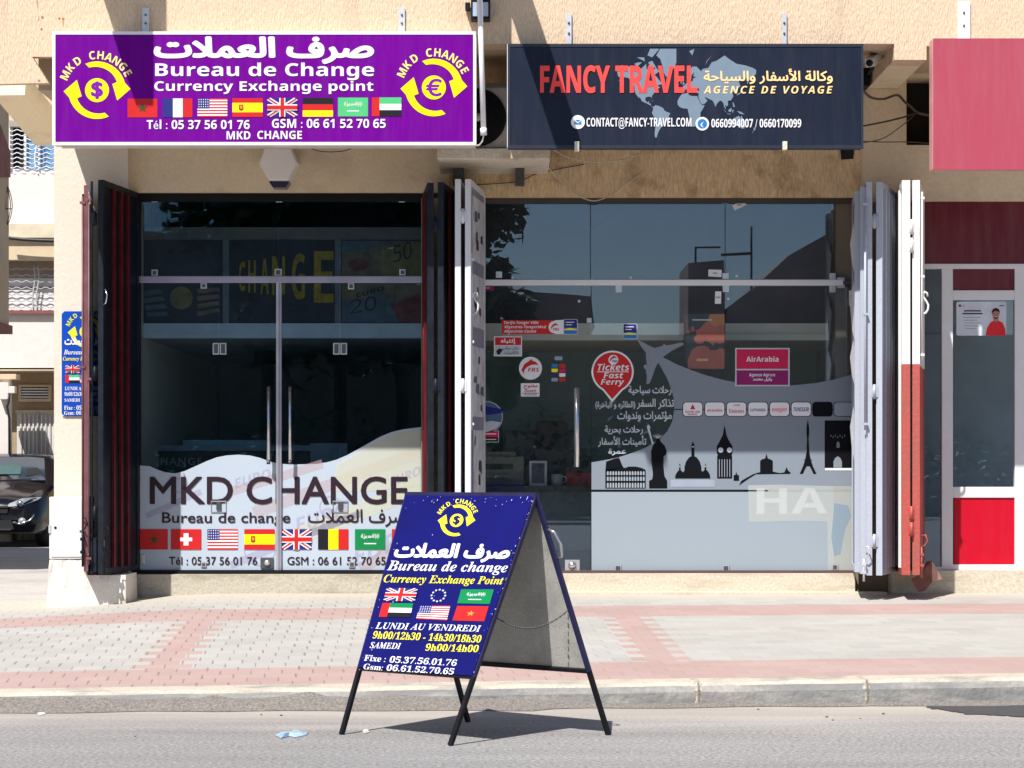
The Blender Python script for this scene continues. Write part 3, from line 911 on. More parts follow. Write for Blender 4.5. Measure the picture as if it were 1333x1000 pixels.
# sloping beam under the upper storey at the corner
sb_ = MB()
sb_.bar((GX(16, 1.4), 1.3, GZ(112, 1.4)), (GX(66, 2.6), 2.6, GZ(176, 2.6)), 0.30, 0.22, SMOOTH)
sb_.build('sloping_beam', B)

# ---- AC ledge
lg = MB()
lg.box(GX(569, -.95), GX(716, -.95), -0.95, -0.07, GZ(207, -.95), GZ(193, -.95), CONC, 0.008)
lg.build('ledge', B)
BRK = mat('dark_bracket_steel', (0.05, 0.05, 0.048, 1), 0.6, var=0.4, vs=20)
for x0, x1 in ((588, 602), (671, 683)):
    br = MB()
    a, b2 = GX(x0, -.8), GX(x1, -.8)
    br.prism([(a, GZ(207, -.95)), (b2, GZ(207, -.95)), (b2, GZ(238, -.3)), (a, GZ(238, -.3))], -0.45, -0.08, BRK)
    br.build('ledge_bracket', B)

# ================================================================== SIGNS
FRW = mat('sign_frame_white', (0.80, 0.80, 0.82, 1), 0.4, var=0.05)
BOXC = mat('sign_box_cream', (0.62, 0.56, 0.47, 1), 0.6, var=0.1)
GALV = mat('galvanised_steel', (0.62, 0.64, 0.68, 1), 0.45, 0.35, var=0.1, vs=12)
STEEL = mat('brushed_steel', (0.62, 0.63, 0.65, 1), 0.25, 0.9, var=0.06, vs=20)
BOLT = mat('bolt_dark', (0.12, 0.12, 0.13, 1), 0.4, 0.6)

def mounts(parent, lst, m=GALV):
    for (x0, y0, x1, y1) in lst:
        b = MB(); b.pbox(x0, y0, x1, y1 + 3, YW - .02, 0.018, m)
        for fy in (0.3, 0.65):
            cy = y0 + (y1 - y0) * fy; cx = (x0 + x1) / 2
            p0 = P(cx, cy, YW - .028)
            b.tube([p0, p0 + Vector((0, .01, 0))], 0.009, BOLT, 8)
        b.build('mounting_strap', parent)

PURF = mat('purple_vinyl', L(124, 0, 160, 0.72), 0.45, var=0.06, vs=2, spec=0.06)
sg = thing('shop_sign', 'purple lightbox sign with yellow arrow emblems and a row of eight flags', 'shop sign', P(344, 190, YS))
b = MB(); b.pbox(69, 42, 619, 188, YS + .012, 0.13, BOXC); b.build('box', sg)
b = MB()
for q in ((68, 41, 620, 45), (68, 185, 620, 189), (68, 45, 72, 185), (616, 45, 620, 185)): b.pbox(*q, YS, 0.03, FRW)
b.pbox(80, 189, 619, 192, YS + .02, 0.06, BOXC)
b.build('frame', sg)
b = MB(); b.pbox(72, 45, 616, 185, YS + .004, 0.007, PURF); b.build('face', sg)
mp = planemap(YS + .004)
pr = Print(mp); pr.arab('صرف العملات', 200, 487, 47.5, 83.5, WHT, 1, 0.045); pr.build('lettering', sg)
pr = Print(mp); pr.text('Bureau de Change', 202, 487, 99, 16.3, WHT, 'sb'); pr.build('lettering', sg)
pr = Print(mp); pr.text('Currency Exchange point', 201, 486, 118.3, 12.2, WHT, 'sb'); pr.build('lettering', sg)
pr = Print(mp); pr.text('Tél : 05 37 56 01 76', 191, 325, 168, 11.5, WHT, 'sb'); pr.text('GSM : 06 61 52 70 65', 354, 502, 166.5, 11.5, WHT, 'sb'); pr.build('lettering', sg)
pr = Print(mp); pr.text('MKD', 295, 326, 181.5, 10.5, WHT, 'sb'); pr.text('CHANGE', 335, 393, 181, 10.5, WHT, 'sb'); pr.build('lettering', sg)
for k, (x0, x1) in enumerate(((166, 205), (212, 250.5), (257, 296), (302.5, 342), (348, 387), (394, 433.5), (440, 479), (484, 522.5))):
    pr = Print(mp); dy = -0.22 * k
    flag(pr, ('morocco', 'france', 'usa', 'spain', 'uk', 'germany', 'saudi', 'uae')[k], [(x0, 128.5 + dy), (x1, 128.5 + dy), (x1, 153 + dy), (x0, 153 + dy)])
    pr.build('flag_print', sg)
pr = Print(mp); emblem(pr, 126.3, 117.5, 1.0, '$', YEL, PUR, ink('pale_yellow', 255, 236, 130)); pr.build('emblem', sg)
pr = Print(mp); emblem(pr, 564.8, 114, 1.0, '€', YEL, PUR, MATS['ink_pale_yellow'], None, 0, 0.5); pr.build('emblem', sg)
mounts(sg, [(185, 10, 194, 41), (519, 10, 527, 41)])

NAVF = mat('navy_panel', L(33, 42, 62, 0.72), 0.45, var=0.16, vs=1.6, spec=0.12)
NAVE = mat('navy_edge', L(30, 36, 52, 0.9), 0.5, var=0.15)
sg = thing('shop_sign', 'dark navy sign with red lettering over a grey world map', 'shop sign', P(892, 194, YS))
b = MB(); b.pbox(662, 58, 1123, 192, YS + .012, 0.13, NAVE); b.build('box', sg)
b = MB()
for q in ((661, 57, 1124, 61), (661, 189, 1124, 193.5), (661, 61, 664, 189), (1121, 61, 1124, 189)): b.pbox(*q, YS, 0.03, NAVE)
b.pbox(660, 57, 661, 192, YS - .002, 0.05, GALV); b.build('frame', sg)
b = MB(); b.pbox(664, 61, 1121, 189, YS + .004, 0.007, NAVF); b.build('face', sg)
mp = planemap(YS + .004)
# world map, longitude / latitude outlines
def merc(lon, lat):
    return (803 + (lon + 168) * 182 / 348.0, 144 - 33.0 * math.log(math.tan(math.pi / 4 + R(max(-60, min(80, lat))) / 2)))
LAND = [
 [(-168, 66), (-162, 70), (-156, 71), (-141, 70), (-128, 70), (-115, 68), (-108, 68), (-95, 72), (-94, 68), (-88, 67), (-82, 69), (-86, 65), (-94, 60), (-93, 57), (-82, 55), (-80, 51), (-78, 54), (-78, 58), (-77, 62), (-70, 61), (-65, 58), (-60, 55), (-56, 52), (-60, 50), (-66, 50), (-65, 48), (-60, 46), (-66, 44), (-70, 42), (-74, 40), (-76, 36), (-81, 31), (-80, 26), (-82, 29), (-89, 30), (-97, 28), (-97, 22), (-92, 18), (-88, 21), (-88, 16), (-83, 15), (-83, 9), (-78, 9), (-80, 7), (-86, 12), (-94, 16), (-105, 20), (-109, 26), (-114, 31), (-112, 26), (-115, 29), (-120, 34), (-124, 40), (-124, 48), (-131, 54), (-139, 59), (-150, 60), (-158, 57), (-164, 55), (-157, 59), (-165, 61)],
 [(-78, 8), (-72, 12), (-62, 10), (-52, 5), (-50, 0), (-44, -3), (-35, -6), (-39, -14), (-41, -21), (-48, -26), (-54, -34), (-58, -36), (-62, -40), (-66, -46), (-69, -52), (-73, -52), (-74, -45), (-72, -35), (-70, -20), (-76, -14), (-81, -5), (-78, 1)],
 [(-45, 60), (-52, 65), (-54, 70), (-60, 75), (-70, 77), (-60, 81), (-35, 82), (-20, 80), (-20, 73), (-25, 69), (-38, 65)],
 [(-17, 21), (-13, 28), (-6, 35), (10, 37), (11, 33), (20, 31), (32, 31), (36, 23), (43, 12), (51, 12), (45, 2), (40, -5), (40, -15), (35, -23), (32, -29), (26, -34), (18, -34), (14, -22), (12, -12), (9, 0), (8, 4), (-4, 5), (-12, 8), (-17, 14)],
 [(44, -25), (47, -25), (50, -15), (48, -13), (44, -18)],
 [(-9, 37), (-9, 43), (-1, 44), (-4, 48), (3, 51), (8, 54), (10, 57), (12, 54), (20, 55), (23, 59), (30, 60), (22, 61), (25, 65), (18, 62), (17, 57), (13, 56), (10, 59), (5, 60), (12, 66), (20, 70), (30, 70), (42, 66), (45, 68), (60, 69), (68, 73), (80, 74), (100, 77), (112, 75), (130, 72), (150, 71), (170, 69), (179, 67), (178, 63), (163, 58), (157, 51), (155, 59), (140, 58), (136, 54), (140, 48), (131, 43), (128, 36), (125, 39), (119, 38), (122, 31), (117, 23), (108, 21), (109, 12), (105, 9), (101, 13), (104, 2), (99, 8), (97, 17), (91, 22), (86, 20), (80, 14), (78, 8), (73, 18), (70, 22), (62, 25), (57, 27), (50, 30), (55, 24), (58, 22), (52, 16), (44, 13), (38, 22), (35, 30), (36, 36), (28, 37), (27, 41), (38, 41), (34, 46), (28, 42), (23, 38), (19, 42), (13, 45), (18, 40), (15, 38), (12, 42), (8, 44), (3, 43), (-1, 38), (-6, 36)],
 [(-5, 50), (1, 51), (-2, 55), (-4, 58), (-6, 56), (-3, 54)], [(-10, 52), (-6, 52), (-6, 55), (-9, 54)], [(-23, 64), (-15, 64), (-16, 66), (-22, 66)],
 [(130, 32), (136, 34), (140, 36), (142, 41), (145, 44), (141, 45), (139, 38), (132, 35)],
 [(114, -22), (114, -34), (123, -34), (131, -31), (138, -35), (144, -38), (150, -37), (153, -29), (146, -19), (142, -11), (140, -17), (136, -12), (130, -14), (122, -18)],
 [(173, -35), (178, -38), (175, -41), (172, -41), (168, -46), (172, -43)], [(96, 5), (104, -3), (106, -6), (100, 0)], [(109, 1), (117, 6), (118, 1), (115, -4), (110, -2)], [(106, -6.5), (115, -7.5), (115, -9), (106, -7.5)],
 [(131, -1), (141, -3), (150, -9), (143, -8), (138, -7)], [(119, 1), (124, 1), (121, -2), (122, -5), (119, -4)], [(120, 18), (122, 18), (126, 8), (122, 8)], [(-84, 22), (-75, 20), (-78, 21.5)], [(12, 79), (25, 80), (20, 77)], [(52, 71), (56, 74), (68, 77), (58, 74)],
 [(-125, 72), (-115, 73), (-105, 73), (-117, 70)], [(-90, 73), (-80, 74), (-68, 68), (-62, 66), (-72, 63), (-78, 66), (-72, 69), (-85, 70)], [(-92, 77), (-80, 76), (-62, 82), (-85, 81.5)], [(-118, 76), (-100, 76), (-98, 73.5), (-110, 75)],
]
pr = Print(mp)
for p in LAND: pr.poly([merc(*a) for a in p], MAPB, 0)
pr.build('map_print', sg)
pr = Print(mp)
for q, x0, x1 in (('FANCY', 703, 794), ('TRAVEL', 801, 908)):
    pr.text(q, x0, x1, 120.3, 34.2, COR, 'sb', 2, 0.012, 0, None, -0.02)
pr.build('lettering', sg)
pr = Print(mp); pr.arab('وكالة الأسفار والسياحة', 916, 1084, 89.5, 109.5, PEACH, 2, 0.022); pr.build('lettering', sg)
pr = Print(mp); pr.text('AGENCE DE VOYAGE', 916, 1084, 121.7, 9.6, PEACH, 'sbi', 2, 0, 0, None, 0.14); pr.build('lettering', sg)
pr = Print(mp); pr.circ(752.3, 159, 9, WHT, 1); pr.rect(747.5, 156, 757, 162.3, SKYB, 2); pr.line([(747.5, 156), (752.3, 160), (757, 156)], 1, WHT, 3)
pr.circ(914.2, 161.2, 8.8, WHT, 1); pr.circ(914.2, 161.2, 6.2, SKYB, 2); pr.text('(', 912.0, 916.4, 164.2, 5.4, WHT, 'sb', 3)
pr.build('icon', sg)
pr = Print(mp); pr.text('CONTACT@FANCY-TRAVEL.COM', 763.5, 900, 164.7, 11.2, WHT, 'sb', 2); pr.build('lettering', sg)
pr = Print(mp); pr.text('0660994007 / 0660170099', 926, 1043, 165.8, 10.8, WHT, 'sb', 2); pr.build('lettering', sg)
mounts(sg, [(737, 18, 744, 57), (1018, 18, 1024, 57)])
for x, y0, y1 in ((751, 184, 197), (1022, 184, 195)):
    b = MB(); b.pbox(x - 3, y0, x + 3, y1, YS - .03, 0.05, CONC, 0.004); b.build('clip', sg)

PNK = mat('pink_panel', L(208, 78, 104, 0.60), 0.55, var=0.05, vs=1.2)
sg = thing('shop_sign', 'blank pink sign board above the red shopfront', 'shop sign', P(1320, 221, YS))
b = MB(); b.pbox(1214, 51, 1430, 220, YS + .01, 0.13, mat('pink_edge', L(205, 150, 150), 0.5)); b.build('box', sg)
b = MB(); b.pbox(1215, 50, 1431, 221, YS, 0.01, PNK); b.build('face', sg)
mounts(sg, [(1247, 2, 1263, 50)], FRW)

# ---- blue wall sign on the corner column
def royal(n, r, g, b, k=1.0): return mat(n, L(r, g, b, k), 0.3, var=0.05, vs=3, spec=0.4)
BLUE = royal('blue_wall_sign_face', 10, 70, 175)
ws = thing('wall_sign', 'small blue information plate on the sunny corner column', 'wall sign', P(112, 542, -.2))
yb_ = -0.212
pr = Print(planemap(yb_), 0.0, 0.0); pr.rrect(80, 405, 144, 542, 3.5, mat('plate_edge', (0.6, 0.6, 0.65, 1), 0.4)); pr.build('backing', ws)
b = MB()
rr = [(GX(x, yb_), GZ(y, yb_)) for x, y in ((80.4, 409), (84, 405.4), (140, 405.4), (143.6, 409), (143.6, 538), (140, 541.6), (84, 541.6), (80.4, 538))]
b.prism(rr, yb_ - .003, -0.2, BLUE); b.build('panel', ws)
mp = planemap(yb_ - .003)
pr = Print(mp); emblem(pr, 112, 432, 0.55, '$', ink('lemon', 225, 225, 50), BLUE, MATS['ink_lemon']); pr.build('emblem', ws)
pr = Print(mp)
pr.arab('صرف العملات', 84, 140, 438.5, 452, WHT, 1, 0.04); pr.text('Bureau de change', 83, 141, 461.5, 6, WHT, 'si'); pr.text('Currency Exchange Point', 82, 141, 469.5, 5, YEL, 'si')
pr.text('LUNDI AU VENDREDI', 84.5, 138, 508, 4.5, WHT, 'se'); pr.text('9h00/12h30 - 14h30/18h30', 84, 139, 515.5, 4.8, WHT, 'se'); pr.text('SAMEDI', 84, 104, 523, 4.2, WHT, 'se'); pr.text('9h00/14h00', 110, 139, 523, 4.6, WHT, 'se')
pr.text('Fixe : 05.37.56.01.76', 83.5, 139, 533.5, 5.2, WHT, 'se'); pr.text('Gsm: 06.61.52.70.65', 83.5, 139, 540, 4.8, WHT, 'se')
pr.build('lettering', ws)
for k, x0, y0 in (('uk', 85, 475.5), ('uae', 85, 488), ('eu', 103.5, 475.5), ('usa', 103.5, 488), ('saudi', 122, 475.5), ('morocco', 122, 488)):
    pr = Print(mp); flag(pr, k, [(x0, y0), (x0 + 19, y0), (x0 + 19, y0 + 10.5), (x0, y0 + 10.5)]); pr.build('flag_print', ws)

# ================================================================== SHOPFRONTS
GLASS_A = glass_mat('shop_glass_dark', (0.80, 0.88, 0.93, 1), 0.034, (0.42, 0.72, 1.0, 1))
GLASS_B = glass_mat('shop_glass_clear', (0.95, 0.975, 0.98, 1), 0.088, (0.68, 0.82, 1.0, 1))
GLASS_C = glass_mat('shop_glass_red', (0.88, 0.92, 0.95, 1), 0.07, (.8, .9, 1, 1))
BLKF = mat('black_frame', (0.008, 0.008, 0.011, 1), 0.5, spec=.2)
RAILP = mat('mauve_steel', (0.40, 0.38, 0.48, 1), 0.35, 0.6)
WALU = mat('white_aluminium', (0.74, 0.75, 0.78, 1), 0.4, var=0.04)
CLMP = mat('clamp_steel', (0.66, 0.67, 0.70, 1), 0.3, 0.8)
CLMPD = mat('clamp_dark', (0.10, 0.10, 0.12, 1), 0.4, 0.5)

def dusty(m, amt=0.16):
    nt = m.node_tree; n, l = nt.nodes, nt.links; b = n['Principled BSDF']
    old = b.inputs['Base Color'].links[0].from_socket
    g = n.new('ShaderNodeNewGeometry'); mp_ = n.new('ShaderNodeMapping'); mp_.inputs['Scale'].default_value = (5, 5, .5); l.new(g.outputs['Position'], mp_.inputs['Vector'])
    z = n.new('ShaderNodeTexNoise'); z.inputs['Scale'].default_value = 2.5; z.inputs['Detail'].default_value = 8; z.inputs['Roughness'].default_value = .7; l.new(mp_.outputs[0], z.inputs['Vector'])
    r_ = n.new('ShaderNodeMapRange'); r_.inputs[1].default_value = .45; r_.inputs[2].default_value = .85; r_.inputs[4].default_value = amt; l.new(z.outputs['Fac'], r_.inputs[0])
    x = n.new('ShaderNodeMix'); x.data_type = 'RGBA'; l.new(r_.outputs[0], x.inputs['Factor']); l.new(old, x.inputs['A']); x.inputs['B'].default_value = (.45, .40, .34, 1); l.new(x.outputs['Result'], b.inputs['Base Color'])
    q = n.new('ShaderNodeMapRange'); q.inputs[3].default_value = b.inputs['Roughness'].default_value; q.inputs[4].default_value = b.inputs['Roughness'].default_value + .25; l.new(z.outputs['Fac'], q.inputs[0]); l.new(q.outputs[0], b.inputs['Roughness'])
    return m
for m_, q_ in ((PURF, .03), (NAVF, .035), (PNK, .10)): dusty(m_, q_)
def pane(parent, x0, y0, x1, y1, m, Y=0.0):
    b = MB(); b.pbox(x0 + .5, y0 + .5, x1 - .5, y1 - .5, Y, 0.012, m); return b.build('glass_pane', parent)
def clamp(parent, cx, cy, w=8, h=8, Y=0.0, m=None, frame=True):
    b = MB()
    b.pbox(cx - w / 2, cy - h / 2, cx + w / 2, cy + h / 2, Y - .012, 0.034, m or CLMP, 0.003)
    if frame: b.pbox(cx - w / 2 + 1.6, cy - h / 2 + 1.6, cx + w / 2 - 1.6, cy + h / 2 - 1.4, Y - .015, 0.006, CLMPD)
    return b.build('glass_clamp', parent)

# ---------- money changer's front
F = thing('glass_shopfront', 'dark glass shopfront of the money changer with white wavy window film', 'shopfront', P(364, 744, 0))
b = MB()
b.pbox(170, 252, 552, 262, -0.03, 0.08, BLKF); b.pbox(172, 262, 181.5, 744, -0.03, 0.08, BLKF); b.pbox(548, 262, 553, 744, -0.03, 0.08, BLKF); b.pbox(170, 742.5, 560, 747.5, -0.04, 0.08, BLKF)
b.build('frame', F)
b = MB(); b.pbox(179, 359.5, 549, 368, -0.035, 0.07, RAILP, 0.006); b.build('transom_rail', F)
b = MB(); b.pbox(359.5, 368, 362.8, 742.5, -0.02, 0.045, CLMP); b.pbox(363.4, 368, 366.4, 742.5, -0.02, 0.045, RAILP); b.build('door_stile', F)
for q in ((181.5, 262, 362, 359.5), (362, 262, 548, 359.5), (181.5, 368, 285, 742.5), (285, 368, 359.5, 742.5), (366.4, 368, 442.5, 742.5), (442.5, 368, 548, 742.5)):
    pane(F, *q, GLASS_A)
for cx, cy, w, h, fr in ((201, 355, 8, 8, 1), (265, 372, 8, 7, 1), (362, 354.5, 9, 9, 1), (524, 354.5, 8, 8, 1), (457, 372.5, 8, 8, 1), (201, 262, 8, 2.5, 0), (363, 262, 8, 2.5, 0), (523, 262, 8, 2.5, 0),
                         (281, 454, 8.5, 15, 1), (290.3, 454, 8.5, 15, 1), (438, 454, 8.5, 15, 1), (447.5, 454, 8.5, 15, 1), (185, 728, 6, 12, 0), (347, 735, 8, 8, 1), (458, 735, 8, 8, 1), (265, 735, 7, 7, 1)):
    clamp(F, cx, cy, w, h, 0, None, fr)
for hx in (349.5, 377.5):
    b = MB()
    a, c = P(hx, 503, -0.075), P(hx, 604, -0.075)
    b.tube([a, c], 0.0145, STEEL, 12)
    for yy in (520, 590):
        q = P(hx, yy, -0.075); b.tube([q, q + Vector((0, .075, 0))], 0.009, STEEL, 8)
    for yy in (503, 600): 
        q = P(hx, yy, -0.075); b.tube([q, q + Vector((0, 0, -.03))], 0.017, CLMPD, 12)
    b.build('door_handle', F)
for lx, ly in ((284.5, 660), (443, 660)):
    b = MB(); b.pbox(lx - 10, ly - 8, lx + 10, ly - 6.4, -.012, 0.02, CLMP); b.pbox(lx - 10, ly - 6, lx - 9.3, ly + 7, -.01, .006, CLMP); b.pbox(lx + 9.3, ly - 6, lx + 10, ly + 7, -.01, .006, CLMP); b.pbox(lx - 10, ly + 6.6, lx + 10, ly + 7.3, -.0095, .006, CLMP)
    b.pbox(lx - 3, ly - 6, lx + 3, ly + 4, -.016, 0.02, CLMPD); b.build('lock_plate', F)
b = MB(); b.pbox(339, 726, 356, 740, -.014, 0.03, CLMPD, 0.003); q = P(347.5, 733, -.03); b.tube([q, q + Vector((0, .03, 0))], 0.026, CLMP, 16); b.build('floor_lock', F)

FILM = film_mat('white_window_film', (0.47, 0.54, 0.63, 1), 0.94)
FPALE = film_mat('film_warm_print', (0.70, 0.70, 0.55, 1), 0.55)
FPINK = film_mat('film_pink_print', (0.62, 0.42, 0.42, 1), 0.30)
FLIL = film_mat('film_lilac_print', (0.46, 0.42, 0.62, 1), 0.35)
mp = planemap(0.0)
topc = [(181.5, 606), (195, 607), (205, 611.5), (215, 615), (228, 616.3), (240, 613.5), (250, 609), (260, 604.5), (270, 600), (282, 595.5), (295, 593), (310, 592), (325, 593), (338, 596), (350, 600.5), (362, 603.5), (378, 604.8), (395, 604.5),
        (412, 604), (425, 602), (438, 598.5), (452, 592.5), (466, 585), (480, 577), (495, 568.5), (510, 562.5), (525, 559), (548, 556)]
pr = Print(mp, 0.0015, 0.0009); pr.poly(topc + [(548, 742), (181.5, 742)], FILM, 0)
film = pr.build('window_film', F)
pr = Print(mp, 0.0015, 0.0009)
# faded banknote printing in the film
for a in ((300, 640, 420, 604, 12, FPINK), (330, 668, 548, 588, 16, FPINK), (384, 700, 548, 634, 22, FPALE), (300, 736, 470, 668, 10, FLIL), (470, 742, 548, 690, 14, FPINK), (190, 672, 262, 640, 8, FLIL)):
    x0, y0, x1, y1, w_, m_ = a
    pr.line([(x0, y0), (x1, y1)], w_, m_, 1)
pr.poly([(430, 640), (440, 604), (462, 592), (490, 575), (515, 563.5), (547.5, 558), (547.5, 632), (480, 640)], FPALE, 2)
for tx, x0, yb, x1, y1, cp in (('EURO', 306, 636, 352, 622, 13), ('EURO', 386, 694, 452, 672, 20), ('EURO', 462, 738, 540, 704, 24), ('EURO', 508, 634, 547, 618, 12)):
    pr.text(tx, x0, x1, yb, cp, FLIL, 'sb', 3, 0, 0, y1)
for cx, cy, r_ in ((338, 716, 20), (430, 660, 14), (233, 632, 9)):
    for k in range(24):
        a, c = 2 * math.pi * k / 24, 2 * math.pi * (k + 1) / 24
        pr.line([(cx + r_ * math.cos(a), cy + r_ * math.sin(a)), (cx + r_ * math.cos(c), cy + r_ * math.sin(c))], 2.2, FLIL, 4)
pr.build('banknote_print', film)
INKM = ink('maroon_black', 44, 26, 38, 0.9)
pr = Print(mp, 0.0015, 0.0009); pr.text('MKD CHANGE', 195, 531, 655.5, 34, INKM, 'gl', 6, 0.016); pr.build('lettering', film)
pr = Print(mp, 0.0015, 0.0009); pr.text('Bureau de change', 211, 378, 680.5, 13.2, INKM, 'gl', 6, 0.012); pr.arab('صرف العملات', 401, 531, 663, 686, INKM, 6, 0.012); pr.build('lettering', film)
pr = Print(mp, 0.0015, 0.0009); pr.text('Tél : 05 37 56 01 76', 220, 335, 735.3, 10, INKM, 'gl', 6, 0.012); pr.text('GSM : 06 61 52 70 65', 374, 502, 735.3, 10, INKM, 'gl', 6, 0.012); pr.build('lettering', film)
for k, x0 in enumerate((179.5, 222.5, 270, 318, 366, 414, 462, 510)):
    x0 = max(x0, 182.5); x1 = x0 + (36 if k == 0 else 39.5); pr = Print(mp, 0.0015, 0.0009)
    kind = ('morocco', 'swiss', 'usa', 'spain', 'uk', 'belgium', 'saudi', 'uae')[k]
    flag(pr, kind, [(x0, 689), (min(x1, 547.5), 689), (min(x1, 547.5), 715.5), (x0, 715.5)], 6); pr.build('flag_print', film)

# ---------- travel agency's front
F = thing('glass_shopfront', 'glass shopfront of the travel agency with a grey skyline film and many stickers', 'shopfront', P(870, 744, 0))
b = MB()
b.pbox(622, 256, 1118, 264.5, -0.03, 0.08, mat('brown_header', (0.05, 0.042, 0.034, 1), 0.6)); b.pbox(622, 743, 1113, 747, -0.05, 0.09, mat('sill_track', (0.10, 0.05, 0.055, 1), 0.5))
b.build('frame', F)
b = MB(); b.pbox(622, 364, 1098, 371.5, -0.035, 0.07, WALU, 0.006); b.pbox(1090, 361, 1100, 375, -.03, .06, CLMP, .004); b.build('transom_rail', F)
for q in ((622, 264.5, 768.5, 364), (768.5, 264.5, 944, 364), (944, 264.5, 1086, 364), (622, 371.5, 769.5, 743), (769.5, 371.5, 943, 743), (943, 371.5, 1112, 743)):
    pane(F, *q, GLASS_B)
for cx, cy, w, h, fr in ((649.5, 357.5, 8, 8, 0), (805.5, 376, 8, 9, 0), (944.5, 359.5, 8, 8, 0), (945, 375.5, 8, 9, 0), (1084, 360, 8, 9, 0), (1084, 376, 8, 9, 0), (649, 262.5, 8, 3, 0), (944, 263, 8, 4, 0), (1084, 263, 8, 3, 0), (767, 417, 6, 6, 0),
                         (804.5, 739.5, 9, 8, 1), (945, 739.5, 9, 8, 1), (1087, 738.5, 8, 8, 1), (667, 361.5, 3, 3, 0), (821, 361.5, 3, 3, 0), (959, 359.5, 3, 3, 0), (948, 389, 3, 3, 0), (754, 392, 3, 3, 0)):
    clamp(F, cx, cy, w, h, 0, None, fr)
b = MB()
a, c = P(751, 505, -0.08), P(751, 608, -0.08)
b.tube([a, c], 0.021, STEEL, 14)
for yy in (527, 586):
    q = P(751, yy, -0.08); b.tube([q, q + Vector((0, .08, 0))], 0.011, STEEL, 8)
b.build('door_handle', F)
b = MB(); b.pbox(735.5, 729, 754.5, 744, -.016, 0.03, CLMP, 0.003); q = P(745, 736.5, -.03); b.tube([q, q + Vector((0, .03, 0))], 0.035, STEEL, 18); b.build('floor_lock', F)
b = MB(); b.pbox(1094, 366, 1111, 370, -.03, .03, CLMPD); b.pbox(1106, 378, 1111, 398, -.035, .03, FRW, .003); b.pbox(1107.5, 384, 1109.5, 392, -.037, .004, CLMPD); b.build('wall_switch', F)

GFILM = film_mat('grey_window_film', (0.29, 0.34, 0.40, 1), 0.74, 0.6)
FROST = film_mat('frosted_window_film', (0.33, 0.385, 0.44, 1), 0.88, 0.6)
FBLK = film_mat('black_window_vinyl', (0.004, 0.0045, 0.007, 1), 0.98)
FWH = film_mat('white_letter_vinyl', (0.55, 0.60, 0.66, 1), 0.92)
Pn = lambda: Print(mp, 0.0015, 0.0009)
pr = Pn(); pr.poly([(770, 640.5), (1111, 640.5), (1111, 742.5), (770, 742.5)], FROST, 0); pr.build('frosted_film', F)
swoop = [(851, 461.5), (862, 464.5), (880, 474), (900, 482), (920, 489), (945, 495.5), (970, 499.5), (1000, 502), (1030, 502), (1060, 499), (1085, 494.5), (1111, 487)]
right = [(1111, 637.5), (770, 637.5), (770, 602), (785, 599.5), (805, 595.5), (825, 589), (840, 583), (850, 577), (860, 571), (869, 561), (875, 549), (878, 533), (877, 518), (873, 504), (868, 492), (861, 479), (854, 468)]
pr = Pn(); pr.poly(swoop + right, GFILM, 0)
plane_ = [(829, 441), (832, 443), (846, 450.5), (852, 453), (862, 450.5), (864, 447.5), (867.5, 450), (888, 446), (890.5, 448.5), (874, 457), (864, 464), (858, 470), (853.5, 478), (846, 499), (841.5, 500), (842, 490), (841, 482), (838, 479), (838, 475.5), (842, 474.5), (841, 466), (840.5, 459), (835, 452)]
pr.poly(plane_, GFILM, 1)
gf = pr.build('skyline_film', F)
pr = Pn()
pr.line([(770, 639), (1000, 639)], 1.7, FBLK, 1)
# amphitheatre
pr.poly([(788, 614), (789, 601), (800, 597), (806, 596), (810, 606), (812, 609), (800, 611), (797, 612)], FBLK, 2)
pr.poly([(788, 612), (800, 610), (815, 609), (818, 607.5), (828, 607.5), (836, 609.5), (840.5, 612), (840.5, 636), (788, 636)], FBLK, 2)
for rj, (yt, hh) in enumerate(((613.5, 5), (620.5, 5.5), (628.5, 6.5))):
    for i in range(14):
        x = 790 + i * 3.6; w_ = 2.3
        pr.poly([(x, yt + hh), (x, yt + 1.2), (x + w_ * .3, yt), (x + w_ * .7, yt), (x + w_, yt + 1.2), (x + w_, yt + hh)], FROST, 3)
# statue on its pedestal
pr.poly([(845, 636), (845, 626), (849, 624), (850, 618), (848, 600), (847.5, 588), (850, 580), (853, 576), (855.5, 571), (858.5, 571), (860, 575), (865, 580), (868, 587), (867, 592), (864, 594), (863.5, 606), (865, 620), (868.5, 626), (868.5, 636)], FBLK, 2)
pr.poly([(842, 555.5), (844, 552.5), (846.5, 555.5), (846, 559.5), (849.5, 574), (851.5, 578), (848.5, 578), (845.8, 568), (843, 560)], FWH, 2)
for k in range(5): pr.line([(856, 571), (850 + k * 3.1, 567 - (2 - abs(k - 2)) * 1.2)], 0.8, FWH, 3)
# domed church
pr.poly([(879, 623), (879, 620), (880, 617), (882, 614), (884, 612), (884, 606), (885, 603), (886, 606), (886, 612), (889, 615), (891, 613), (891, 608), (893, 601), (897, 595.5), (900, 594), (900, 580), (901, 577), (902, 574), (903, 577), (904, 580), (904, 594), (907, 595.5), (911, 601), (913, 608), (913, 613), (915, 614), (917, 612), (917.5, 606), (918.3, 603), (919.2, 606), (919.5, 612), (922, 614), (924, 618), (924.8, 623)], FBLK, 2)
pr.rect(873, 624.5, 930.5, 634, GREY, 2)
pr.rect(900.5, 581, 903.5, 582.5, FWH, 3); pr.rect(884.4, 606.5, 885.6, 608, FWH, 3); pr.rect(917.7, 606.5, 918.9, 608, FWH, 3)
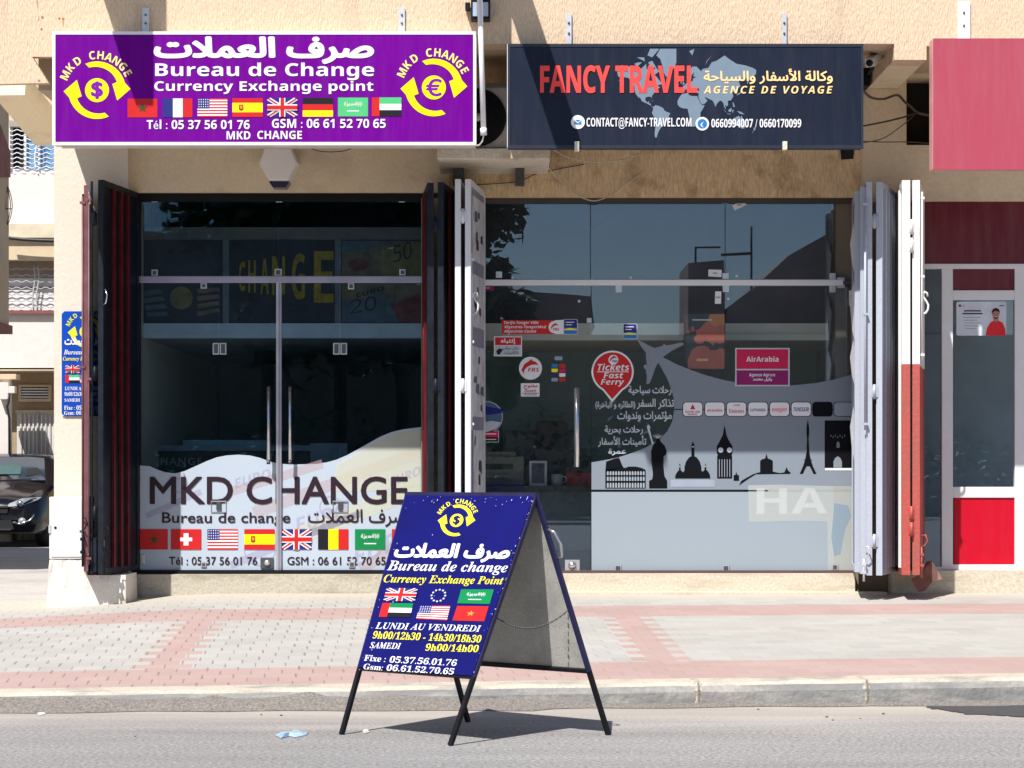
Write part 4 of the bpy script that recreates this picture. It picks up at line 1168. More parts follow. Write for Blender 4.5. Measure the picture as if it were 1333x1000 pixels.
# clock tower
pr.poly([(933.5, 623), (933.5, 594), (934.5, 592), (933, 590), (933, 581), (935, 578), (938, 572), (941, 566), (942, 560), (943.2, 553), (944.5, 560), (945.5, 566), (948, 572), (951.5, 578), (953.5, 581), (953.5, 590), (952.5, 592), (953, 594), (953, 623)], FBLK, 2)
pr.circ(938.2, 586, 3.4, FWH, 3, 16); pr.circ(949.5, 586, 3.4, FWH, 3, 16)
for k in range(5): pr.rect(936 + k * 3.4, 598, 936.8 + k * 3.4, 621, GREY, 3)
# bridge towers
pr.poly([(955, 626), (955, 619), (957.5, 618), (958.5, 614), (959.5, 618), (962, 619), (962, 626)], FBLK, 2)
pr.poly([(962, 632), (975, 623), (988, 615), (989.5, 615), (989.5, 600), (992, 598), (996, 597), (997.8, 590.5), (999.6, 597), (1003, 598), (1006, 600), (1006, 614), (1015, 616), (1021, 615), (1022, 613), (1024, 608), (1026, 613), (1029, 615), (1029, 617), (980, 617.5), (965, 626)], FBLK, 2)
# lattice tower
pr.poly([(1041, 617), (1045, 608), (1048, 599), (1050, 588), (1050.6, 572), (1049.8, 563), (1049.8, 557), (1050.6, 552), (1051.6, 546), (1052.6, 552), (1053.4, 557), (1053.4, 563), (1052.6, 572), (1053.4, 588), (1055.5, 599), (1058.5, 608), (1063, 617), (1058.8, 617), (1056.4, 611.5), (1054, 607), (1050, 607), (1047.6, 611.5), (1045.2, 617)], FBLK, 2)
pr.rect(1047, 598.2, 1056.6, 599.8, FBLK, 3)
# arch block
pr.poly([(1073.5, 547.5), (1111, 547.5), (1111, 609), (1073.5, 609)], FBLK, 2)
pr.poly([(1085, 609), (1085, 601), (1087, 596.5), (1090.5, 594), (1094, 596.5), (1096, 601), (1096, 609)], GFILM, 3)
pr.poly([(1089, 583), (1089, 577), (1091, 574.5), (1093, 577), (1093, 583)], GFILM, 3)
for k in range(7): pr.rect(1081 + k * 3, 566 + 2 * (k % 2), 1082 + k * 3, 568.5 + 2 * (k % 2), GFILM, 3)
pr.rect(1074, 609.5, 1111, 612.5, WHT, 3)
pr.build('skyline_print', gf)
# airline plaques on their line
pr = Pn(); pr.line([(878, 533), (889, 533)], 1.2, FBLK, 1); pr.line([(880, 533), (1085, 533)], 1.2, FBLK, 1); pr.build('connecting_line', gf)
LOGO = [('ROYAL AIR', DRED, 'sr'), ('airarabia', RED, 'sb'), ('Emirates', RED, 'se'), ('LUFTHANSA', BLU, 'sb'), ('easyJet', COR, 'sb'), ('TUNISAIR', BLU, 'sbi'), None, None]
for k, x0 in enumerate((889.3, 918, 946.3, 974.3, 1002.3, 1030.5, 1058.3, 1086)):
    pr = Pn(); x1 = min(x0 + 24.8, 1110.5)
    pr.rrect(x0 - .9, 523.2, x1 + .9, 542.4, 4.4, FBLK, 2)
    if LOGO[k]:
        pr.rrect(x0, 524, x1, 541.6, 4, WHT, 3)
        t_, m_, s__ = LOGO[k]
        if k == 0:
            pr.text('ROYAL AIR', x0 + 3, x1 - 3, 537.5, 2.6, m_, 'sb', 4); pr.text('MAROC', x0 + 6, x1 - 6, 540.5, 2.2, m_, 'sb', 4); pr.poly([(x0 + 9, 533), (x0 + 12.4, 526), (x0 + 15.8, 533)], RED, 4)
        elif k == 2: pr.arab('الإمارات', x0 + 8, x1 - 8, 526, 529.5, m_, 4, 0.02); pr.text(t_, x0 + 2.5, x1 - 2.5, 537.5, 5, m_, s__, 4)
        else: pr.text(t_, x0 + 2.5, x1 - 2.5, 535.6 if k != 1 else 536, 5.2 if k in (4, 5) else 3.6, m_, s__, 4)
    elif k == 7: pr.rrect(x0, 524, x1, 541.6, 4, GREY, 3)
    pr.build('airline_plaque', gf)
# arabic list of services
pr = Pn()
for t_, x0, x1, y0, y1 in (('رحلات سياحية', 818, 874, 502, 515), ('تذاكر السفر', 829, 877.5, 519, 533), ('(الطائره و الباخرة)', 775, 827, 522, 533), ('مؤتمرات وندوات', 803.5, 874.5, 535, 549), ('رحلات بحرية', 787, 837, 554, 566), ('تأمينات الأسفار', 778.5, 841.5, 567, 582), ('عمرة', 792, 815, 584, 593)):
    pr.arab(t_, x0, x1, y0, y1, FWH, 3, 0.022)
pr.build('lettering', F)
# bright mirrored reflection painted on the frosted film: glow and pale letters
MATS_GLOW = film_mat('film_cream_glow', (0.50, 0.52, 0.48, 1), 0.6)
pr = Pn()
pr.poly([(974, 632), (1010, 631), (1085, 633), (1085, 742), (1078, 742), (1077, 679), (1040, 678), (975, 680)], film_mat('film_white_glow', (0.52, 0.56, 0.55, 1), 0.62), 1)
pr.text('HA', 985, 1077, 669, 33, film_mat('film_reflected_letter', (0.72, 0.76, 0.76, 1), 0.45), 'sb', 2)
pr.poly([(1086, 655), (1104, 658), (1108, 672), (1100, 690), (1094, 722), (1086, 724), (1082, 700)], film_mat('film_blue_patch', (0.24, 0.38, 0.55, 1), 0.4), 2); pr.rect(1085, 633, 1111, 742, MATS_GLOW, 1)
pr.build('painted_reflection', F)

# ---------- red shop's front
REDP = mat('red_panel', L(230, 0, 46, 0.64), 0.4, var=0.04, spec=.25)
MARO = mat('maroon_panel', L(112, 6, 34, 0.75), 0.3, var=0.1, vs=1)
MAR2 = mat('maroon_lower_panel', L(120, 26, 76, 0.9), 0.3, var=0.1)
dusty(REDP, .02); dusty(MARO, .12)
F = thing('glass_shopfront', 'red panelled shopfront with white aluminium door frames beside the red shutter', 'shopfront', P(1280, 742, 0))
b = MB()
b.pbox(1190, 343.5, 1460, 350, -0.035, 0.07, WALU, .004); b.pbox(1226, 350, 1240.5, 742, -0.03, 0.06, WALU, .004); b.pbox(1240.5, 378, 1321, 390.5, -0.028, 0.055, WALU, .004)
b.pbox(1321, 350, 1340, 742, -0.03, 0.06, WALU, .004); b.pbox(1240.5, 634, 1321, 648, -0.028, 0.055, WALU, .004); b.pbox(1240.5, 735, 1321, 742, -0.028, 0.055, WALU); b.pbox(1192, 738, 1226, 742.5, -0.03, 0.06, WALU)
b.pbox(1340, 735, 1440, 742, -0.03, 0.06, WALU); b.build('frame', F)
b = MB(); b.pbox(1440, 350, 1460, 742, -0.03, 0.06, WALU); b.build('door_post', F)
b = MB(); b.pbox(1190, 262, 1199.5, 343.5, -0.03, 0.05, MARO); b.build('side_panel', F)
b = MB(); b.pbox(1200, 262.5, 1460, 343.5, -0.015, 0.04, MARO); b.build('fascia_panel', F, label='dark maroon panel above the red door')
b = MB(); b.pbox(1240.5, 350, 1321, 378, -0.012, 0.03, MARO); b.build('upper_panel', F)
b = MB(); b.pbox(1242, 648, 1320.5, 735, -0.015, 0.03, REDP, 0.004); b.build('door_panel', F, label='bright red lower door panel')
pane(F, 1192, 350, 1226, 738, GLASS_C); pane(F, 1240.5, 390.5, 1321, 634, GLASS_C); pane(F, 1340, 350, 1440, 735, GLASS_C)

# poster in the door with a man in a red shirt
ps = thing('poster', 'white poster of a smiling man in a red shirt on the red shop door', 'poster', P(1278, 437, -.003))
pr = Print(planemap(-0.002), 0, 0.0012); pr.rrect(1245, 393, 1310, 437, 2.5, mat('poster_paper', (0.62, 0.66, 0.74, 1), 0.4)); pr.build('sheet', ps)
SKIN = ink('skin', 190, 130, 105); SHIRT = ink('shirt_red', 225, 40, 45)
pr = Print(planemap(-0.002), 0, 0.0012)
pr.poly([(1283, 437), (1285, 427), (1289, 420), (1294, 417.5), (1300, 417.5), (1305, 420), (1308.5, 428), (1309.5, 437)], SHIRT, 1)
pr.poly([(1293, 417.6), (1293.5, 413), (1299.5, 413), (1300, 417.6), (1297, 419.5)], SKIN, 2)
pr.circ(1296.3, 409.5, 4.4, SKIN, 2, 20, None, 5.6)
pr.poly([(1291.4, 409), (1291.2, 405), (1293.5, 402), (1297, 401), (1300, 402.4), (1301.4, 405), (1301, 409), (1300, 406), (1297, 405), (1293.6, 405.6)], BLK, 3)
pr.rect(1293.6, 408.2, 1295, 409, BLK, 3); pr.rect(1297.6, 408.2, 1299, 409, BLK, 3); pr.rect(1294.6, 412.3, 1298, 413, WHT, 3); pr.poly([(1296, 409), (1296.9, 411.2), (1295.6, 411.2)], DRED, 3)
pr.build('man_print', ps)
pr = Print(planemap(-0.002), 0, 0.0012)
pr.circ(1249.5, 398, 1.8, DRED, 1, 14); pr.text('LG', 1252, 1255.5, 399.5, 3.0, GREY, 'sb', 1); pr.rect(1301, 397.4, 1307, 398.6, BLU, 1)
pr.rect(1255, 404, 1277, 405.6, BLK, 1); pr.rect(1253, 407.6, 1279, 409.2, BLK, 1)
for k, (x0, x1) in enumerate(((1254, 1276), (1254, 1272), (1255, 1277), (1254, 1274), (1256, 1270))): pr.rect(x0, 413 + 3.6 * k, x1, 413.8 + 3.6 * k, GREY, 1)
pr.build('lettering', ps)

# ================================================================== STICKERS ON THE GLASS
def sticker(label, cat, base, name='window_sticker'):
    return thing(name, label, cat, P(base[0], base[1], -.002))
Ps = lambda: Print(planemap(-0.001), 0.002, 0.001)
def dolphin(pr, cx, cy, k, lay):
    pr.poly([(cx - 9 * k, cy + 3 * k), (cx - 6 * k, cy - 3 * k), (cx - 1 * k, cy - 6.4 * k), (cx + 1.5 * k, cy - 8.6 * k), (cx + 2.4 * k, cy - 6.6 * k), (cx + 6 * k, cy - 5.4 * k), (cx + 9 * k, cy - 2.2 * k), (cx + 5.5 * k, cy - 2.6 * k), (cx + 1 * k, cy - 2.2 * k), (cx - 3.4 * k, cy + .2 * k), (cx - 6 * k, cy + 3.4 * k), (cx - 6.4 * k, cy + 7 * k), (cx - 8 * k, cy + 4.6 * k)], RED, lay)
t = sticker('long red ferry banner sticker with a white dolphin disc under the rail', 'sticker', (703, 435))
pr = Ps(); pr.rect(653, 417, 728, 435, RED); pr.poly([(722, 417), (734, 416.5), (734, 435), (722, 435)], WHT, 1); pr.build('sheet', t)
pr = Ps(); pr.circ(722, 426, 8, WHT, 2); dolphin(pr, 722, 425, .55, 3); pr.text('FRS', 720, 728, 430.5, 3.4, RED, 'sbi', 4)
pr.text('Tarifa-Tanger Ville', 656, 701, 421.8, 3.6, WHT, 'sbi', 2); pr.text('Algeciras-TangerMed', 656, 711, 427.4, 3.6, WHT, 'sbi', 2); pr.text('Algeciras-Ceuta', 656, 698, 433, 3.6, WHT, 'sbi', 2); pr.build('lettering', t)
for cx0, yy, lb in ((733.5, 415.5, 'small blue card sticker beside the long red ferry banner'), (811, 421.5, 'small blue card sticker above the nose of the white plane')):
    t = sticker(lb, 'sticker', (cx0 + 9, yy + 20))
    pr = Ps(); pr.rrect(cx0, yy, cx0 + 18.5, yy + 20, 2, FWH, 2); pr.rrect(cx0 + .8, yy + .7, cx0 + 17.7, yy + 19.2, 1.6, BLU, 3); pr.rrect(cx0 + .8, yy + 11, cx0 + 17.7, yy + 19.2, 1.4, SKYB, 4); pr.poly([(cx0 + 1, yy + 13), (cx0 + 8, yy + 11.5), (cx0 + 17.5, yy + 13), (cx0 + 17.5, yy + 14.4), (cx0 + 1, yy + 14.4)], YEL, 5)
    pr.rect(cx0 + 3, yy + 3.6, cx0 + 14, yy + 4.6, WHT, 5); pr.rect(cx0 + 3, yy + 7, cx0 + 11, yy + 8, WHT, 5); pr.build('card', t)
t = sticker('red and white warning sticker in Arabic with a camera symbol', 'sticker', (661, 463))
pr = Ps(); pr.rect(643, 438, 679.5, 464, WHT); pr.rect(644.5, 439.3, 678.3, 449.5, RED, 1); pr.rect(644.5, 450.3, 678.3, 462.8, FWH, 1); pr.build('sheet', t)
pr = Ps(); pr.arab('إنتباه', 652, 671, 440.5, 448.5, WHT, 2, .03); pr.arab('مكان مراقب', 654, 675, 451.5, 456, BLK, 2, .01); pr.arab('بالكاميرات', 656, 675, 457, 461.8, BLK, 2, .01); pr.poly([(646, 457), (650, 453.5), (655, 455.5), (652, 459), (651, 461.5), (647.5, 461.5)], BLK, 2); pr.build('lettering', t)
t = sticker('round white dolphin sticker above the small open sign', 'sticker', (690.5, 494))
pr = Ps(); pr.circ(690.5, 479.5, 15, WHT); pr.build('sheet', t)
pr = Ps(); dolphin(pr, 690, 478, 1.25, 1); pr.text('FRS', 687, 702, 484, 5, RED, 'sbi', 2); pr.build('lettering', t)
t = sticker('small sheet of payment card logos beside the round dolphin sticker', 'sticker', (727, 497))
pr = Ps()
for k, m_ in enumerate((SKYB, RED, YEL, CRIM, BLU, WHT, GREY, RED)):
    x0 = 718 + 10 * (k % 2); y0 = 474 + 6 * (k // 2); pr.rect(x0, y0, x0 + 8, y0 + 4.6, m_, 0)
pr.rect(722, 464, 732, 469, GREY, 0); pr.build('card', t)
t = sticker('small red and white open sign in Arabic and French', 'sticker', (690, 517))
pr = Ps(); pr.rect(678, 499, 702.3, 516.3, WHT); pr.arab('مفتوح', 682, 700, 500.5, 506.5, RED, 1, .03); pr.text('Ouvert', 683, 698, 511, 4.2, RED, 'sb', 1); pr.rect(680, 511.8, 701, 512.5, BLU, 1); pr.rect(682, 513.6, 699, 514.8, GREY, 1); pr.build('sheet', t)
t = sticker('red pin shaped ferry ticket sticker in front of the Arabic list', 'sticker', (797, 523))
def pin(r, tip): 
    pts = []
    for k in range(33):
        a = R(118 + 304 * k / 32); pts.append((797.5 + r * math.cos(a), 484 + r * math.sin(a)))
    return pts + [(797, tip)]
pr = Ps(); pr.poly(pin(27.5, 524), WHT); pr.poly(pin(25.2, 519.5), RED, 1); pr.build('sheet', t)
pr = Ps(); pr.circ(798.5, 468.5, 6.4, WHT, 2); dolphin(pr, 798.5, 467.5, .55, 3); pr.text('FRS', 797, 804, 472, 3, BLU, 'sbi', 4); pr.text('Tickets', 778, 819, 482.5, 8.5, WHT, 'sbi', 2); pr.rect(777, 483.6, 818.5, 484.6, WHT, 2)
pr.text('Fast', 785.5, 811.5, 492.5, 7.5, WHT, 'sbi', 2); pr.text('Ferry', 782, 812.5, 500.8, 7.2, WHT, 'sbi', 2); pr.build('lettering', t)
t = sticker('pink and purple airline agency sticker on the right pane', 'sticker', (992, 503))
pr = Ps(); pr.rect(957, 453, 1028, 503, FWH); pr.rect(958.8, 454.8, 1026, 480.3, CRIM, 1); pr.rect(958.8, 482.3, 1026, 501.2, PLUM, 1); pr.build('sheet', t)
pr = Ps(); pr.text('AirArabia', 971.5, 1013.5, 471, 6.6, WHT, 'sb', 2); pr.text('Agence Agréée', 975, 1009, 490, 4.0, WHT, 'sb', 2); pr.arab('وكيل معتمد', 980, 1005, 491.5, 496.5, WHT, 2, .03); pr.build('lettering', t)
t = sticker('pale blue round travel sticker half hidden by the white shutter', 'sticker', (636, 562))
pr = Ps(); pr.circ(634, 543, 20.5, FWH, 0, 40); pr.circ(634, 543, 19.6, ink('steel_blue', 70, 100, 130), 1, 40); pr.poly([(626, 528), (645, 531), (658, 534), (652, 538), (630, 541), (618, 541), (618, 530)], NAVY, 2); pr.poly([(618, 552), (640, 548), (652, 550), (646, 558), (634, 562.5), (622, 559)], FWH, 2); pr.build('sheet', t)
t = sticker('red and black label under the round blue sticker', 'sticker', (636, 576))
pr = Ps(); pr.rect(618, 560.5, 649.5, 576, FWH); pr.rect(618, 561.3, 648.7, 569, CRIM, 1); pr.rect(618, 569, 648.7, 575.2, BLK, 1); pr.rect(628, 564.4, 646, 565.6, WHT, 2); pr.rect(628, 571.6, 646, 572.6, WHT, 2); pr.build('sheet', t)
for lb, q in (('torn paper tag stuck under the agency header', [(953, 267.5), (968.5, 261.3), (971.7, 267), (956, 274.3)]), ('paper tag stuck above the white rail near the middle clamp', [(922.2, 351), (939.5, 351.5), (939.3, 361), (922, 360)]),
              ('upright paper tag stuck below the white rail near the map', [(931, 379.5), (939, 379.5), (938.5, 395.5), (930.5, 395.5)]), ('dark little label under the rail beside the white shutter', [(626, 372), (642.5, 371.5), (642.5, 378.5), (626, 378.5)])):
    t = sticker(lb, 'paper tag', q[0], 'paper_tag')
    pr = Ps(); pr.poly(q, WHT if 'dark' not in lb else PLUM); 
    a, c = q[0], q[2]
    cx_, cy_ = (a[0] + c[0]) / 2, (a[1] + c[1]) / 2
    pr.rect(cx_ - 3, cy_ - 1.2, cx_ + 3, cy_ + .6, GREY, 1); pr.build('sheet', t)

# ================================================================== FOLDING STEEL SHUTTERS
SBLK = mat('black_shutter_paint', (0.006, 0.0065, 0.011, 1), 0.5, var=0.4, vs=9, spec=.18)
SRED = mat('dark_red_shutter_rib', (0.11, 0.010, 0.014, 1), 0.5, var=0.3, vs=9, spec=.2)
SMAR = mat('maroon_shutter_edge', (0.17, 0.070, 0.078, 1), 0.5, var=0.3, vs=8)
SNAV = mat('blue_black_edge', (0.010, 0.014, 0.022, 1), 0.5, var=0.4, vs=10, spec=.2)
SWHT = stained('white_shutter_paint', (0.66, 0.67, 0.72, 1), (0.38, 0.34, 0.34, 1), 5, (0.62, 0.8), (1, 1, .3), rough=0.5, bump=0.15, fine=0.05)
SGRY = stained('grey_blue_shutter_paint', (0.40, 0.43, 0.50, 1), (0.22, 0.24, 0.29, 1), 4, (0.58, 0.8), (1, 1, .25), rough=0.5, bump=0.15, fine=0.05)
SLIL = stained('lilac_grey_shutter_face', (0.24, 0.24, 0.31, 1), (0.16, 0.15, 0.20, 1), 4, (0.5, 0.75), (1, 1, .3), rough=0.5)
SCRM = stained('off_white_shutter_paint', (0.76, 0.73, 0.71, 1), (0.50, 0.36, 0.26, 1), 5, (0.66, 0.8), (1, 1, .3), rough=0.5, bump=0.15, fine=0.04)
SRDP = stained('sun_faded_red_paint', (0.42, 0.075, 0.06, 1), (0.28, 0.09, 0.07, 1), 6, (0.5, 0.75), (1, 1, .4), rough=0.55, fine=0.08)
SRST = mat('rusty_plate', (0.17, 0.062, 0.045, 1), 0.85, var=0.45, vs=14, bump=0.4)

def leaf(parent, fx, bx, mf, me, yf=-0.90, yb=-0.09, zt=3.70, zb=0.445, th=0.045, ribs=(), rm=None, side=1, ew=0.05, lower=None, zsplit=None, caps=None):
    """one steel leaf: a plate from its front edge (photo x fx at depth yf) back to (bx, yb), a stile along the front edge and ribs on one side"""
    A = Vector((GX(fx, yf), yf, 0)); Bk = Vector((GX(bx, yb), yb, 0))
    d = (Bk - A).normalized(); nrm = Vector((-d.y, d.x, 0)) * -side      # towards the ribbed side
    if nrm.x * side < 0: nrm = -nrm
    def slab(mb, s0, s1, n0, n1, z0, z1, m):
        q = []
        for z in (z0, z1):
            for s_, n_ in ((s0, n0), (s1, n0), (s1, n1), (s0, n1)):
                p = A + d * s_ + nrm * n_; q.append((p.x, p.y, z))
        mb.add(q, [(0, 3, 2, 1), (4, 5, 6, 7), (0, 1, 5, 4), (1, 2, 6, 5), (2, 3, 7, 6), (3, 0, 4, 7)], m)
    ln = (Bk - A).length
    b = MB()
    if lower:
        slab(b, 0.05, ln, -th * .35, th * .35, zb + .02, zsplit, lower); slab(b, 0.05, ln, -th * .35, th * .35, zsplit, zt - .02, mf)
    else: slab(b, 0.05, ln, -th * .35, th * .35, zb + .02, zt - .02, mf)
    lf = b.build('shutter_leaf', parent)
    b = MB()
    for s0, s1 in ((0.0, ew), (ln - .045, ln)):
        if lower:
            slab(b, s0, s1, -th / 2, th / 2, zb, zsplit, lower); slab(b, s0, s1, -th / 2, th / 2, zsplit, zt, me)
        else: slab(b, s0, s1, -th / 2, th / 2, zb, zt, me)
    for z0, z1 in ((zb, zb + .05), (zt - .05, zt)):
        slab(b, ew, ln - .045, -th / 2, th / 2, z0, z1, (lower if (lower and z0 < 1) else me))
    b.build('stile', lf)
    for r_ in ribs:
        b = MB(); slab(b, r_ * ln - .02, r_ * ln + .02, th * .35, th * .35 + .022, zb + .05, zt - .05, rm or me); b.build('rib', lf)
    return lf
def hinges(parent, px, zs, m, y=-0.90, w=0.03):
    for z in zs:
        b = MB(); x = GX(px, y); b.tube([(x, y - .006, z - .06), (x, y - .006, z + .06)], 0.013, m, 8)
        b.box(x - w, x + w, y - .004, y + .004, z - .045, z + .045, m); b.build('hinge', parent)
def dropbolt(parent, px, y0, y1, m, Y=-0.915, loop=True):
    b = MB(); a, c = P(px, y0, Y), P(px, y1, Y)
    b.tube([a, c], 0.009, m, 8)
    for f in (0.25, 0.6): 
        q = a.lerp(c, f); b.box(q.x - .018, q.x + .018, Y - .012, Y + .02, q.z - .012, q.z + .012, m)
    if loop: b.tube([a, a + Vector((.02, -.02, .01)), a + Vector((.045, -.03, .05)), a + Vector((.03, -.02, .10)), a + Vector((0, 0, .09))], 0.006, m, 6)
    b.build('drop_bolt', parent)
def rod(parent, px, y0, y1, m, Y=-0.90, r=0.010):
    b = MB(); b.tube([P(px, y0, Y), P(px, y1, Y)], r, m, 8)
    for yy in (y0 + 8, (y0 + y1) / 2, y1 - 8):
        q = P(px, yy, Y); b.box(q.x - .022, q.x + .022, Y - .012, Y + .015, q.z - .01, q.z + .01, m)
    b.build('locking_rod', parent)
def shook(parent, px, m, Y=-0.88, y0=380, y1=409):
    pts = []
    for k in range(13):
        a = R(160 - 25 * k); pts.append(P(px + 3.2 + 2.8 * math.cos(a), y0 + 5 - 4.4 * math.sin(a), Y))
    pts = [P(px + 6.5, y0 + 6, Y), P(px + 5.6, y0 + 1.5, Y), P(px + 2.8, y0, Y), P(px + .6, y0 + 2.6, Y), P(px + .8, y0 + 6.5, Y), P(px + 4.6, y0 + 12, Y), P(px + 7.4, y0 + 17, Y), P(px + 7.0, y0 + 23, Y), P(px + 4.2, y0 + 27.4, Y), P(px, y0 + 29, Y)]
    b = MB(); b.tube(pts, 0.009, m, 8); b.build('hook_handle', parent)

t = thing('folding_shutter', 'black folding shutter with dark red ribs stacked beside the cream corner column', 'shutter', P(140, 748, -.9))
leaf(t, 112, 112.5, SBLK, SMAR, -0.90, -0.24, 3.655, 0.47, 0.034, (.3,), SRED, -1)
leaf(t, 119.6, 119, SBLK, SNAV, -0.88, -0.26, 3.69, 0.45, 0.022, (), None, 1)
leaf(t, 131, 178, SBLK, SNAV, -0.90, -0.07, 3.70, 0.445, 0.045, (.27, .47, .66), SRED, 1)
rod(t, 107.5, 256, 700, SMAR, -0.90, 0.008); rod(t, 115.6, 252, 735, SMAR, -0.925, 0.006)
hinges(t, 123.5, (3.38, 2.1, 0.95), SNAV, -.9, .018); dropbolt(t, 107.5, 690, 738, SBLK, -.92); dropbolt(t, 136, 702, 748, SBLK, -.92)
b = MB(); b.pbox(121.5, 700, 125.5, 745, -.9, .03, SNAV); b.build('stay', t)
b = MB(); b.tube([P(137, 377, -.915), P(139.5, 384, -.93), P(138, 394, -.93), P(135, 397, -.915)], .006, STEEL, 6); b.build('padlock_loop', t)

t = thing('folding_shutter', 'black folding shutter with red ribs stacked right of the money changer glass', 'shutter', P(568, 748, -.9))
leaf(t, 560.5, 553, SBLK, SNAV, -0.90, -0.07, 3.675, 0.45, 0.052, (.35, .6), SRED, -1)
leaf(t, 573.5, 596, SBLK, SNAV, -0.90, -0.09, 3.68, 0.45, 0.048, (.35, .65), SRED, 1)
b = MB(); b.tube([P(551.5, 372, -.6), P(552, 560, -.6)], .012, SRED, 8); b.build('locking_rod', t)
hinges(t, 567.2, (3.33, 2.0, 0.85), SNAV)

t = thing('folding_shutter', 'white folding shutter plastered with worn posters left of the agency glass', 'shutter', P(602, 748, -.9))
leaf(t, 596, 606, SWHT, SWHT, -0.90, -0.09, 3.705, 0.445, 0.047, (), None, -1)
lf = leaf(t, 609, 628.5, SLIL, SWHT, -0.90, -0.08, 3.705, 0.445, 0.046, (), None, 1)
rod(t, 613.6, 330, 560, SWHT, -.86, 0.008); hinges(t, 602.5, (3.4, 2.0, 0.75), SWHT); shook(t, 615, FRW, -.80)
# worn posters on its inner face
PAPR = mat('worn_poster_paper', (0.52, 0.53, 0.58, 1), 0.8, var=0.25, vs=7); PINKD = mat('worn_poster_dark', (0.10, 0.11, 0.15, 1), 0.8, var=0.4, vs=9)
A = Vector((GX(609, -.9), -.9, 0)); Bk = Vector((GX(628.5, -.08), -.08, 0)); d_ = (Bk - A); nn = Vector((-d_.y, d_.x, 0)).normalized()
if nn.x < 0: nn = -nn
def onleaf(u, z, h): p = A + d_ * u + nn * (0.0175 + h); return (p.x, p.y, z)
for u0, u1, z0, z1 in ((.12, .95, 3.05, 3.6), (.15, .92, 2.5, 2.95), (.12, .95, 1.75, 2.35), (.2, .95, 1.1, 1.65), (.15, .9, .55, 1.02)):
    b = MB(); b.add([onleaf(u0, z0, .003), onleaf(u1, z0 + .01, .003), onleaf(u1, z1, .003), onleaf(u0, z1 - .01, .003)], [(0, 1, 2, 3)], PAPR)
    for k in range(5):
        uu, zz = random.uniform(u0 + .05, u1 - .25), random.uniform(z0 + .05, z1 - .15); du, dz = random.uniform(.1, .25), random.uniform(.04, .12)
        b.add([onleaf(uu, zz, .0045 + .0005 * k), onleaf(uu + du, zz + random.uniform(-.03, .03), .0045 + .0005 * k), onleaf(uu + du * .9, zz + dz, .0045 + .0005 * k), onleaf(uu + du * .1, zz + dz * .8, .0045 + .0005 * k)], [(0, 1, 2, 3)], random.choice((PINKD, PINKD, SRED, SNAV)))
    b.build('worn_poster', t)

t = thing('folding_shutter', 'grey blue folding shutter with ribbed face right of the agency glass', 'shutter', P(1140, 750, -.95))
leaf(t, 1116.5, 1112.5, SLIL, SGRY, -0.80, -0.12, 3.62, 0.46, 0.05, (), None, -1)
leaf(t, 1123.5, 1116, SLIL, SGRY, -0.90, -0.12, 3.64, 0.45, 0.045, (), None, -1)
leaf(t, 1131.5, 1122, SLIL, SGRY, -0.95, -0.10, 3.675, 0.44, 0.048, (.2, .4), SGRY, -1)
leaf(t, 1144.5, 1168, SGRY, SGRY, -0.95, -0.09, 3.675, 0.44, 0.05, (.14, .3, .46, .62, .78, .92), SGRY, 1)
rod(t, 1126.3, 258, 560, SGRY, -.975, 0.010); dropbolt(t, 1124.5, 727, 757, GALV, -.975); hinges(t, 1138, (3.35, 1.95, 0.72), SGRY, -.95)
PALEC = mat('pale_curl_paint', (0.66, 0.66, 0.70, 1), 0.6)
b = MB()
xx = GX(1113.5, -.8)
for zc_, hh in ((3.15, .22), (2.62, .26), (2.2, .20), (1.6, .24)):
    b.add([(xx, -.78, zc_ - hh), (xx + .004, -.6, zc_ - hh * .5), (xx + .004, -.5, zc_ + hh * .3), (xx, -.7, zc_ + hh), (xx, -.79, zc_ + hh * .4)], [(0, 1, 2, 3, 4)], PALEC)
b.build('painted_curl', t)

t = thing('folding_shutter', 'folding shutter painted white above and faded red below', 'shutter', P(1186, 750, -.98))
zs = GZ(474, -.98)
leaf(t, 1179.5, 1170, SCRM, SCRM, -0.98, -0.10, 3.685, 0.445, 0.066, (.3,), SCRM, -1, lower=SRDP, zsplit=zs)
leaf(t, 1192.5, 1199, SCRM, SCRM, -0.98, -0.10, 3.685, 0.445, 0.060, (), None, 1, lower=SRDP, zsplit=zs)
rod(t, 1199.8, 250, 470, SCRM, -.95, 0.011); shook(t, 1201, FRW, -.93); dropbolt(t, 1199.5, 712, 752, SRDP, -.96); hinges(t, 1186.3, (3.3, 3.15), SCRM, -.985, .02); hinges(t, 1186.3, (0.95, 0.82), SRDP, -.985, .02)
b = MB()   # bent rusty kick plate leaning at its foot
a_ = [P(1186, 754, -.70), P(1199, 746, -.66), P(1206, 731, -.60), P(1213, 730, -.60), P(1213.5, 757, -.60), P(1204, 769, -.64), P(1196, 771, -.68), P(1190, 763, -.70)]
b.add([v for v in a_] + [v + Vector((0.006, .012, 0)) for v in a_], [tuple(range(8)), tuple(range(15, 7, -1))] + [(i, (i + 1) % 8, (i + 1) % 8 + 8, i + 8) for i in range(8)], SRST)
c_ = [P(1213.2, 730, -.60), P(1227, 754, -.52), P(1213.7, 757, -.60)]
SRSL = mat('rusty_plate_edge', (0.50, 0.27, 0.21, 1), 0.8, var=0.2, vs=14)
b.add([v for v in c_] + [v + Vector((0, .012, 0)) for v in c_], [(0, 1, 2), (5, 4, 3), (0, 1, 4, 3), (1, 2, 5, 4), (2, 0, 3, 5)], SRSL)
b.build('kick_plate', t)

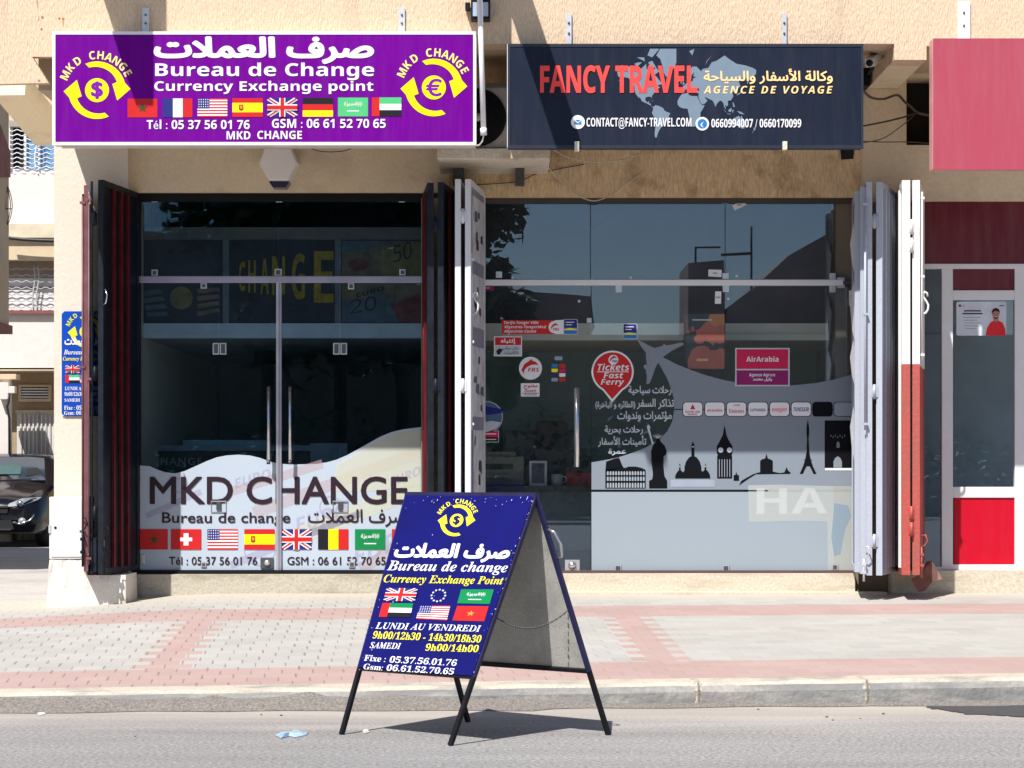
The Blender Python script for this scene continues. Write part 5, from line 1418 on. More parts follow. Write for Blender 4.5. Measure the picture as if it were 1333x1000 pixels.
# ================================================================== FITTINGS ON THE FACADE
ACW = mat('ac_casing_beige', (0.52, 0.48, 0.42, 1), 0.55, var=0.12, vs=5)
t = thing('air_conditioner', 'beige outdoor air conditioning unit on the ledge between the two signs', 'air conditioner', P(640, 193, -.9))
b = MB(); b.pbox(578, 113, 690, 192.5, -.90, .38, ACW, .012); b.build('casing', t)
b = MB()
c0 = P(621.5, 153, -.905)
for r_ in [0.235 - 0.021 * k for k in range(10)]:
    pts = [(c0.x + r_ * math.cos(2 * math.pi * k / 36), c0.y - .012, c0.z + r_ * math.sin(2 * math.pi * k / 36)) for k in range(37)]
    b.tube(pts, 0.0035, SBLK, 5, False)
for k in range(12):
    a = 2 * math.pi * k / 12; b.tube([(c0.x + .03 * math.cos(a), c0.y - .014, c0.z + .03 * math.sin(a)), (c0.x + .235 * math.cos(a), c0.y - .014, c0.z + .235 * math.sin(a))], .003, SBLK, 5)
b.build('fan_grille', t)
b = MB(); b.tube([(c0.x, c0.y - .002, c0.z), (c0.x, c0.y + .0, c0.z)], 0.238, DARK, 40)
b.tube([(c0.x, c0.y - .016, c0.z), (c0.x, c0.y - .008, c0.z)], 0.035, MATS['ac_casing_beige'], 20); b.build('fan_opening', t)
b = MB(); b.pbox(632, 108, 662, 112.5, -.93, .3, mat('ac_top_dark', (.14, .13, .12, 1), .6)); b.build('top_tray', t)

t = thing('wall_lamp', 'floodlight at the top of the wall behind the white tube', 'wall lamp', P(625, 26, -1.5))
b = MB(); b.pbox(613, -6, 638, 25, -1.42, .12, BLKF, .006); b.build('housing', t)
b = MB(); b.pbox(615.5, 3, 635.5, 21, -1.432, .012, mat('lamp_glass', (0.35, 0.42, 0.55, 1), 0.15)); b.build('lens', t)
b = MB(); b.pbox(605.5, 3, 612, 12, -1.40, .09, BLKF, .004); b.build('sensor', t)
t = thing('tube_light', 'slim white upright tube hanging beside the purple sign', 'tube light', P(629, 175, -1.55))
b = MB(); b.tube([P(623.5, -40, -1.56), P(629.5, 170, -1.56)], 0.021, FRW, 12); b.build('tube', t)
b = MB(); b.tube([P(629.3, 167, -1.56), P(629.7, 176, -1.56)], 0.026, WALU, 12); b.tube([P(629.6, 176, -1.56), P(628, 184, -1.54), P(624, 189, -1.50), P(620, 190, -1.42)], .006, FRW, 6); b.build('end_cap', t)

t = thing('alarm_siren', 'grey six sided alarm box under the purple sign', 'alarm', P(362, 244, -.05))
HEX = [(344, 192.5), (380, 192.5), (388, 212), (376.5, 236), (350, 236), (337, 212)]
b = MB()
front = [P(x, y, -.19) for x, y in HEX]; cx_ = sum((v.x for v in front)) / 6; cz_ = sum((v.z for v in front)) / 6
inner = [Vector((cx_ + (v.x - cx_) * .9, -.215, cz_ + (v.z - cz_) * .9)) for v in front]; back = [Vector((v.x, -.05, v.z)) for v in front]
vs = inner + front + back
fs = [tuple(range(6))] + [(i, (i + 1) % 6, (i + 1) % 6 + 6, i + 6) for i in range(6)] + [(i + 6, (i + 1) % 6 + 6, (i + 1) % 6 + 12, i + 12) for i in range(6)]
b.add(vs, fs, mat('siren_grey', (0.90, 0.88, 0.87, 1), 0.4, var=0.03)); b.build('cover', t)
b = MB(); q = [P(350, 236.3, -.2), P(376.5, 236.3, -.2), P(372, 244, -.2), P(355, 244, -.2)]
b.prism([(v.x, v.z) for v in q], -.2, -.06, mat('siren_lens', (0.03, 0.035, 0.09, 1), 0.2)); b.build('strobe_lens', t)

t = thing('security_camera', 'small white security camera in the corner beside the navy sign', 'camera', P(1138, 90, -.9))
b = MB(); b.bar(P(1146, 69, -.75), P(1132, 82, -1.0), 0.075, 0.07, mat('camera_white', (0.68, 0.67, 0.66, 1), .4)); b.build('body', t)
b = MB(); b.tube([P(1133, 81, -.985), P(1131.6, 82.4, -1.01)], 0.028, BLKF, 14); b.build('lens', t)
b = MB(); b.tube([P(1140, 76, -.85), P(1136, 90, -.8), P(1131, 96, -.4), P(1131, 96, -.05)], 0.013, BLKF, 8); b.build('arm', t)
b = MB(); b.pbox(1122, 88, 1133, 112, -.3, .24, BLKF, .01); b.build('junction_box', t)

t = thing('meter_box', 'white electric meter box on the plinth of the corner column', 'meter box', P(85, 728, -.72))
b = MB(); b.pbox(64, 647, 108, 728, -.715, .48, mat('meter_box_white', (0.70, 0.70, 0.71, 1), .5, var=.05, vs=3), .008); b.build('body', t)
b = MB(); b.pbox(66.5, 650, 107, 725, -.722, .01, MATS['meter_box_white'], .003); b.build('door', t)
b = MB(); q = P(72, 687, -.726); b.tube([q, q + Vector((0, .006, 0))], .011, BLKF, 12); b.build('lock', t)
b = MB(); b.pbox(63.2, 684, 66, 694, -.728, .02, GALV); b.build('hinge', t)

CABB = mat('brown_cable', (0.10, 0.065, 0.04, 1), 0.7); CABW = mat('pale_cable', (0.55, 0.50, 0.42, 1), 0.6); CABK = mat('black_cable', (0.015, 0.015, 0.017, 1), 0.5)
def cable(label, pts, r, m, sub=6):
    q = []
    P3 = [P(*p) for p in pts]
    for i in range(len(P3) - 1):
        p0, p1, p2, p3 = P3[max(i - 1, 0)], P3[i], P3[i + 1], P3[min(i + 2, len(P3) - 1)]
        for k in range(sub):
            u = k / sub
            q.append(0.5 * ((2 * p1) + (p2 - p0) * u + (2 * p0 - 5 * p1 + 4 * p2 - p3) * u * u + (3 * p1 - p0 - 3 * p2 + p3) * u ** 3))
    q.append(P3[-1])
    b = MB(); b.tube(q, r, m, 6)
    o = b.build('cable', None); return tag(o, label, 'cable')
cable('thick brown cable looping between the navy sign and the dark opening', [(1124, 118, -1.2), (1134, 127, -.8), (1150, 129, -.3), (1168, 124, -.12), (1178, 133, -.1), (1186, 139, -.08), (1195, 147, -.07), (1214, 151, -.06)], .011, CABB)
cable('black cable rising from the navy sign towards the dark opening', [(1124, 164, -1.2), (1150, 159, -.7), (1175, 153, -.2), (1192, 148, -.08), (1206, 148, -.06)], .008, CABK)
cable('thin brown wire fanning down from the dark opening', [(1190, 150, -.07), (1175, 163, -.1), (1150, 180, -.3), (1124, 186, -1.2)], .0045, CABB)
cable('thin brown wire running level above the red shop lintel', [(1124, 184, -1.2), (1150, 185, -.5), (1180, 185, -.09), (1216, 187, -.06)], .005, CABB)
cable('thin black cable drooping under the purple sign near the alarm box', [(399, 190, -1.3), (412, 196, -1.3), (430, 198, -1.3), (450, 196, -1.3), (464, 190, -1.3)], .004, CABK)
cable('pale cable sagging under the navy sign', [(716, 192, -.9), (740, 205, -.6), (775, 211, -.5), (810, 208, -.6), (835, 200, -1.0), (850, 190, -1.3)], .0045, CABW)
cable('pale wire hanging from the ledge down over the agency header', [(700, 201, -.6), (722, 228, -.2), (742, 246, -.12), (757, 257, -.12), (775, 261.5, -.12), (795, 254, -.12), (818, 238, -.1), (836, 225, -.09)], .005, CABW)
cable('dark wire along the brown wall under the ledge', [(590, 240, -.09), (630, 240, -.09), (676, 236, -.09), (700, 226, -.09), (760, 214, -.09)], .004, CABK)
cable('black cable sagging inside the upper pane of the agency', [(683, 265, .08), (700, 284, .08), (722, 298, .08), (748, 304, .08), (772, 297, .08), (792, 281, .08), (806, 265, .08)], .006, CABK)

# ================================================================== THE FOLDING PAVEMENT BOARD
ROYAL = mat('royal_blue_board', L(25, 20, 140, 0.42), 0.3, var=0.12, vs=5, spec=0.4)
FRMK = mat('black_board_frame', (0.008, 0.007, 0.010, 1), 0.5, var=0.4, vs=12, spec=.2)
FRMB = mat('blue_board_frame', (0.012, 0.010, 0.062, 1), 0.45, var=0.3, vs=12)
ZINC = stained('zinc_sheet', (0.43, 0.42, 0.385, 1), (0.22, 0.215, 0.20, 1), 2.6, (0.45, 0.70), bump=0.1, bs=90, fine=0.16, fs=120, rough=0.5)
F1, F2, B1, B2 = ongrnd(444.6, 956.5), ongrnd(586, 971), ongrnd(632, 937), ongrnd(792, 957)
def atd(px, py, g): 
    d = (g.y + CAMD); return Vector(((px - CX) * d / FPX, g.y, EYE + (CY0 - py) * d / FPX))
R1, R2 = atd(531, 644, (F1 + B1) / 2), atd(697.5, 645.3, (F2 + B2) / 2)
def rayplane(px, py, p0, n):
    o = Vector((0, -CAMD, EYE)); dr = Vector(((px - CX) / FPX, 1, (CY0 - py) / FPX))
    return o + dr * ((p0 - o).dot(n) / dr.dot(n))
R2 = rayplane(697.5, 645.3, F1, (F2 - F1).cross(R1 - F1))      # keep each half of the board flat
nb_ = (R2 - R1).cross(B2 - R1)
gd_ = nb_.cross(Vector((0, 0, 1))).normalized()
if gd_.x > 0: gd_ = -gd_
B1 = B2 + gd_ * (B1 - B2).length
bd = thing('sandwich_board', 'blue folding pavement board with flags and opening hours standing in the road', 'pavement board', (F1 + F2 + B1 + B2) / 4)
def BF(s_, t_): return (F1.lerp(R1, t_)).lerp(F2.lerp(R2, t_), s_)
def BB(s_, t_): return (B1.lerp(R1, t_)).lerp(B2.lerp(R2, t_), s_)
nF = (F2 - F1).cross(R1 - F1).normalized()
if nF.y > 0: nF = -nF
nB = (B2 - B1).cross(R1 - B1).normalized()
if nB.y < 0: nB = -nB
def sheet(mb, f, t0, t1, nrm, off, th, m, s0=0.0, s1=1.0):
    q = [f(s0, t0), f(s1, t0), f(s1, t1), f(s0, t1)]
    vs = [v + nrm * (off + th) for v in q] + [v + nrm * off for v in q]
    mb.add(vs, [(0, 1, 2, 3), (7, 6, 5, 4), (0, 4, 5, 1), (1, 5, 6, 2), (2, 6, 7, 3), (3, 7, 4, 0)], m)
b = MB(); sheet(b, BF, .272, .995, nF, 0.012, 0.003, ROYAL); sheet(b, BF, .275, .99, nF, 0.009, 0.0028, ZINC, .01, .99); fpanel = b.build('front_panel', bd)
b = MB(); sheet(b, BB, .262, .995, nB, 0.012, 0.003, ROYAL); sheet(b, BB, .265, .99, nB, 0.009, 0.0028, ZINC, .01, .99); b.build('back_panel', bd)
w_ = 0.021
for f, nn_, a, c in ((BF, nF, 0, 1), (BB, nB, 0, 1)):
    for s_ in (a, c):
        b = MB(); b.bar(f(s_, 0), f(s_, 0.27), w_, w_, FRMK, nn_); b.bar(f(s_, .27), f(s_, 1), w_, w_, FRMB, nn_); b.build('leg', bd)
    b = MB(); b.bar(f(0, .27), f(1, .27), w_ * .9, w_ * .9, FRMK, nn_); b.build('cross_rail', bd)
b = MB(); b.bar(BF(-.01, 1.0) + Vector((0, 0, .004)), BF(1.01, 1.0) + Vector((0, 0, .004)), 0.034, 0.02, FRMB); b.build('ridge_hinge', bd)
b = MB()
q0 = BB(1, .80); out = (R2 - R1).normalized()
pts = [BB(1, .86) + out * .012, BB(1, .85) + out * .045, BB(1, .80) + out * .062, BB(1, .75) + out * .045, BB(1, .74) + out * .012]
b.tube(pts, .007, STEEL, 8); b.build('carry_handle', bd)
# chain between the two halves
b = MB()
c0, c1 = BF(.97, .52), BB(.97, .52)
for k in range(36):
    u = (k + .5) / 36; p = c0.lerp(c1, u); p.z -= 0.075 * 4 * u * (1 - u) 
    u2 = u + .018; p2 = c0.lerp(c1, u2); p2.z -= 0.075 * 4 * u2 * (1 - u2)
    b.tube([p, p2], 0.0035 if k % 2 else .0055, BOLT, 5)
b.build('chain', bd)
# printing on the front, mapped by rays onto the panel's plane
def boardmap(px, py, h):
    o = Vector((0, -CAMD, EYE)); dr = Vector(((px - CX) / FPX, 1, (CY0 - py) / FPX))
    p0 = F1 + nF * (0.015 + h)
    return o + dr * ((p0 - o).dot(nF) / dr.dot(nF))
LEAN = 0.284
Pb = lambda: Print(boardmap, 0.0012, 0.0007)
LEM = ink('board_yellow', 240, 228, 50)
pr = Pb(); emblem(pr, 594.3, 677.5, 0.56, '$', LEM, ROYAL, LEM, (1.0, -LEAN * .6, 0.03, 0.98)); pr.build('emblem', bd)
pr = Pb(); pr.arab('صرف العملات', 510, 660.5, 706.5, 731, WHT, 1, 0.045, LEAN, 0.012); pr.build('lettering', bd)
def bt(t_, x0, y0, x1, y1, cap, m, st='si'):
    pr = Pb(); pr.text(t_, x0, x1, y0, cap, m, st, 1, 0.0, LEAN * (0.6 if st == 'si' else 1), y1); pr.build('lettering', bd)
bt('Bureau de change', 503.4, 742.3, 660, 745, 12.4, WHT); bt('Currency Exchange Point', 499, 758, 654.5, 760.8, 9.8, LEM)
bt('LUNDI AU VENDREDI', 488.4, 818.3, 625.5, 822.4, 8, WHT, 'si'); bt('9h00/12h30 - 14h30/18h30', 484.5, 831, 625, 836.6, 9, LEM, 'se'); bt('SAMEDI', 481, 843.5, 521.4, 845, 7.6, WHT, 'si'); bt('9h00/14h00', 553, 847, 621.6, 849, 8.6, LEM, 'se')
bt('Fixe :', 473.4, 860, 501, 861.8, 7.4, WHT, 'se'); bt('05.37.56.01.76', 506.4, 862.4, 593.4, 867, 7.8, WHT, 'se'); bt('Gsm:', 472.5, 871, 497.4, 872.8, 7.0, WHT, 'se'); bt('06.61.52.70.65', 502.5, 873, 589.8, 878.2, 7.6, WHT, 'se')
c6 = lambda x, y: (480 + x * .18, 640 + y * .18)
for kind, q in (('uk', ((130, 697), (355, 700), (333, 793), (105, 790))), ('eu', ((415, 692), (620, 694), (592, 812), (388, 808))), ('saudi', ((668, 707), (905, 707), (875, 813), (640, 808))), ('uae', ((100, 805), (322, 808), (298, 910), (72, 905))), ('usa', ((370, 825), (590, 825), (565, 932), (342, 920))), ('morocco', ((640, 827), (867, 830), (835, 938), (605, 932)))):
    pr = Pb(); flag(pr, kind, [c6(*p) for p in q], 2); pr.build('flag_print', bd)
# scuffs and chipped paint along the edges
CHIP = mat('chipped_paint', (0.45, 0.48, 0.66, 1), 0.6)
b = Pb()
for k in range(90):
    e = random.random()
    if e < .35: u, v = random.random(), abs(random.gauss(0, .03))
    elif e < .7: u, v = 1 - abs(random.gauss(0, .02)), random.random()
    elif e < .85: u, v = abs(random.gauss(0, .015)), random.random()
    else: u, v = random.random(), random.random()
    v = min(.985, v); u = min(.99, max(.01, u))
    x = (531 - 65.4 * v) + u * (166.5 - 17 * v); y = 645.5 + 229 * v + u * 9.5 * v + .8
    r_ = random.uniform(.18, .5); ln = random.choice((1, 1, 1, 2.5, 4))
    b.poly([(x - r_, y - r_ * .7), (x + r_, y - r_), (x + r_ * .6 - LEAN * ln * r_, y + r_ * ln), (x - r_ - LEAN * ln * r_, y + r_ * ln)], CHIP, 12)
b.build('chipped_paint', fpanel)

# ================================================================== LITTER
def litter(name, label, cat, pts, m, z=.004, h=.018):
    vs, fs = [], []
    n = len(pts)
    for i, (x, y) in enumerate(pts):
        p = ongrnd(x, y, z); vs.append((p.x, p.y, z)); 
    c = Vector((sum(v[0] for v in vs) / n, sum(v[1] for v in vs) / n, z + h))
    ring = [(v[0] * .6 + c.x * .4, v[1] * .6 + c.y * .4, z + h * random.uniform(.5, 1.2)) for v in vs]
    vs = vs + ring + [tuple(c)]
    for i in range(n):
        j = (i + 1) % n; fs += [(i, j, j + n, i + n), (i + n, j + n, 2 * n)]
    b = MB(); b.add(vs, fs, m); o = b.build(name, None); return tag(o, label, cat)
litter('plastic_bag', 'flattened pale blue plastic bag lying in the road', 'litter', [(358, 957), (366, 954.5), (378, 955), (388, 952.5), (402, 953), (398, 957), (386, 959.5), (376, 958.5), (366, 961)], mat('blue_plastic', (0.33, 0.46, 0.62, 1), .3, var=.3, vs=30), .003, .015)
WPAP = mat('white_paper', (.62, .61, .58, 1), .8)
litter('paper_scrap', 'white paper scrap in the road by the front leg of the blue board', 'litter', [(472, 952), (479, 950.5), (481, 953), (475, 954.5)], WPAP, .003, .012)
litter('paper_scrap', 'pale flat scrap on the road near the left gutter', 'litter', [(48, 929), (58, 927.5), (60, 929.5), (52, 931)], WPAP, .003, .006)
PEBB = mat('dark_pebble', (.09, .07, .055, 1), .9)
spots = [(340, 931), (366, 932), (176, 959), (1084, 938), (1120, 936), (987, 924), (1150, 930), (690, 931), (1076, 934)]
for k, (x, y) in enumerate(spots):
    p = ongrnd(x, y); r_ = random.uniform(.003, .007)
    bm = bmesh.new(); bmesh.ops.create_icosphere(bm, subdivisions=1, radius=1)
    for v in bm.verts: v.co = Vector((p.x + v.co.x * r_ * random.uniform(1, 1.7), p.y + v.co.y * r_ * random.uniform(1, 1.7), max(0.0, v.co.z * r_ * random.uniform(.7, 1) + r_ * .4)))
    b = MB(); b.frombm(bm, PEBB); o = b.build('pebble', None); tag(o, 'dark pebble lying on the road near the kerb', 'pebble', 'pebbles scattered on the road')

# ================================================================== INSIDE THE SHOPS
TRIM = mat('bulkhead_trim_cream', (0.85, 0.83, 0.72, 1), 0.6, var=0.06)
TRIMB = mat('bulkhead_trim_grey', (0.55, 0.62, 0.66, 1), 0.6, var=0.1)
BULK = mat('bulkhead_panel', (0.035, 0.037, 0.050, 1), 0.6, var=0.2, vs=2)
CEIL = mat('mezzanine_ceiling', (0.75, 0.70, 0.56, 1), 0.7, var=0.06)
t = thing('bulkhead', 'dark bulkhead with painted letters and banknotes inside the money changer', 'bulkhead', P(364, 440, .5))
yb2 = 0.45
b = MB(); b.pbox(172, 298, 575, 421, yb2, 0.08, BULK); b.build('panel', t)
b = MB(); b.pbox(172, 421, 575, 440, yb2 - .02, 0.12, TRIMB); b.pbox(172, 296, 575, 312, yb2 - .02, 0.1, mat('bulkhead_top_grey', (0.16, 0.16, 0.15, 1), .7)); b.build('trim', t)
b = MB(); b.box(GX(172, 0), -0.46, yb2 + .1, 4.88, GZ(440, yb2), GZ(436, yb2), INT); b.build('mezzanine_ceiling', t)
for x in (294, 440): 
    b = MB(); b.pbox(x - 4, 312, x + 4, 421, yb2 - .015, .015, mat('post_grey', (0.17, 0.19, 0.21, 1), .6)); b.build('post', t)
bp_ = planemap(yb2)
GOLDL = mat('gold_letter_paint', (0.36, 0.25, 0.02, 1), .5, var=.3, vs=30)
pr = Print(bp_, .004, .002)
for ch, x0, x1, yt, yb3 in (('C', 311, 319.5, 341, 379), ('H', 323, 333, 339, 381), ('A', 339, 350, 337, 383), ('N', 354, 371, 334, 384), ('G', 380, 397, 331, 389), ('E', 408.5, 434, 327, 394)):
    pr.text(ch, x0, x1, yb3, yb3 - yt, GOLDL, 'sb', 1)
pr.build('lettering', t)
NOTE = mat('banknote_beige', (0.19, 0.15, 0.11, 1), .6, var=.3, vs=12); NOTB = mat('banknote_blue', (0.10, 0.14, 0.18, 1), .6, var=.3, vs=12); NOTR = mat('banknote_red', (0.18, 0.06, 0.06, 1), .6, var=.3, vs=12); NOTY = mat('banknote_yellow', (0.21, 0.18, 0.08, 1), .6, var=.3, vs=12)
pr = Print(bp_, .004, .0015)
pr.poly([(445, 314), (574, 314), (574, 420), (445, 420)], NOTB, 0); pr.poly([(445, 330), (530, 314), (574, 318), (574, 380), (470, 400), (445, 390)], NOTE, 1); pr.poly([(495, 320), (574, 316), (574, 356), (498, 362)], NOTY, 2)
pr.poly([(500, 400), (574, 372), (574, 420), (520, 420)], NOTR, 3); pr.poly([(445, 396), (500, 380), (520, 420), (450, 420)], NOTB, 4)
pr.text('50', 512, 536, 342, 22, BULK, 'sr', 5, 0, 0, 336); pr.text('20', 456, 490, 409, 18, BULK, 'sr', 5, 0, 0, 403); pr.text('EURO', 464, 500, 388, 6, BULK, 'sb', 5, 0, 0, 378);
pr.circ(467, 345, 13, NOTR, 4, 24, None, 8); pr.circ(454, 376, 9, NOTY, 5, 24); pr.build('banknote_print', t)
pr = Print(bp_, .004, .0015)
pr.rect(183, 368, 289, 420, BULK, 0); pr.circ(236, 388, 15, NOTY, 1, 30);
for k in range(4): pr.poly([(184 + 2 * k, 380 + 9 * k), (208 + 3 * k, 376 + 10 * k), (212 + 3 * k, 381 + 10 * k), (186 + 2 * k, 386 + 9 * k)], NOTB, 1); pr.poly([(256, 376 + 10 * k), (284, 374 + 9 * k), (286, 379 + 9 * k), (258, 382 + 10 * k)], NOTE, 1)
pr.build('coin_print', t)

CTR = mat('dark_counter', (0.030, 0.028, 0.032, 1), .5); CTRT = mat('counter_top_grey', (0.26, 0.31, 0.35, 1), .4); CTRB = mat('counter_screen_blue', (0.22, 0.42, 0.50, 1), .3)
t = thing('counter', 'dark counter with gold lettering inside the money changer', 'counter', P(330, 740, 1.2))
b = MB(); b.pbox(172, 586, 445, 742, 1.2, .6, CTR); b.build('body', t)
b = MB(); b.pbox(172, 580, 450, 587, 1.16, .7, CTRT); b.build('worktop', t)
b = MB(); b.pbox(238, 573, 352, 580, 1.3, .03, CTRB); b.pbox(404, 577, 452, 610, 1.15, .03, CTRT); b.build('screen', t)
pr = Print(planemap(1.2), .004, .002); pr.text('& CHANGE', 181, 263, 605.5, 9.5, mat('dull_gold', (0.55, 0.46, 0.30, 1), .4), 'gl', 1, 0, 0, None, .1); pr.build('lettering', t)

t = thing('bulkhead', 'dark bulkhead with a cream lower edge inside the travel agency', 'bulkhead', P(870, 445, .5))
b = MB(); b.pbox(618, 262, 1085, 421, .5, .08, BULK); b.build('panel', t)
b = MB(); b.pbox(618, 421, 1085, 443, .48, .14, TRIM); b.build('trim', t)
b = MB(); b.box(-0.40, 3.05, .62, 4.88, GZ(440, .5), GZ(436, .5), CEIL); b.build('mezzanine_ceiling', t)
WALLT = mat('agency_cabinet_grey', (0.10, 0.14, 0.15, 1), .7, var=.3, vs=2)
DESK = mat('desk_grey', (0.16, 0.20, 0.22, 1), .5, var=.08)
t = thing('desk', 'grey reception desk behind the agency door', 'desk', P(700, 742, .9))
b = MB(); b.pbox(618, 640, 840, 742, .9, .5, DESK); b.build('front', t)
b = MB(); b.pbox(614, 633, 850, 640.5, .82, .75, mat('desk_top_dark', (.05, .05, .055, 1), .4)); b.build('worktop', t)
b = MB(); b.pbox(618, 678, 840, 680.4, .894, .01, FRW); b.pbox(618, 716, 840, 742, .893, .01, CTR); b.build('trim', t)
PRN = mat('printer_beige', (0.30, 0.29, 0.25, 1), .6)
t = thing('printer', 'beige office printer on the agency desk beside the white shutter', 'printer', P(655, 633, 1.1))
b = MB(); b.pbox(624, 594, 682, 633, 1.05, .42, PRN, .02); b.pbox(630, 588, 672, 595, 1.1, .3, PRN, .01); b.build('body', t)
b = MB(); b.pbox(632, 604, 668, 611, 1.04, .02, CTR); b.pbox(630, 618, 670, 622, 1.0, .06, CTRT); b.build('paper_tray', t)
t = thing('picture_frame', 'small upright white picture frame on the agency desk', 'picture frame', P(700, 633, 1.0))
b = MB()
for q in ((689, 600, 712, 603), (689, 629, 712, 632.5), (689, 603, 692, 629), (709, 603, 712, 629)): b.pbox(*q, 1.0, .03, FRW)
b.build('frame', t)
b = MB(); b.pbox(692, 603, 709, 629, 1.008, .01, NOTB); b.build('picture', t)
t = thing('mug', 'white mug on the agency desk beside the picture frame', 'mug', P(726, 633, 1.0))
b = MB(); c0 = P(725, 633, 1.0); b.tube([c0, c0 + Vector((0, 0, .11))], [.05, .052], mat('mug_white', (.55, .55, .55, 1), .3), 18, True); b.build('cup', t)
b = MB(); b.tube([c0 + Vector((.05, 0, .09)), c0 + Vector((.082, 0, .085)), c0 + Vector((.085, 0, .045)), c0 + Vector((.05, 0, .03))], .007, MATS['mug_white'], 8); b.build('handle', t)
t = thing('storage_box', 'red and black box on the agency desk behind the door handle', 'box', P(754, 633, 1.0))
b = MB(); b.pbox(737, 615, 772, 633, 1.0, .3, mat('box_red', (.45, .03, .04, 1), .5), .006); b.build('body', t)
b = MB(); b.pbox(736, 608, 773, 615.5, .99, .32, CTR, .006); b.build('lid', t)
t = thing('computer_monitor', 'dark back of a computer monitor on the agency desk', 'monitor', P(728, 633, 1.3))
b = MB(); b.pbox(690, 584, 766, 626, 1.35, .05, CTR, .01); b.build('screen', t)
b = MB(); b.pbox(724, 626, 734, 633, 1.37, .1, CTR); b.build('stand', t)
t = thing('office_chair', 'dark high backed office chair behind the agency desk', 'chair', P(713, 742, 2.2))
b = MB(); b.pbox(698, 548, 740, 612, 2.2, .1, CTR, .04); b.build('backrest', t)
b = MB(); b.pbox(696, 618, 744, 628, 1.8, .5, CTR, .03); b.build('seat', t)
b = MB(); c0 = P(720, 680, 2.05); b.tube([Vector((c0.x, 2.05, .45)), Vector((c0.x, 2.05, .95))], .03, CTR, 10)
for k in range(5):
    a = 2 * math.pi * k / 5; b.bar((c0.x, 2.05, .5), (c0.x + .28 * math.cos(a), 2.05 + .28 * math.sin(a), .46), .04, .03, CTR)
b.build('pedestal', t)
# map poster behind the pane
t = thing('map_poster', 'framed coral map of Europe hanging in the agency window', 'poster', P(918, 480, .12))
b = MB(); b.pbox(890, 406.5, 944, 482, .06, .02, CTR); b.build('frame', t)
pr = Print(planemap(.06), .002, .001); pr.rect(893, 409, 943, 480.5, mat('map_sea', (.05, .07, .085, 1), .5), 0)
MCOR = mat('map_coral', (.62, .17, .13, 1), .5); MORG = mat('map_orange', (.70, .28, .10, 1), .5)
pr.poly([(924, 409), (943, 409), (943, 424), (936, 423), (931, 426), (926, 421), (921, 418)], MORG, 1)
pr.poly([(921, 418), (926, 421), (931, 426), (936, 423), (943, 424), (943, 446), (936, 448), (931, 446), (928, 450), (924, 446), (918, 444), (914, 447), (910, 448), (905, 446), (903, 440), (907, 436), (905, 431), (911, 428), (915, 423)], MCOR, 1)
pr.poly([(899, 427), (903, 424), (904, 430), (901, 433)], MCOR, 1); pr.poly([(895, 430), (898, 430), (897, 434), (894, 434)], MCOR, 1)
pr.poly([(900, 456), (907, 451), (916, 450), (922, 452), (924, 456), (932, 456), (938, 453), (943, 455), (943, 480), (896, 480), (895, 470)], MCOR, 1)
pr.rect(901, 415.5, 927, 417.5, WHT, 2); pr.rect(907, 467, 922, 470, PEACH, 2); pr.build('map_print', t)
t = thing('filing_cabinet', 'dark filing cabinet against the back wall of the agency', 'cabinet', P(690, 700, 2.3))
b = MB(); b.pbox(655, 560, 745, 700, 2.3, .36, WALLT); b.build('body', t)
for k in range(3):
    b = MB(); b.pbox(659, 566 + 42 * k, 741, 603 + 42 * k, 2.285, .02, DESK); b.pbox(694, 580 + 42 * k, 706, 583 + 42 * k, 2.265, .02, STEEL); b.build('drawer', t)

# ================================================================== THE SIDE STREET BEHIND THE CORNER
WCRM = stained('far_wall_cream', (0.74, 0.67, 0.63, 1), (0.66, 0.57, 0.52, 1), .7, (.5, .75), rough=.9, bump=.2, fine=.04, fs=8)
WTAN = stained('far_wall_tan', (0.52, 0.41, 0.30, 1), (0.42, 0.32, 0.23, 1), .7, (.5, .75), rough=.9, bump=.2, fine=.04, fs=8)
WYEL = mat('far_band_yellow', (0.62, 0.50, 0.34, 1), .9, var=.06)
RBRN = mat('red_brown_paint', (0.22, 0.085, 0.07, 1), .8, var=.15)
WGRL = mat('white_grille_paint', (0.74, 0.74, 0.76, 1), .5)
GGRL = mat('grey_grille_paint', (0.42, 0.42, 0.43, 1), .5)
YB = 16.0
t = thing('far_house', 'cream house across the side street with white wavy window grilles', 'house', (GX(20, YB), YB, .15))
b = MB()
x0, x1 = GX(-180, YB), GX(240, YB)
def wallhole(mb, y0, y1, m, holes=()):
    zt_, zb_ = GZ(y0, YB), GZ(y1, YB)
    xs = sorted({x0, x1, *[GX(h[0], YB) for h in holes], *[GX(h[1], YB) for h in holes]})
    for a, c in zip(xs, xs[1:]):
        if any(abs(GX(h[0], YB) - a) < 1e-6 for h in holes): continue
        mb.box(a, c, YB, YB + .3, zb_, zt_, m)
wallhole(b, -60, 160, WYEL); wallhole(b, 160, 226, WCRM, [(13, 92)]); wallhole(b, 226, 294, WCRM); wallhole(b, 340, 405, WCRM, [(-2, 96)]); wallhole(b, 405, 481, WCRM)
b.build('wall', t)
b = MB(); b.box(x0, x1, YB - .22, YB + .3, GZ(340, YB), GZ(312, YB), WYEL); b.box(x0, x1, YB - .30, YB + .3, GZ(312, YB), GZ(294, YB), mat('far_ledge', (.66, .57, .42, 1), .9)); b.build('ledge', t)
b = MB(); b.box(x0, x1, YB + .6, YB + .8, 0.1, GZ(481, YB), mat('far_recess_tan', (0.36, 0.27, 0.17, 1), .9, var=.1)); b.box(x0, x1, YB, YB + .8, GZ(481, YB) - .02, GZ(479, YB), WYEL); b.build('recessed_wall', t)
b = MB(); b.box(x0, x1, YB + .8, YB + 5, .1, GZ(-60, YB), WTAN); b.build('house_body', t)
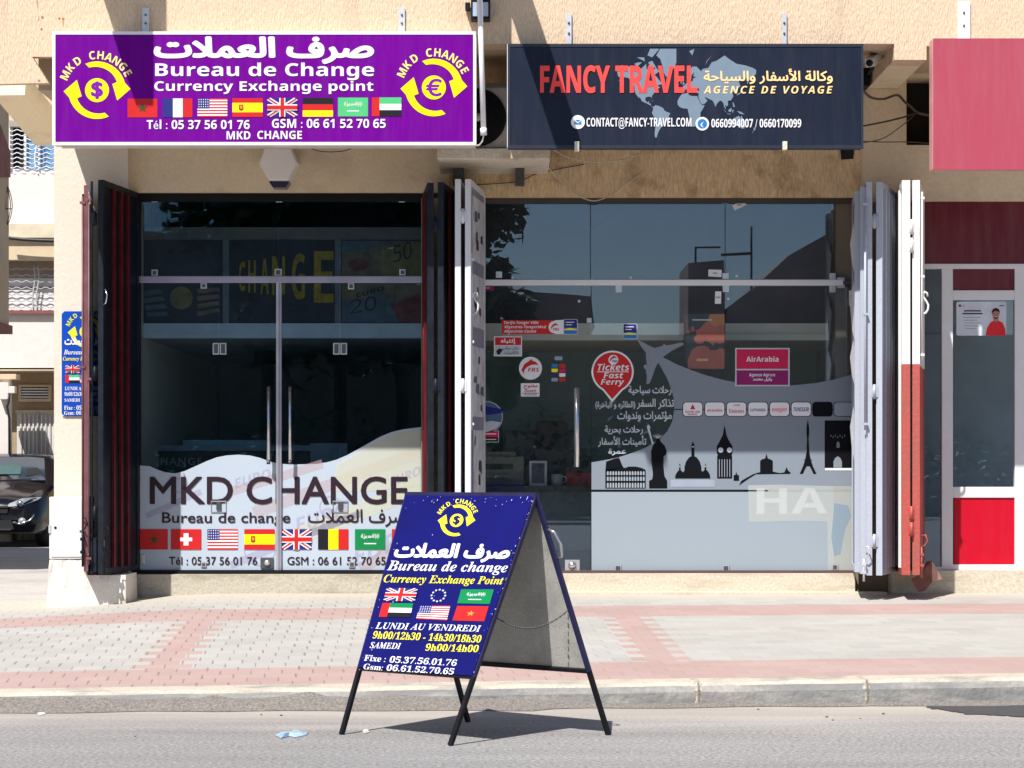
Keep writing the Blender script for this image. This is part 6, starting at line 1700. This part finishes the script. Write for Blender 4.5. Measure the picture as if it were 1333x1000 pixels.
def grille(parent, px0, py0, px1, py1, n, m, Y, mul=()):
    b = MB()
    for k in range(n):
        yy = py0 + (py1 - py0) * (k + .5) / n
        pts = [P(px0 + (px1 - px0) * i / 28, yy + 1.25 * math.sin(i / 28 * (px1 - px0) / 12.5 * 2 * math.pi), Y) for i in range(29)]
        b.tube(pts, .008, m, 5)
    for x in mul:
        pts = [P(x + 1.6 * math.sin(i / 12 * 2 * math.pi), py0 + (py1 - py0) * i / 12, Y) for i in range(13)]
        b.tube(pts, .013, m, 5)
    return b.build('grille', parent)
wf = MB()
for q in ((13, 160, 92, 166), (13, 220, 92, 226), (13, 166, 16, 220), (31, 166, 34, 220), (49.5, 166, 52, 220)): wf.pbox(*q, YB + .06, .06, WGRL)
wn1 = wf.build('window', t)
b = MB(); b.pbox(34, 166, 92, 220, YB + .12, .02, mat('blue_window_glass', (0.16, 0.33, 0.55, 1), .15)); b.pbox(16, 166, 31, 220, YB + .2, .02, DARK); b.build('pane', wn1)
b = MB(); b.pbox(12, 157, 92, 165, YB - .02, .1, mat('shutter_box_grey', (.36, .31, .29, 1), .8)); b.build('shutter_box', wn1)
grille(wn1, 13, 167, 92, 221, 9, WGRL, YB - .05, (47,))
b = MB()
for k in range(15):
    yy = 341 + k * 4.3
    b.pbox(-2, yy, 96, yy + 4.18, YB + .06, .03, mat('slat_brown', (.33, .26, .22, 1), .8) if k < 5 else mat('slat_white', (.70, .69, .69, 1), .6))
wn2 = b.build('window', t)
b = MB(); b.pbox(-4, 404, 98, 408.5, YB - .08, .2, RBRN); b.pbox(-4, 373.5, 98, 375, YB + .04, .03, RBRN); b.build('sill', wn2)
grille(wn2, 0, 346, 96, 404, 7, GGRL, YB - .04, (44, 49))
b = MB()
for q in ((24, 501, 66, 504), (24, 519, 66, 523), (24, 504, 27, 519), (63, 504, 66, 519)): b.pbox(*q, YB + .54, .06, WYEL)
for k in range(4): b.pbox(27, 505.5 + 3.5 * k, 63, 507.3 + 3.5 * k, YB + .55, .04, WGRL)
b.pbox(27, 504, 63, 519, YB + .585, .01, DARK); b.build('vent', t)
b = MB(); b.pbox(22, 536, 96, 716, YB + .54, .04, mat('white_metal_door', (.60, .58, .55, 1), .5, var=.06))
for k in range(9): b.pbox(26 + 5.4 * k, 540, 28 + 5.4 * k, 716, YB + .515, .03, MATS['white_metal_door'])
b.pbox(48.6, 536, 49.8, 716, YB + .505, .03, GGRL); gd2 = b.build('garage_door', t)
b = MB(); b.pbox(20, 534, 98, 538, YB + .52, .05, WYEL); b.build('door_frame', gd2)

XLF = GX(11.5, 9.0)          # its side wall, in shade, runs back along the street
t = thing('overhanging_house', 'tan house side with a red brown awning at the left edge of the side street', 'house', (XLF, 8.8, 0.15))
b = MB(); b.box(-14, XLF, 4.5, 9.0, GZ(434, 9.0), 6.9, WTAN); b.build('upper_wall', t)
b = MB(); b.prism([(-14, GZ(434, 9.0) - .01), (XLF + .04, GZ(434, 9.0) - .01), (XLF + .04, GZ(424, 9.0)), (XLF - .25, GZ(417, 9.0)), (-14, GZ(417, 9.0))], 8.2, 9.04, RBRN); b.build('awning_edge', t)
b = MB(); b.add([(XLF + .02, 8.3, GZ(150, 8.3)), (XLF + .02, 9.01, GZ(198, 9)), (XLF + .02, 9.01, GZ(231, 9)), (XLF + .02, 8.3, GZ(231, 8.3)), (XLF - .02, 8.3, GZ(150, 8.3)), (XLF - .02, 9.01, GZ(198, 9)), (XLF - .02, 9.01, GZ(231, 9)), (XLF - .02, 8.3, GZ(231, 8.3))], [(0, 1, 2, 3), (7, 6, 5, 4), (0, 4, 5, 1), (1, 5, 6, 2), (2, 6, 7, 3), (3, 7, 4, 0)], RBRN); b.build('painted_panel', t)
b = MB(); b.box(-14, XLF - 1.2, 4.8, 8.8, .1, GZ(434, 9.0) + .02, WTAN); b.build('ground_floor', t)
YK = 8.95
t = thing('hanging_basket', 'round black wire basket hanging on the tan house side', 'basket', P(4, 310, YK))
b = MB()
for k in range(10):
    a = 2 * math.pi * k / 10
    b.tube([P(3 + 13 * math.sin(math.pi * u / 12) * math.cos(a), 228 + 80 * u / 12, YK - .13 * math.sin(a) * math.sin(math.pi * u / 12)) for u in range(13)], .006, BLKF, 5)
for yy in (250, 272, 292):
    w_ = 13 * math.sin(math.pi * (yy - 228) / 80)
    b.tube([P(3 + w_ * math.cos(2 * math.pi * k / 16), yy, YK - .13 * math.sin(2 * math.pi * k / 16) * w_ / 13) for k in range(17)], .006, BLKF, 5)
b.build('wire_frame', t)
bm = bmesh.new(); bmesh.ops.create_icosphere(bm, subdivisions=2, radius=1)
c0 = P(2, 296, YK)
for v in bm.verts: v.co = Vector((c0.x + v.co.x * .085, c0.y + v.co.y * .08, c0.z + v.co.z * .11))
b = MB(); b.frombm(bm, RBRN); b.build('basket_filling', t)
YE = 15.6
t = thing('electric_box', 'small cream cable box on the post beside the recessed white garage door', 'electric box', P(8, 540, YE))
b = MB(); b.pbox(-2, 498, 11, 520, YE, .2, WCRM, .01); b.pbox(11, 503, 19, 512, YE - .05, .15, WCRM, .01); b.build('box', t)
b = MB(); b.tube([P(12, 512, YE), P(11, 524, YE), P(9, 530, YE), P(12, 545, YE), P(12.5, 640, YE)], .02, CABK, 6); b.build('conduit', t)
t = thing('corner_post', 'cream square post beside the garage door at the left edge', 'post', P(4, 700, YE + .1))
b = MB(); b.pbox(-8, 492, 13, 716, YE + .15, .14, WCRM, .01); b.build('shaft', t)
b = MB(); b.pbox(-16, 487, 21, 494, YE + .1, .3, WYEL, .01); b.build('cap', t)
cable('black cable strung across the front of the cream far house', [(12, 310, YB - .4), (40, 312.5, YB - .4), (80, 313.5, YB - .4), (110, 311, YB - .4)], .03, CABK)

# ---- dark parked car seen from the front
CARP = mat('black_car_paint', (0.004, 0.0045, 0.009, 1), 0.12, var=.05, spec=.5)
CARG = mat('car_glass', (0.020, 0.035, 0.055, 1), 0.05, spec=.8)
CHRM = mat('chrome', (0.75, 0.76, 0.78, 1), 0.12, 1.0, var=.02)
TYRE = mat('tyre_rubber', (0.015, 0.015, 0.016, 1), 0.8)
LENS = mat('headlight_lens', (0.34, 0.36, 0.38, 1), 0.1, .3)
PLST = mat('black_plastic', (0.012, 0.012, 0.013, 1), 0.6)
cx0, cy0, cz0 = GX(-12, 13.6), 13.0, 0.146
car = thing('parked_car', 'black hatchback parked nose out in front of the white garage door', 'car', (cx0, cy0 + 2, cz0))
# stations along the car (y from nose), each: half width low, half width high, z of sill, shoulder, top (bonnet or roof), half width of the top
ST = [(0.00, .62, .60, .30, .52, .60, .40), (0.06, .80, .74, .22, .60, .70, .55), (0.25, .87, .82, .20, .70, .80, .66), (0.70, .89, .86, .20, .82, .92, .72), (1.05, .89, .87, .20, .90, .99, .74),
      (1.75, .89, .88, .20, .93, 1.36, .60), (2.10, .89, .88, .20, .94, 1.43, .58), (3.20, .89, .87, .20, .95, 1.42, .57), (3.85, .88, .84, .22, .97, 1.20, .60), (4.15, .78, .74, .30, .80, .92, .55)]
def ring(st):
    y, wl, wh, zs_, zsh, zt_, wt = st
    half = [(wl * .96, zs_), (wl, zs_ + .12), (wl, (zs_ + zsh) / 2), (wh, zsh), ((wh * .35 + wt * .65), zsh * .25 + zt_ * .75), (wt, zt_ - .03), (wt * .55, zt_ - .005), (0, zt_)]
    pts = half + [(-x, z) for x, z in reversed(half[:-1])]
    return [Vector((cx0 + x, cy0 + y, cz0 + z)) for x, z in pts]
b = MB(); rs = [ring(s_) for s_ in ST]; n = len(rs[0]); vs = [p for r_ in rs for p in r_]; fs = []
for i in range(len(rs) - 1):
    for k in range(n): fs.append((i * n + k, i * n + (k + 1) % n, (i + 1) * n + (k + 1) % n, (i + 1) * n + k))
fs += [tuple(range(n)), tuple(reversed(range((len(rs) - 1) * n, len(rs) * n)))]
b.add(vs, fs, CARP, True); body = b.build('body', car)
def cp(x, y, z): return Vector((cx0 + x, cy0 + y, cz0 + z))
def slabq(mb, q, m, nrm, th=.02):
    vs = [p + nrm * th for p in q] + list(q); k = len(q)
    mb.add(vs, [tuple(range(k)), tuple(reversed(range(k, 2 * k)))] + [(i, (i + 1) % k, (i + 1) % k + k, i + k) for i in range(k)], m)
b = MB(); nn_ = Vector((0, -.55, .83)).normalized()
slabq(b, [cp(-.72, 1.10, 1.0), cp(.72, 1.10, 1.0), cp(.56, 1.74, 1.345), cp(.3, 1.77, 1.365), cp(-.3, 1.77, 1.365), cp(-.56, 1.74, 1.345)], CARG, nn_, .012); b.build('windscreen', car)
b = MB(); slabq(b, [cp(.40, 1.20, 1.06), cp(.66, 1.30, 1.10), cp(.52, 1.45, 1.19), cp(.36, 1.42, 1.17)], mat('seat_fabric_dark', (.008, .008, .01, 1), .9), nn_, .018); b.build('headrest_shape', body)
b = MB(); slabq(b, [cp(-.6, 1.25, 1.09), cp(.30, 1.25, 1.09), cp(.26, 1.5, 1.225), cp(-.5, 1.5, 1.225)], mat('teal_reflection', (.035, .09, .09, 1), .4), nn_, .016); b.build('windscreen_reflection', car)  # teal reflection on the windscreen, painted as a thin sheet
for sx in (-1, 1):
    b = MB(); slabq(b, [cp(sx * .875, 1.35, .97), cp(sx * .875, 3.5, 1.0), cp(sx * .66, 3.3, 1.33), cp(sx * .66, 1.95, 1.34)], CARG, Vector((sx * .85, 0, .5)), .012); b.build('side_window', car)
    b = MB(); q = [cp(sx * .36, .02, .60), cp(sx * .62, .06, .63), cp(sx * .80, .22, .71), cp(sx * .83, .36, .75), cp(sx * .60, .14, .735), cp(sx * .42, .06, .66)]
    slabq(b, q, LENS, Vector((sx * .2, -.9, .3)), .03); hl = b.build('headlight', car)
    b = MB(); c0 = cp(sx * .58, .05, .665); b.tube([c0, c0 + Vector((0, -.04, 0))], .05, CHRM, 14); b.build('lamp', hl)
    b = MB(); c0 = cp(sx * .62, -.0, .40); b.tube([c0 + Vector((0, .06, 0)), c0 + Vector((0, -.02, 0))], .055, LENS, 14)
    b.tube([cp(sx * .48, -.03, .385), cp(sx * .6, -.03, .36), cp(sx * .74, 0.02, .42), cp(sx * .78, .05, .50)], .012, CHRM, 6); b.build('fog_light', car)
    b = MB(); b.bar(cp(sx * .90, 1.25, 1.0), cp(sx * 1.03, 1.22, 1.02), .1, .12, CARP); b.build('wing_mirror', car)
    for yw in (.80, 3.35):
        b = MB(); b.tube([cp(sx * .70, yw, .31), cp(sx * .88, yw, .31)], .315, TYRE, 26); b.tube([cp(sx * .87, yw, .31), cp(sx * .895, yw, .31)], .2, CHRM, 18); b.build('wheel', car)
b = MB(); b.bar(cp(-.42, -.02, .62), cp(.42, -.02, .62), .03, .03, CHRM); slabq(b, [cp(-.4, -.01, .52), cp(.4, -.01, .52), cp(.42, -.01, .61), cp(-.42, -.01, .61)], PLST, Vector((0, -1, 0)), .01); slabq(b, [cp(-.5, -.01, .28), cp(.5, -.01, .28), cp(.46, -.01, .42), cp(-.46, -.01, .42)], PLST, Vector((0, -1, 0)), .01)
b.bar(cp(-.46, -.03, .275), cp(.46, -.03, .275), .02, .02, CHRM); b.build('grille', car)
b = MB(); slabq(b, [cp(-.26, -.02, .44), cp(.26, -.02, .44), cp(.26, -.02, .55), cp(-.26, -.02, .55)], WGRL, Vector((0, -1, 0)), .012); b.build('number_plate', car)
b = MB(); b.bar(cp(-.1, 1.06, 1.0), cp(.5, 1.12, 1.03), .015, .015, PLST); b.build('wiper', car)

# ================================================================== ACROSS THE ROAD (behind the photographer, seen in the panes)
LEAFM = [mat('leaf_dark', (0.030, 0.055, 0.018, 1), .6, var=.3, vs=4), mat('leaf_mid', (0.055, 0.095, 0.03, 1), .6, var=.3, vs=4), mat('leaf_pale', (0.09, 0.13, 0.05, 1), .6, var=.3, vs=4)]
BARK = mat('bark', (0.12, 0.09, 0.065, 1), .9, var=.3, vs=10)
def tree(name, label, x, y, h, rad, n=1500, seed=1, trunk=.22, low=.3):
    rnd = random.Random(seed)
    t = thing(name, label, 'tree', (x, y, 0), 'street trees across the road')
    b = MB(); top = h * .62
    b.tube([(x, y, -.05), (x + .08, y, top * .4), (x - .05, y + .1, top)], [trunk, trunk * .8, trunk * .45], BARK, 9)
    blobs = []
    for k in range(9):
        a = rnd.uniform(0, 6.28); rr = rad * rnd.uniform(.2, .75); zz = h * rnd.uniform(low + .15, .92)
        c = Vector((x + rr * math.cos(a), y + rr * math.sin(a), zz)); blobs.append((c, rad * rnd.uniform(.32, .55)))
        b.tube([(x, y, top * rnd.uniform(.5, .95)), c.lerp(Vector((x, y, zz - .5)), .4), c], [trunk * .4, trunk * .25, trunk * .1], BARK, 6)
    b.build('trunk', t)
    b = MB()
    for k in range(n):
        c, r_ = rnd.choice(blobs)
        v = Vector((rnd.gauss(0, 1), rnd.gauss(0, 1), rnd.gauss(0, .8))).normalized() * r_ * rnd.uniform(.3, 1.05)
        p = c + v; s_ = rnd.uniform(.16, .34)
        q = Quaternion(Vector((rnd.gauss(0, 1), rnd.gauss(0, 1), rnd.gauss(0, 1))).normalized(), rnd.uniform(0, 6.28))
        pts = [p + q @ Vector(a) for a in ((-s_, 0, 0), (0, -s_ * .5, 0), (s_, 0, s_ * .2), (0, s_ * .5, 0))]
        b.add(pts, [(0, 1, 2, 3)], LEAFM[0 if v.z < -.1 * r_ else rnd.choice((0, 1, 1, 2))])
    b.build('crown', t)
def RX(px, Y): return (px - CX) * (CAMD - Y) / FPX
def RZ(py, Y): return EYE + (CY0 - py) * (CAMD - Y) / FPX
YO = -46.0
OPC = mat('opposite_wall', (0.42, 0.33, 0.25, 1), .9, var=.1); OPD = mat('opposite_roof', (0.36, 0.25, 0.22, 1), .9, var=.35, vs=.6)
t = thing('opposite_house', 'long low house with a brown pitched roof across the road', 'house', (0, YO, 0))
b = MB(); b.box(-32, 32, YO - 6, YO, -.05, RZ(436, YO), OPC); b.build('wall', t)
b = MB()
roofpx = [(664, 425), (668, 385), (690, 378), (735, 381), (770, 384), (775, 425)]
b.prism([(RX(x, YO), RZ(y, YO)) for x, y in roofpx], YO - 5, YO - .5, OPD)
b.prism([(RX(x, YO), RZ(y, YO)) for x, y in ((898, 430), (898, 340), (945, 336), (946, 430))], YO - 4, YO - .6, OPD)
b.prism([(RX(x, YO), RZ(y, YO)) for x, y in ((946, 430), (950, 398), (985, 372), (1030, 330), (1062, 312), (1110, 285), (1250, 260), (1260, 430))], YO - 7, YO - .7, OPD)
b.prism([(RX(x, YO), RZ(y, YO)) for x, y in ((-120, 430), (-100, 300), (190, 297), (240, 303), (300, 308), (300, 430))], YO - 6, YO - .8, OPD); b.build('roof', t)
b = MB()
for x, y0, y1 in ((988, 285, 372), (913, 312, 340)): b.tube([(RX(x, YO), YO - 2, RZ(y1, YO)), (RX(x, YO), YO - 2, RZ(y0, YO))], .035, BLKF, 6)
b.tube([(RX(947, YO), YO - 2, RZ(323, YO)), (RX(989, YO), YO - 2, RZ(321, YO))], .05, BLKF, 6); b.tube([(RX(913, YO), YO - 2, RZ(313, YO)), (RX(946, YO), YO - 2, RZ(313, YO))], .035, BLKF, 6); b.build('aerial', t)
t = thing('sky_blocker_house', 'tall dark house added unseen behind the trees to block reflected sky', 'house', (-6, YO - 12, 0))  # dark block added to keep sky out of the pane reflections
DKW = mat('dark_brown_wall', (0.06, 0.055, 0.06, 1), .9, var=.3, vs=.5)
b = MB(); b.box(RX(292, YO - 8), RX(606, YO - 8), YO - 18, YO - 8, -.05, 19, DKW); b.build('wall', t)
b = MB()
for k in range(5):
    for q in range(4): b.box(-11.6 + 2.3 * k, -10.5 + 2.3 * k, YO - 8.05, YO - 7.98, 3 + 3.4 * q, 4.7 + 3.4 * q, CARG)
b.build('window', t)
for k, (px, Y, hh, rad) in enumerate(((345, -40, 13.5, 3.0), (440, -41, 14.5, 3.2), (520, -40, 12.5, 2.6), (590, -42, 12.5, 2.2), (644, -42, 8.2, 1.0))):
    tree('street_tree', 'leafy green tree growing beside the road opposite the shops', RX(px, Y), Y, hh, rad, 2600 if rad > 2 else 900, 11 + k, .22, .18)
HEDM = [mat('hedge_leaf', (0.06, 0.12, 0.06, 1), .6, var=.3, vs=4), mat('hedge_leaf_pale', (0.12, 0.20, 0.11, 1), .6, var=.3, vs=4)]
rnd = random.Random(5)
b = MB()
for k in range(5200):
    x = rnd.uniform(-22, 22); yy = -38 + rnd.uniform(-.6, .6); hmax = 2.6 + .5 * math.sin(x * .9) + .3 * math.sin(x * 2.7)
    z = rnd.uniform(0.1, hmax); s_ = rnd.uniform(.07, .17)
    q = Quaternion(Vector((rnd.gauss(0, 1), rnd.gauss(0, 1), rnd.gauss(0, 1))).normalized(), rnd.uniform(0, 6.28))
    b.add([Vector((x, yy, z)) + q @ Vector(a) for a in ((-s_, 0, 0), (0, -s_ * .6, 0), (s_, 0, s_ * .2), (0, s_ * .6, 0))], [(0, 1, 2, 3)], rnd.choice(HEDM))
o = b.build('hedge', None); tag(o, 'clipped green hedge running along the far side of the road', 'hedge')
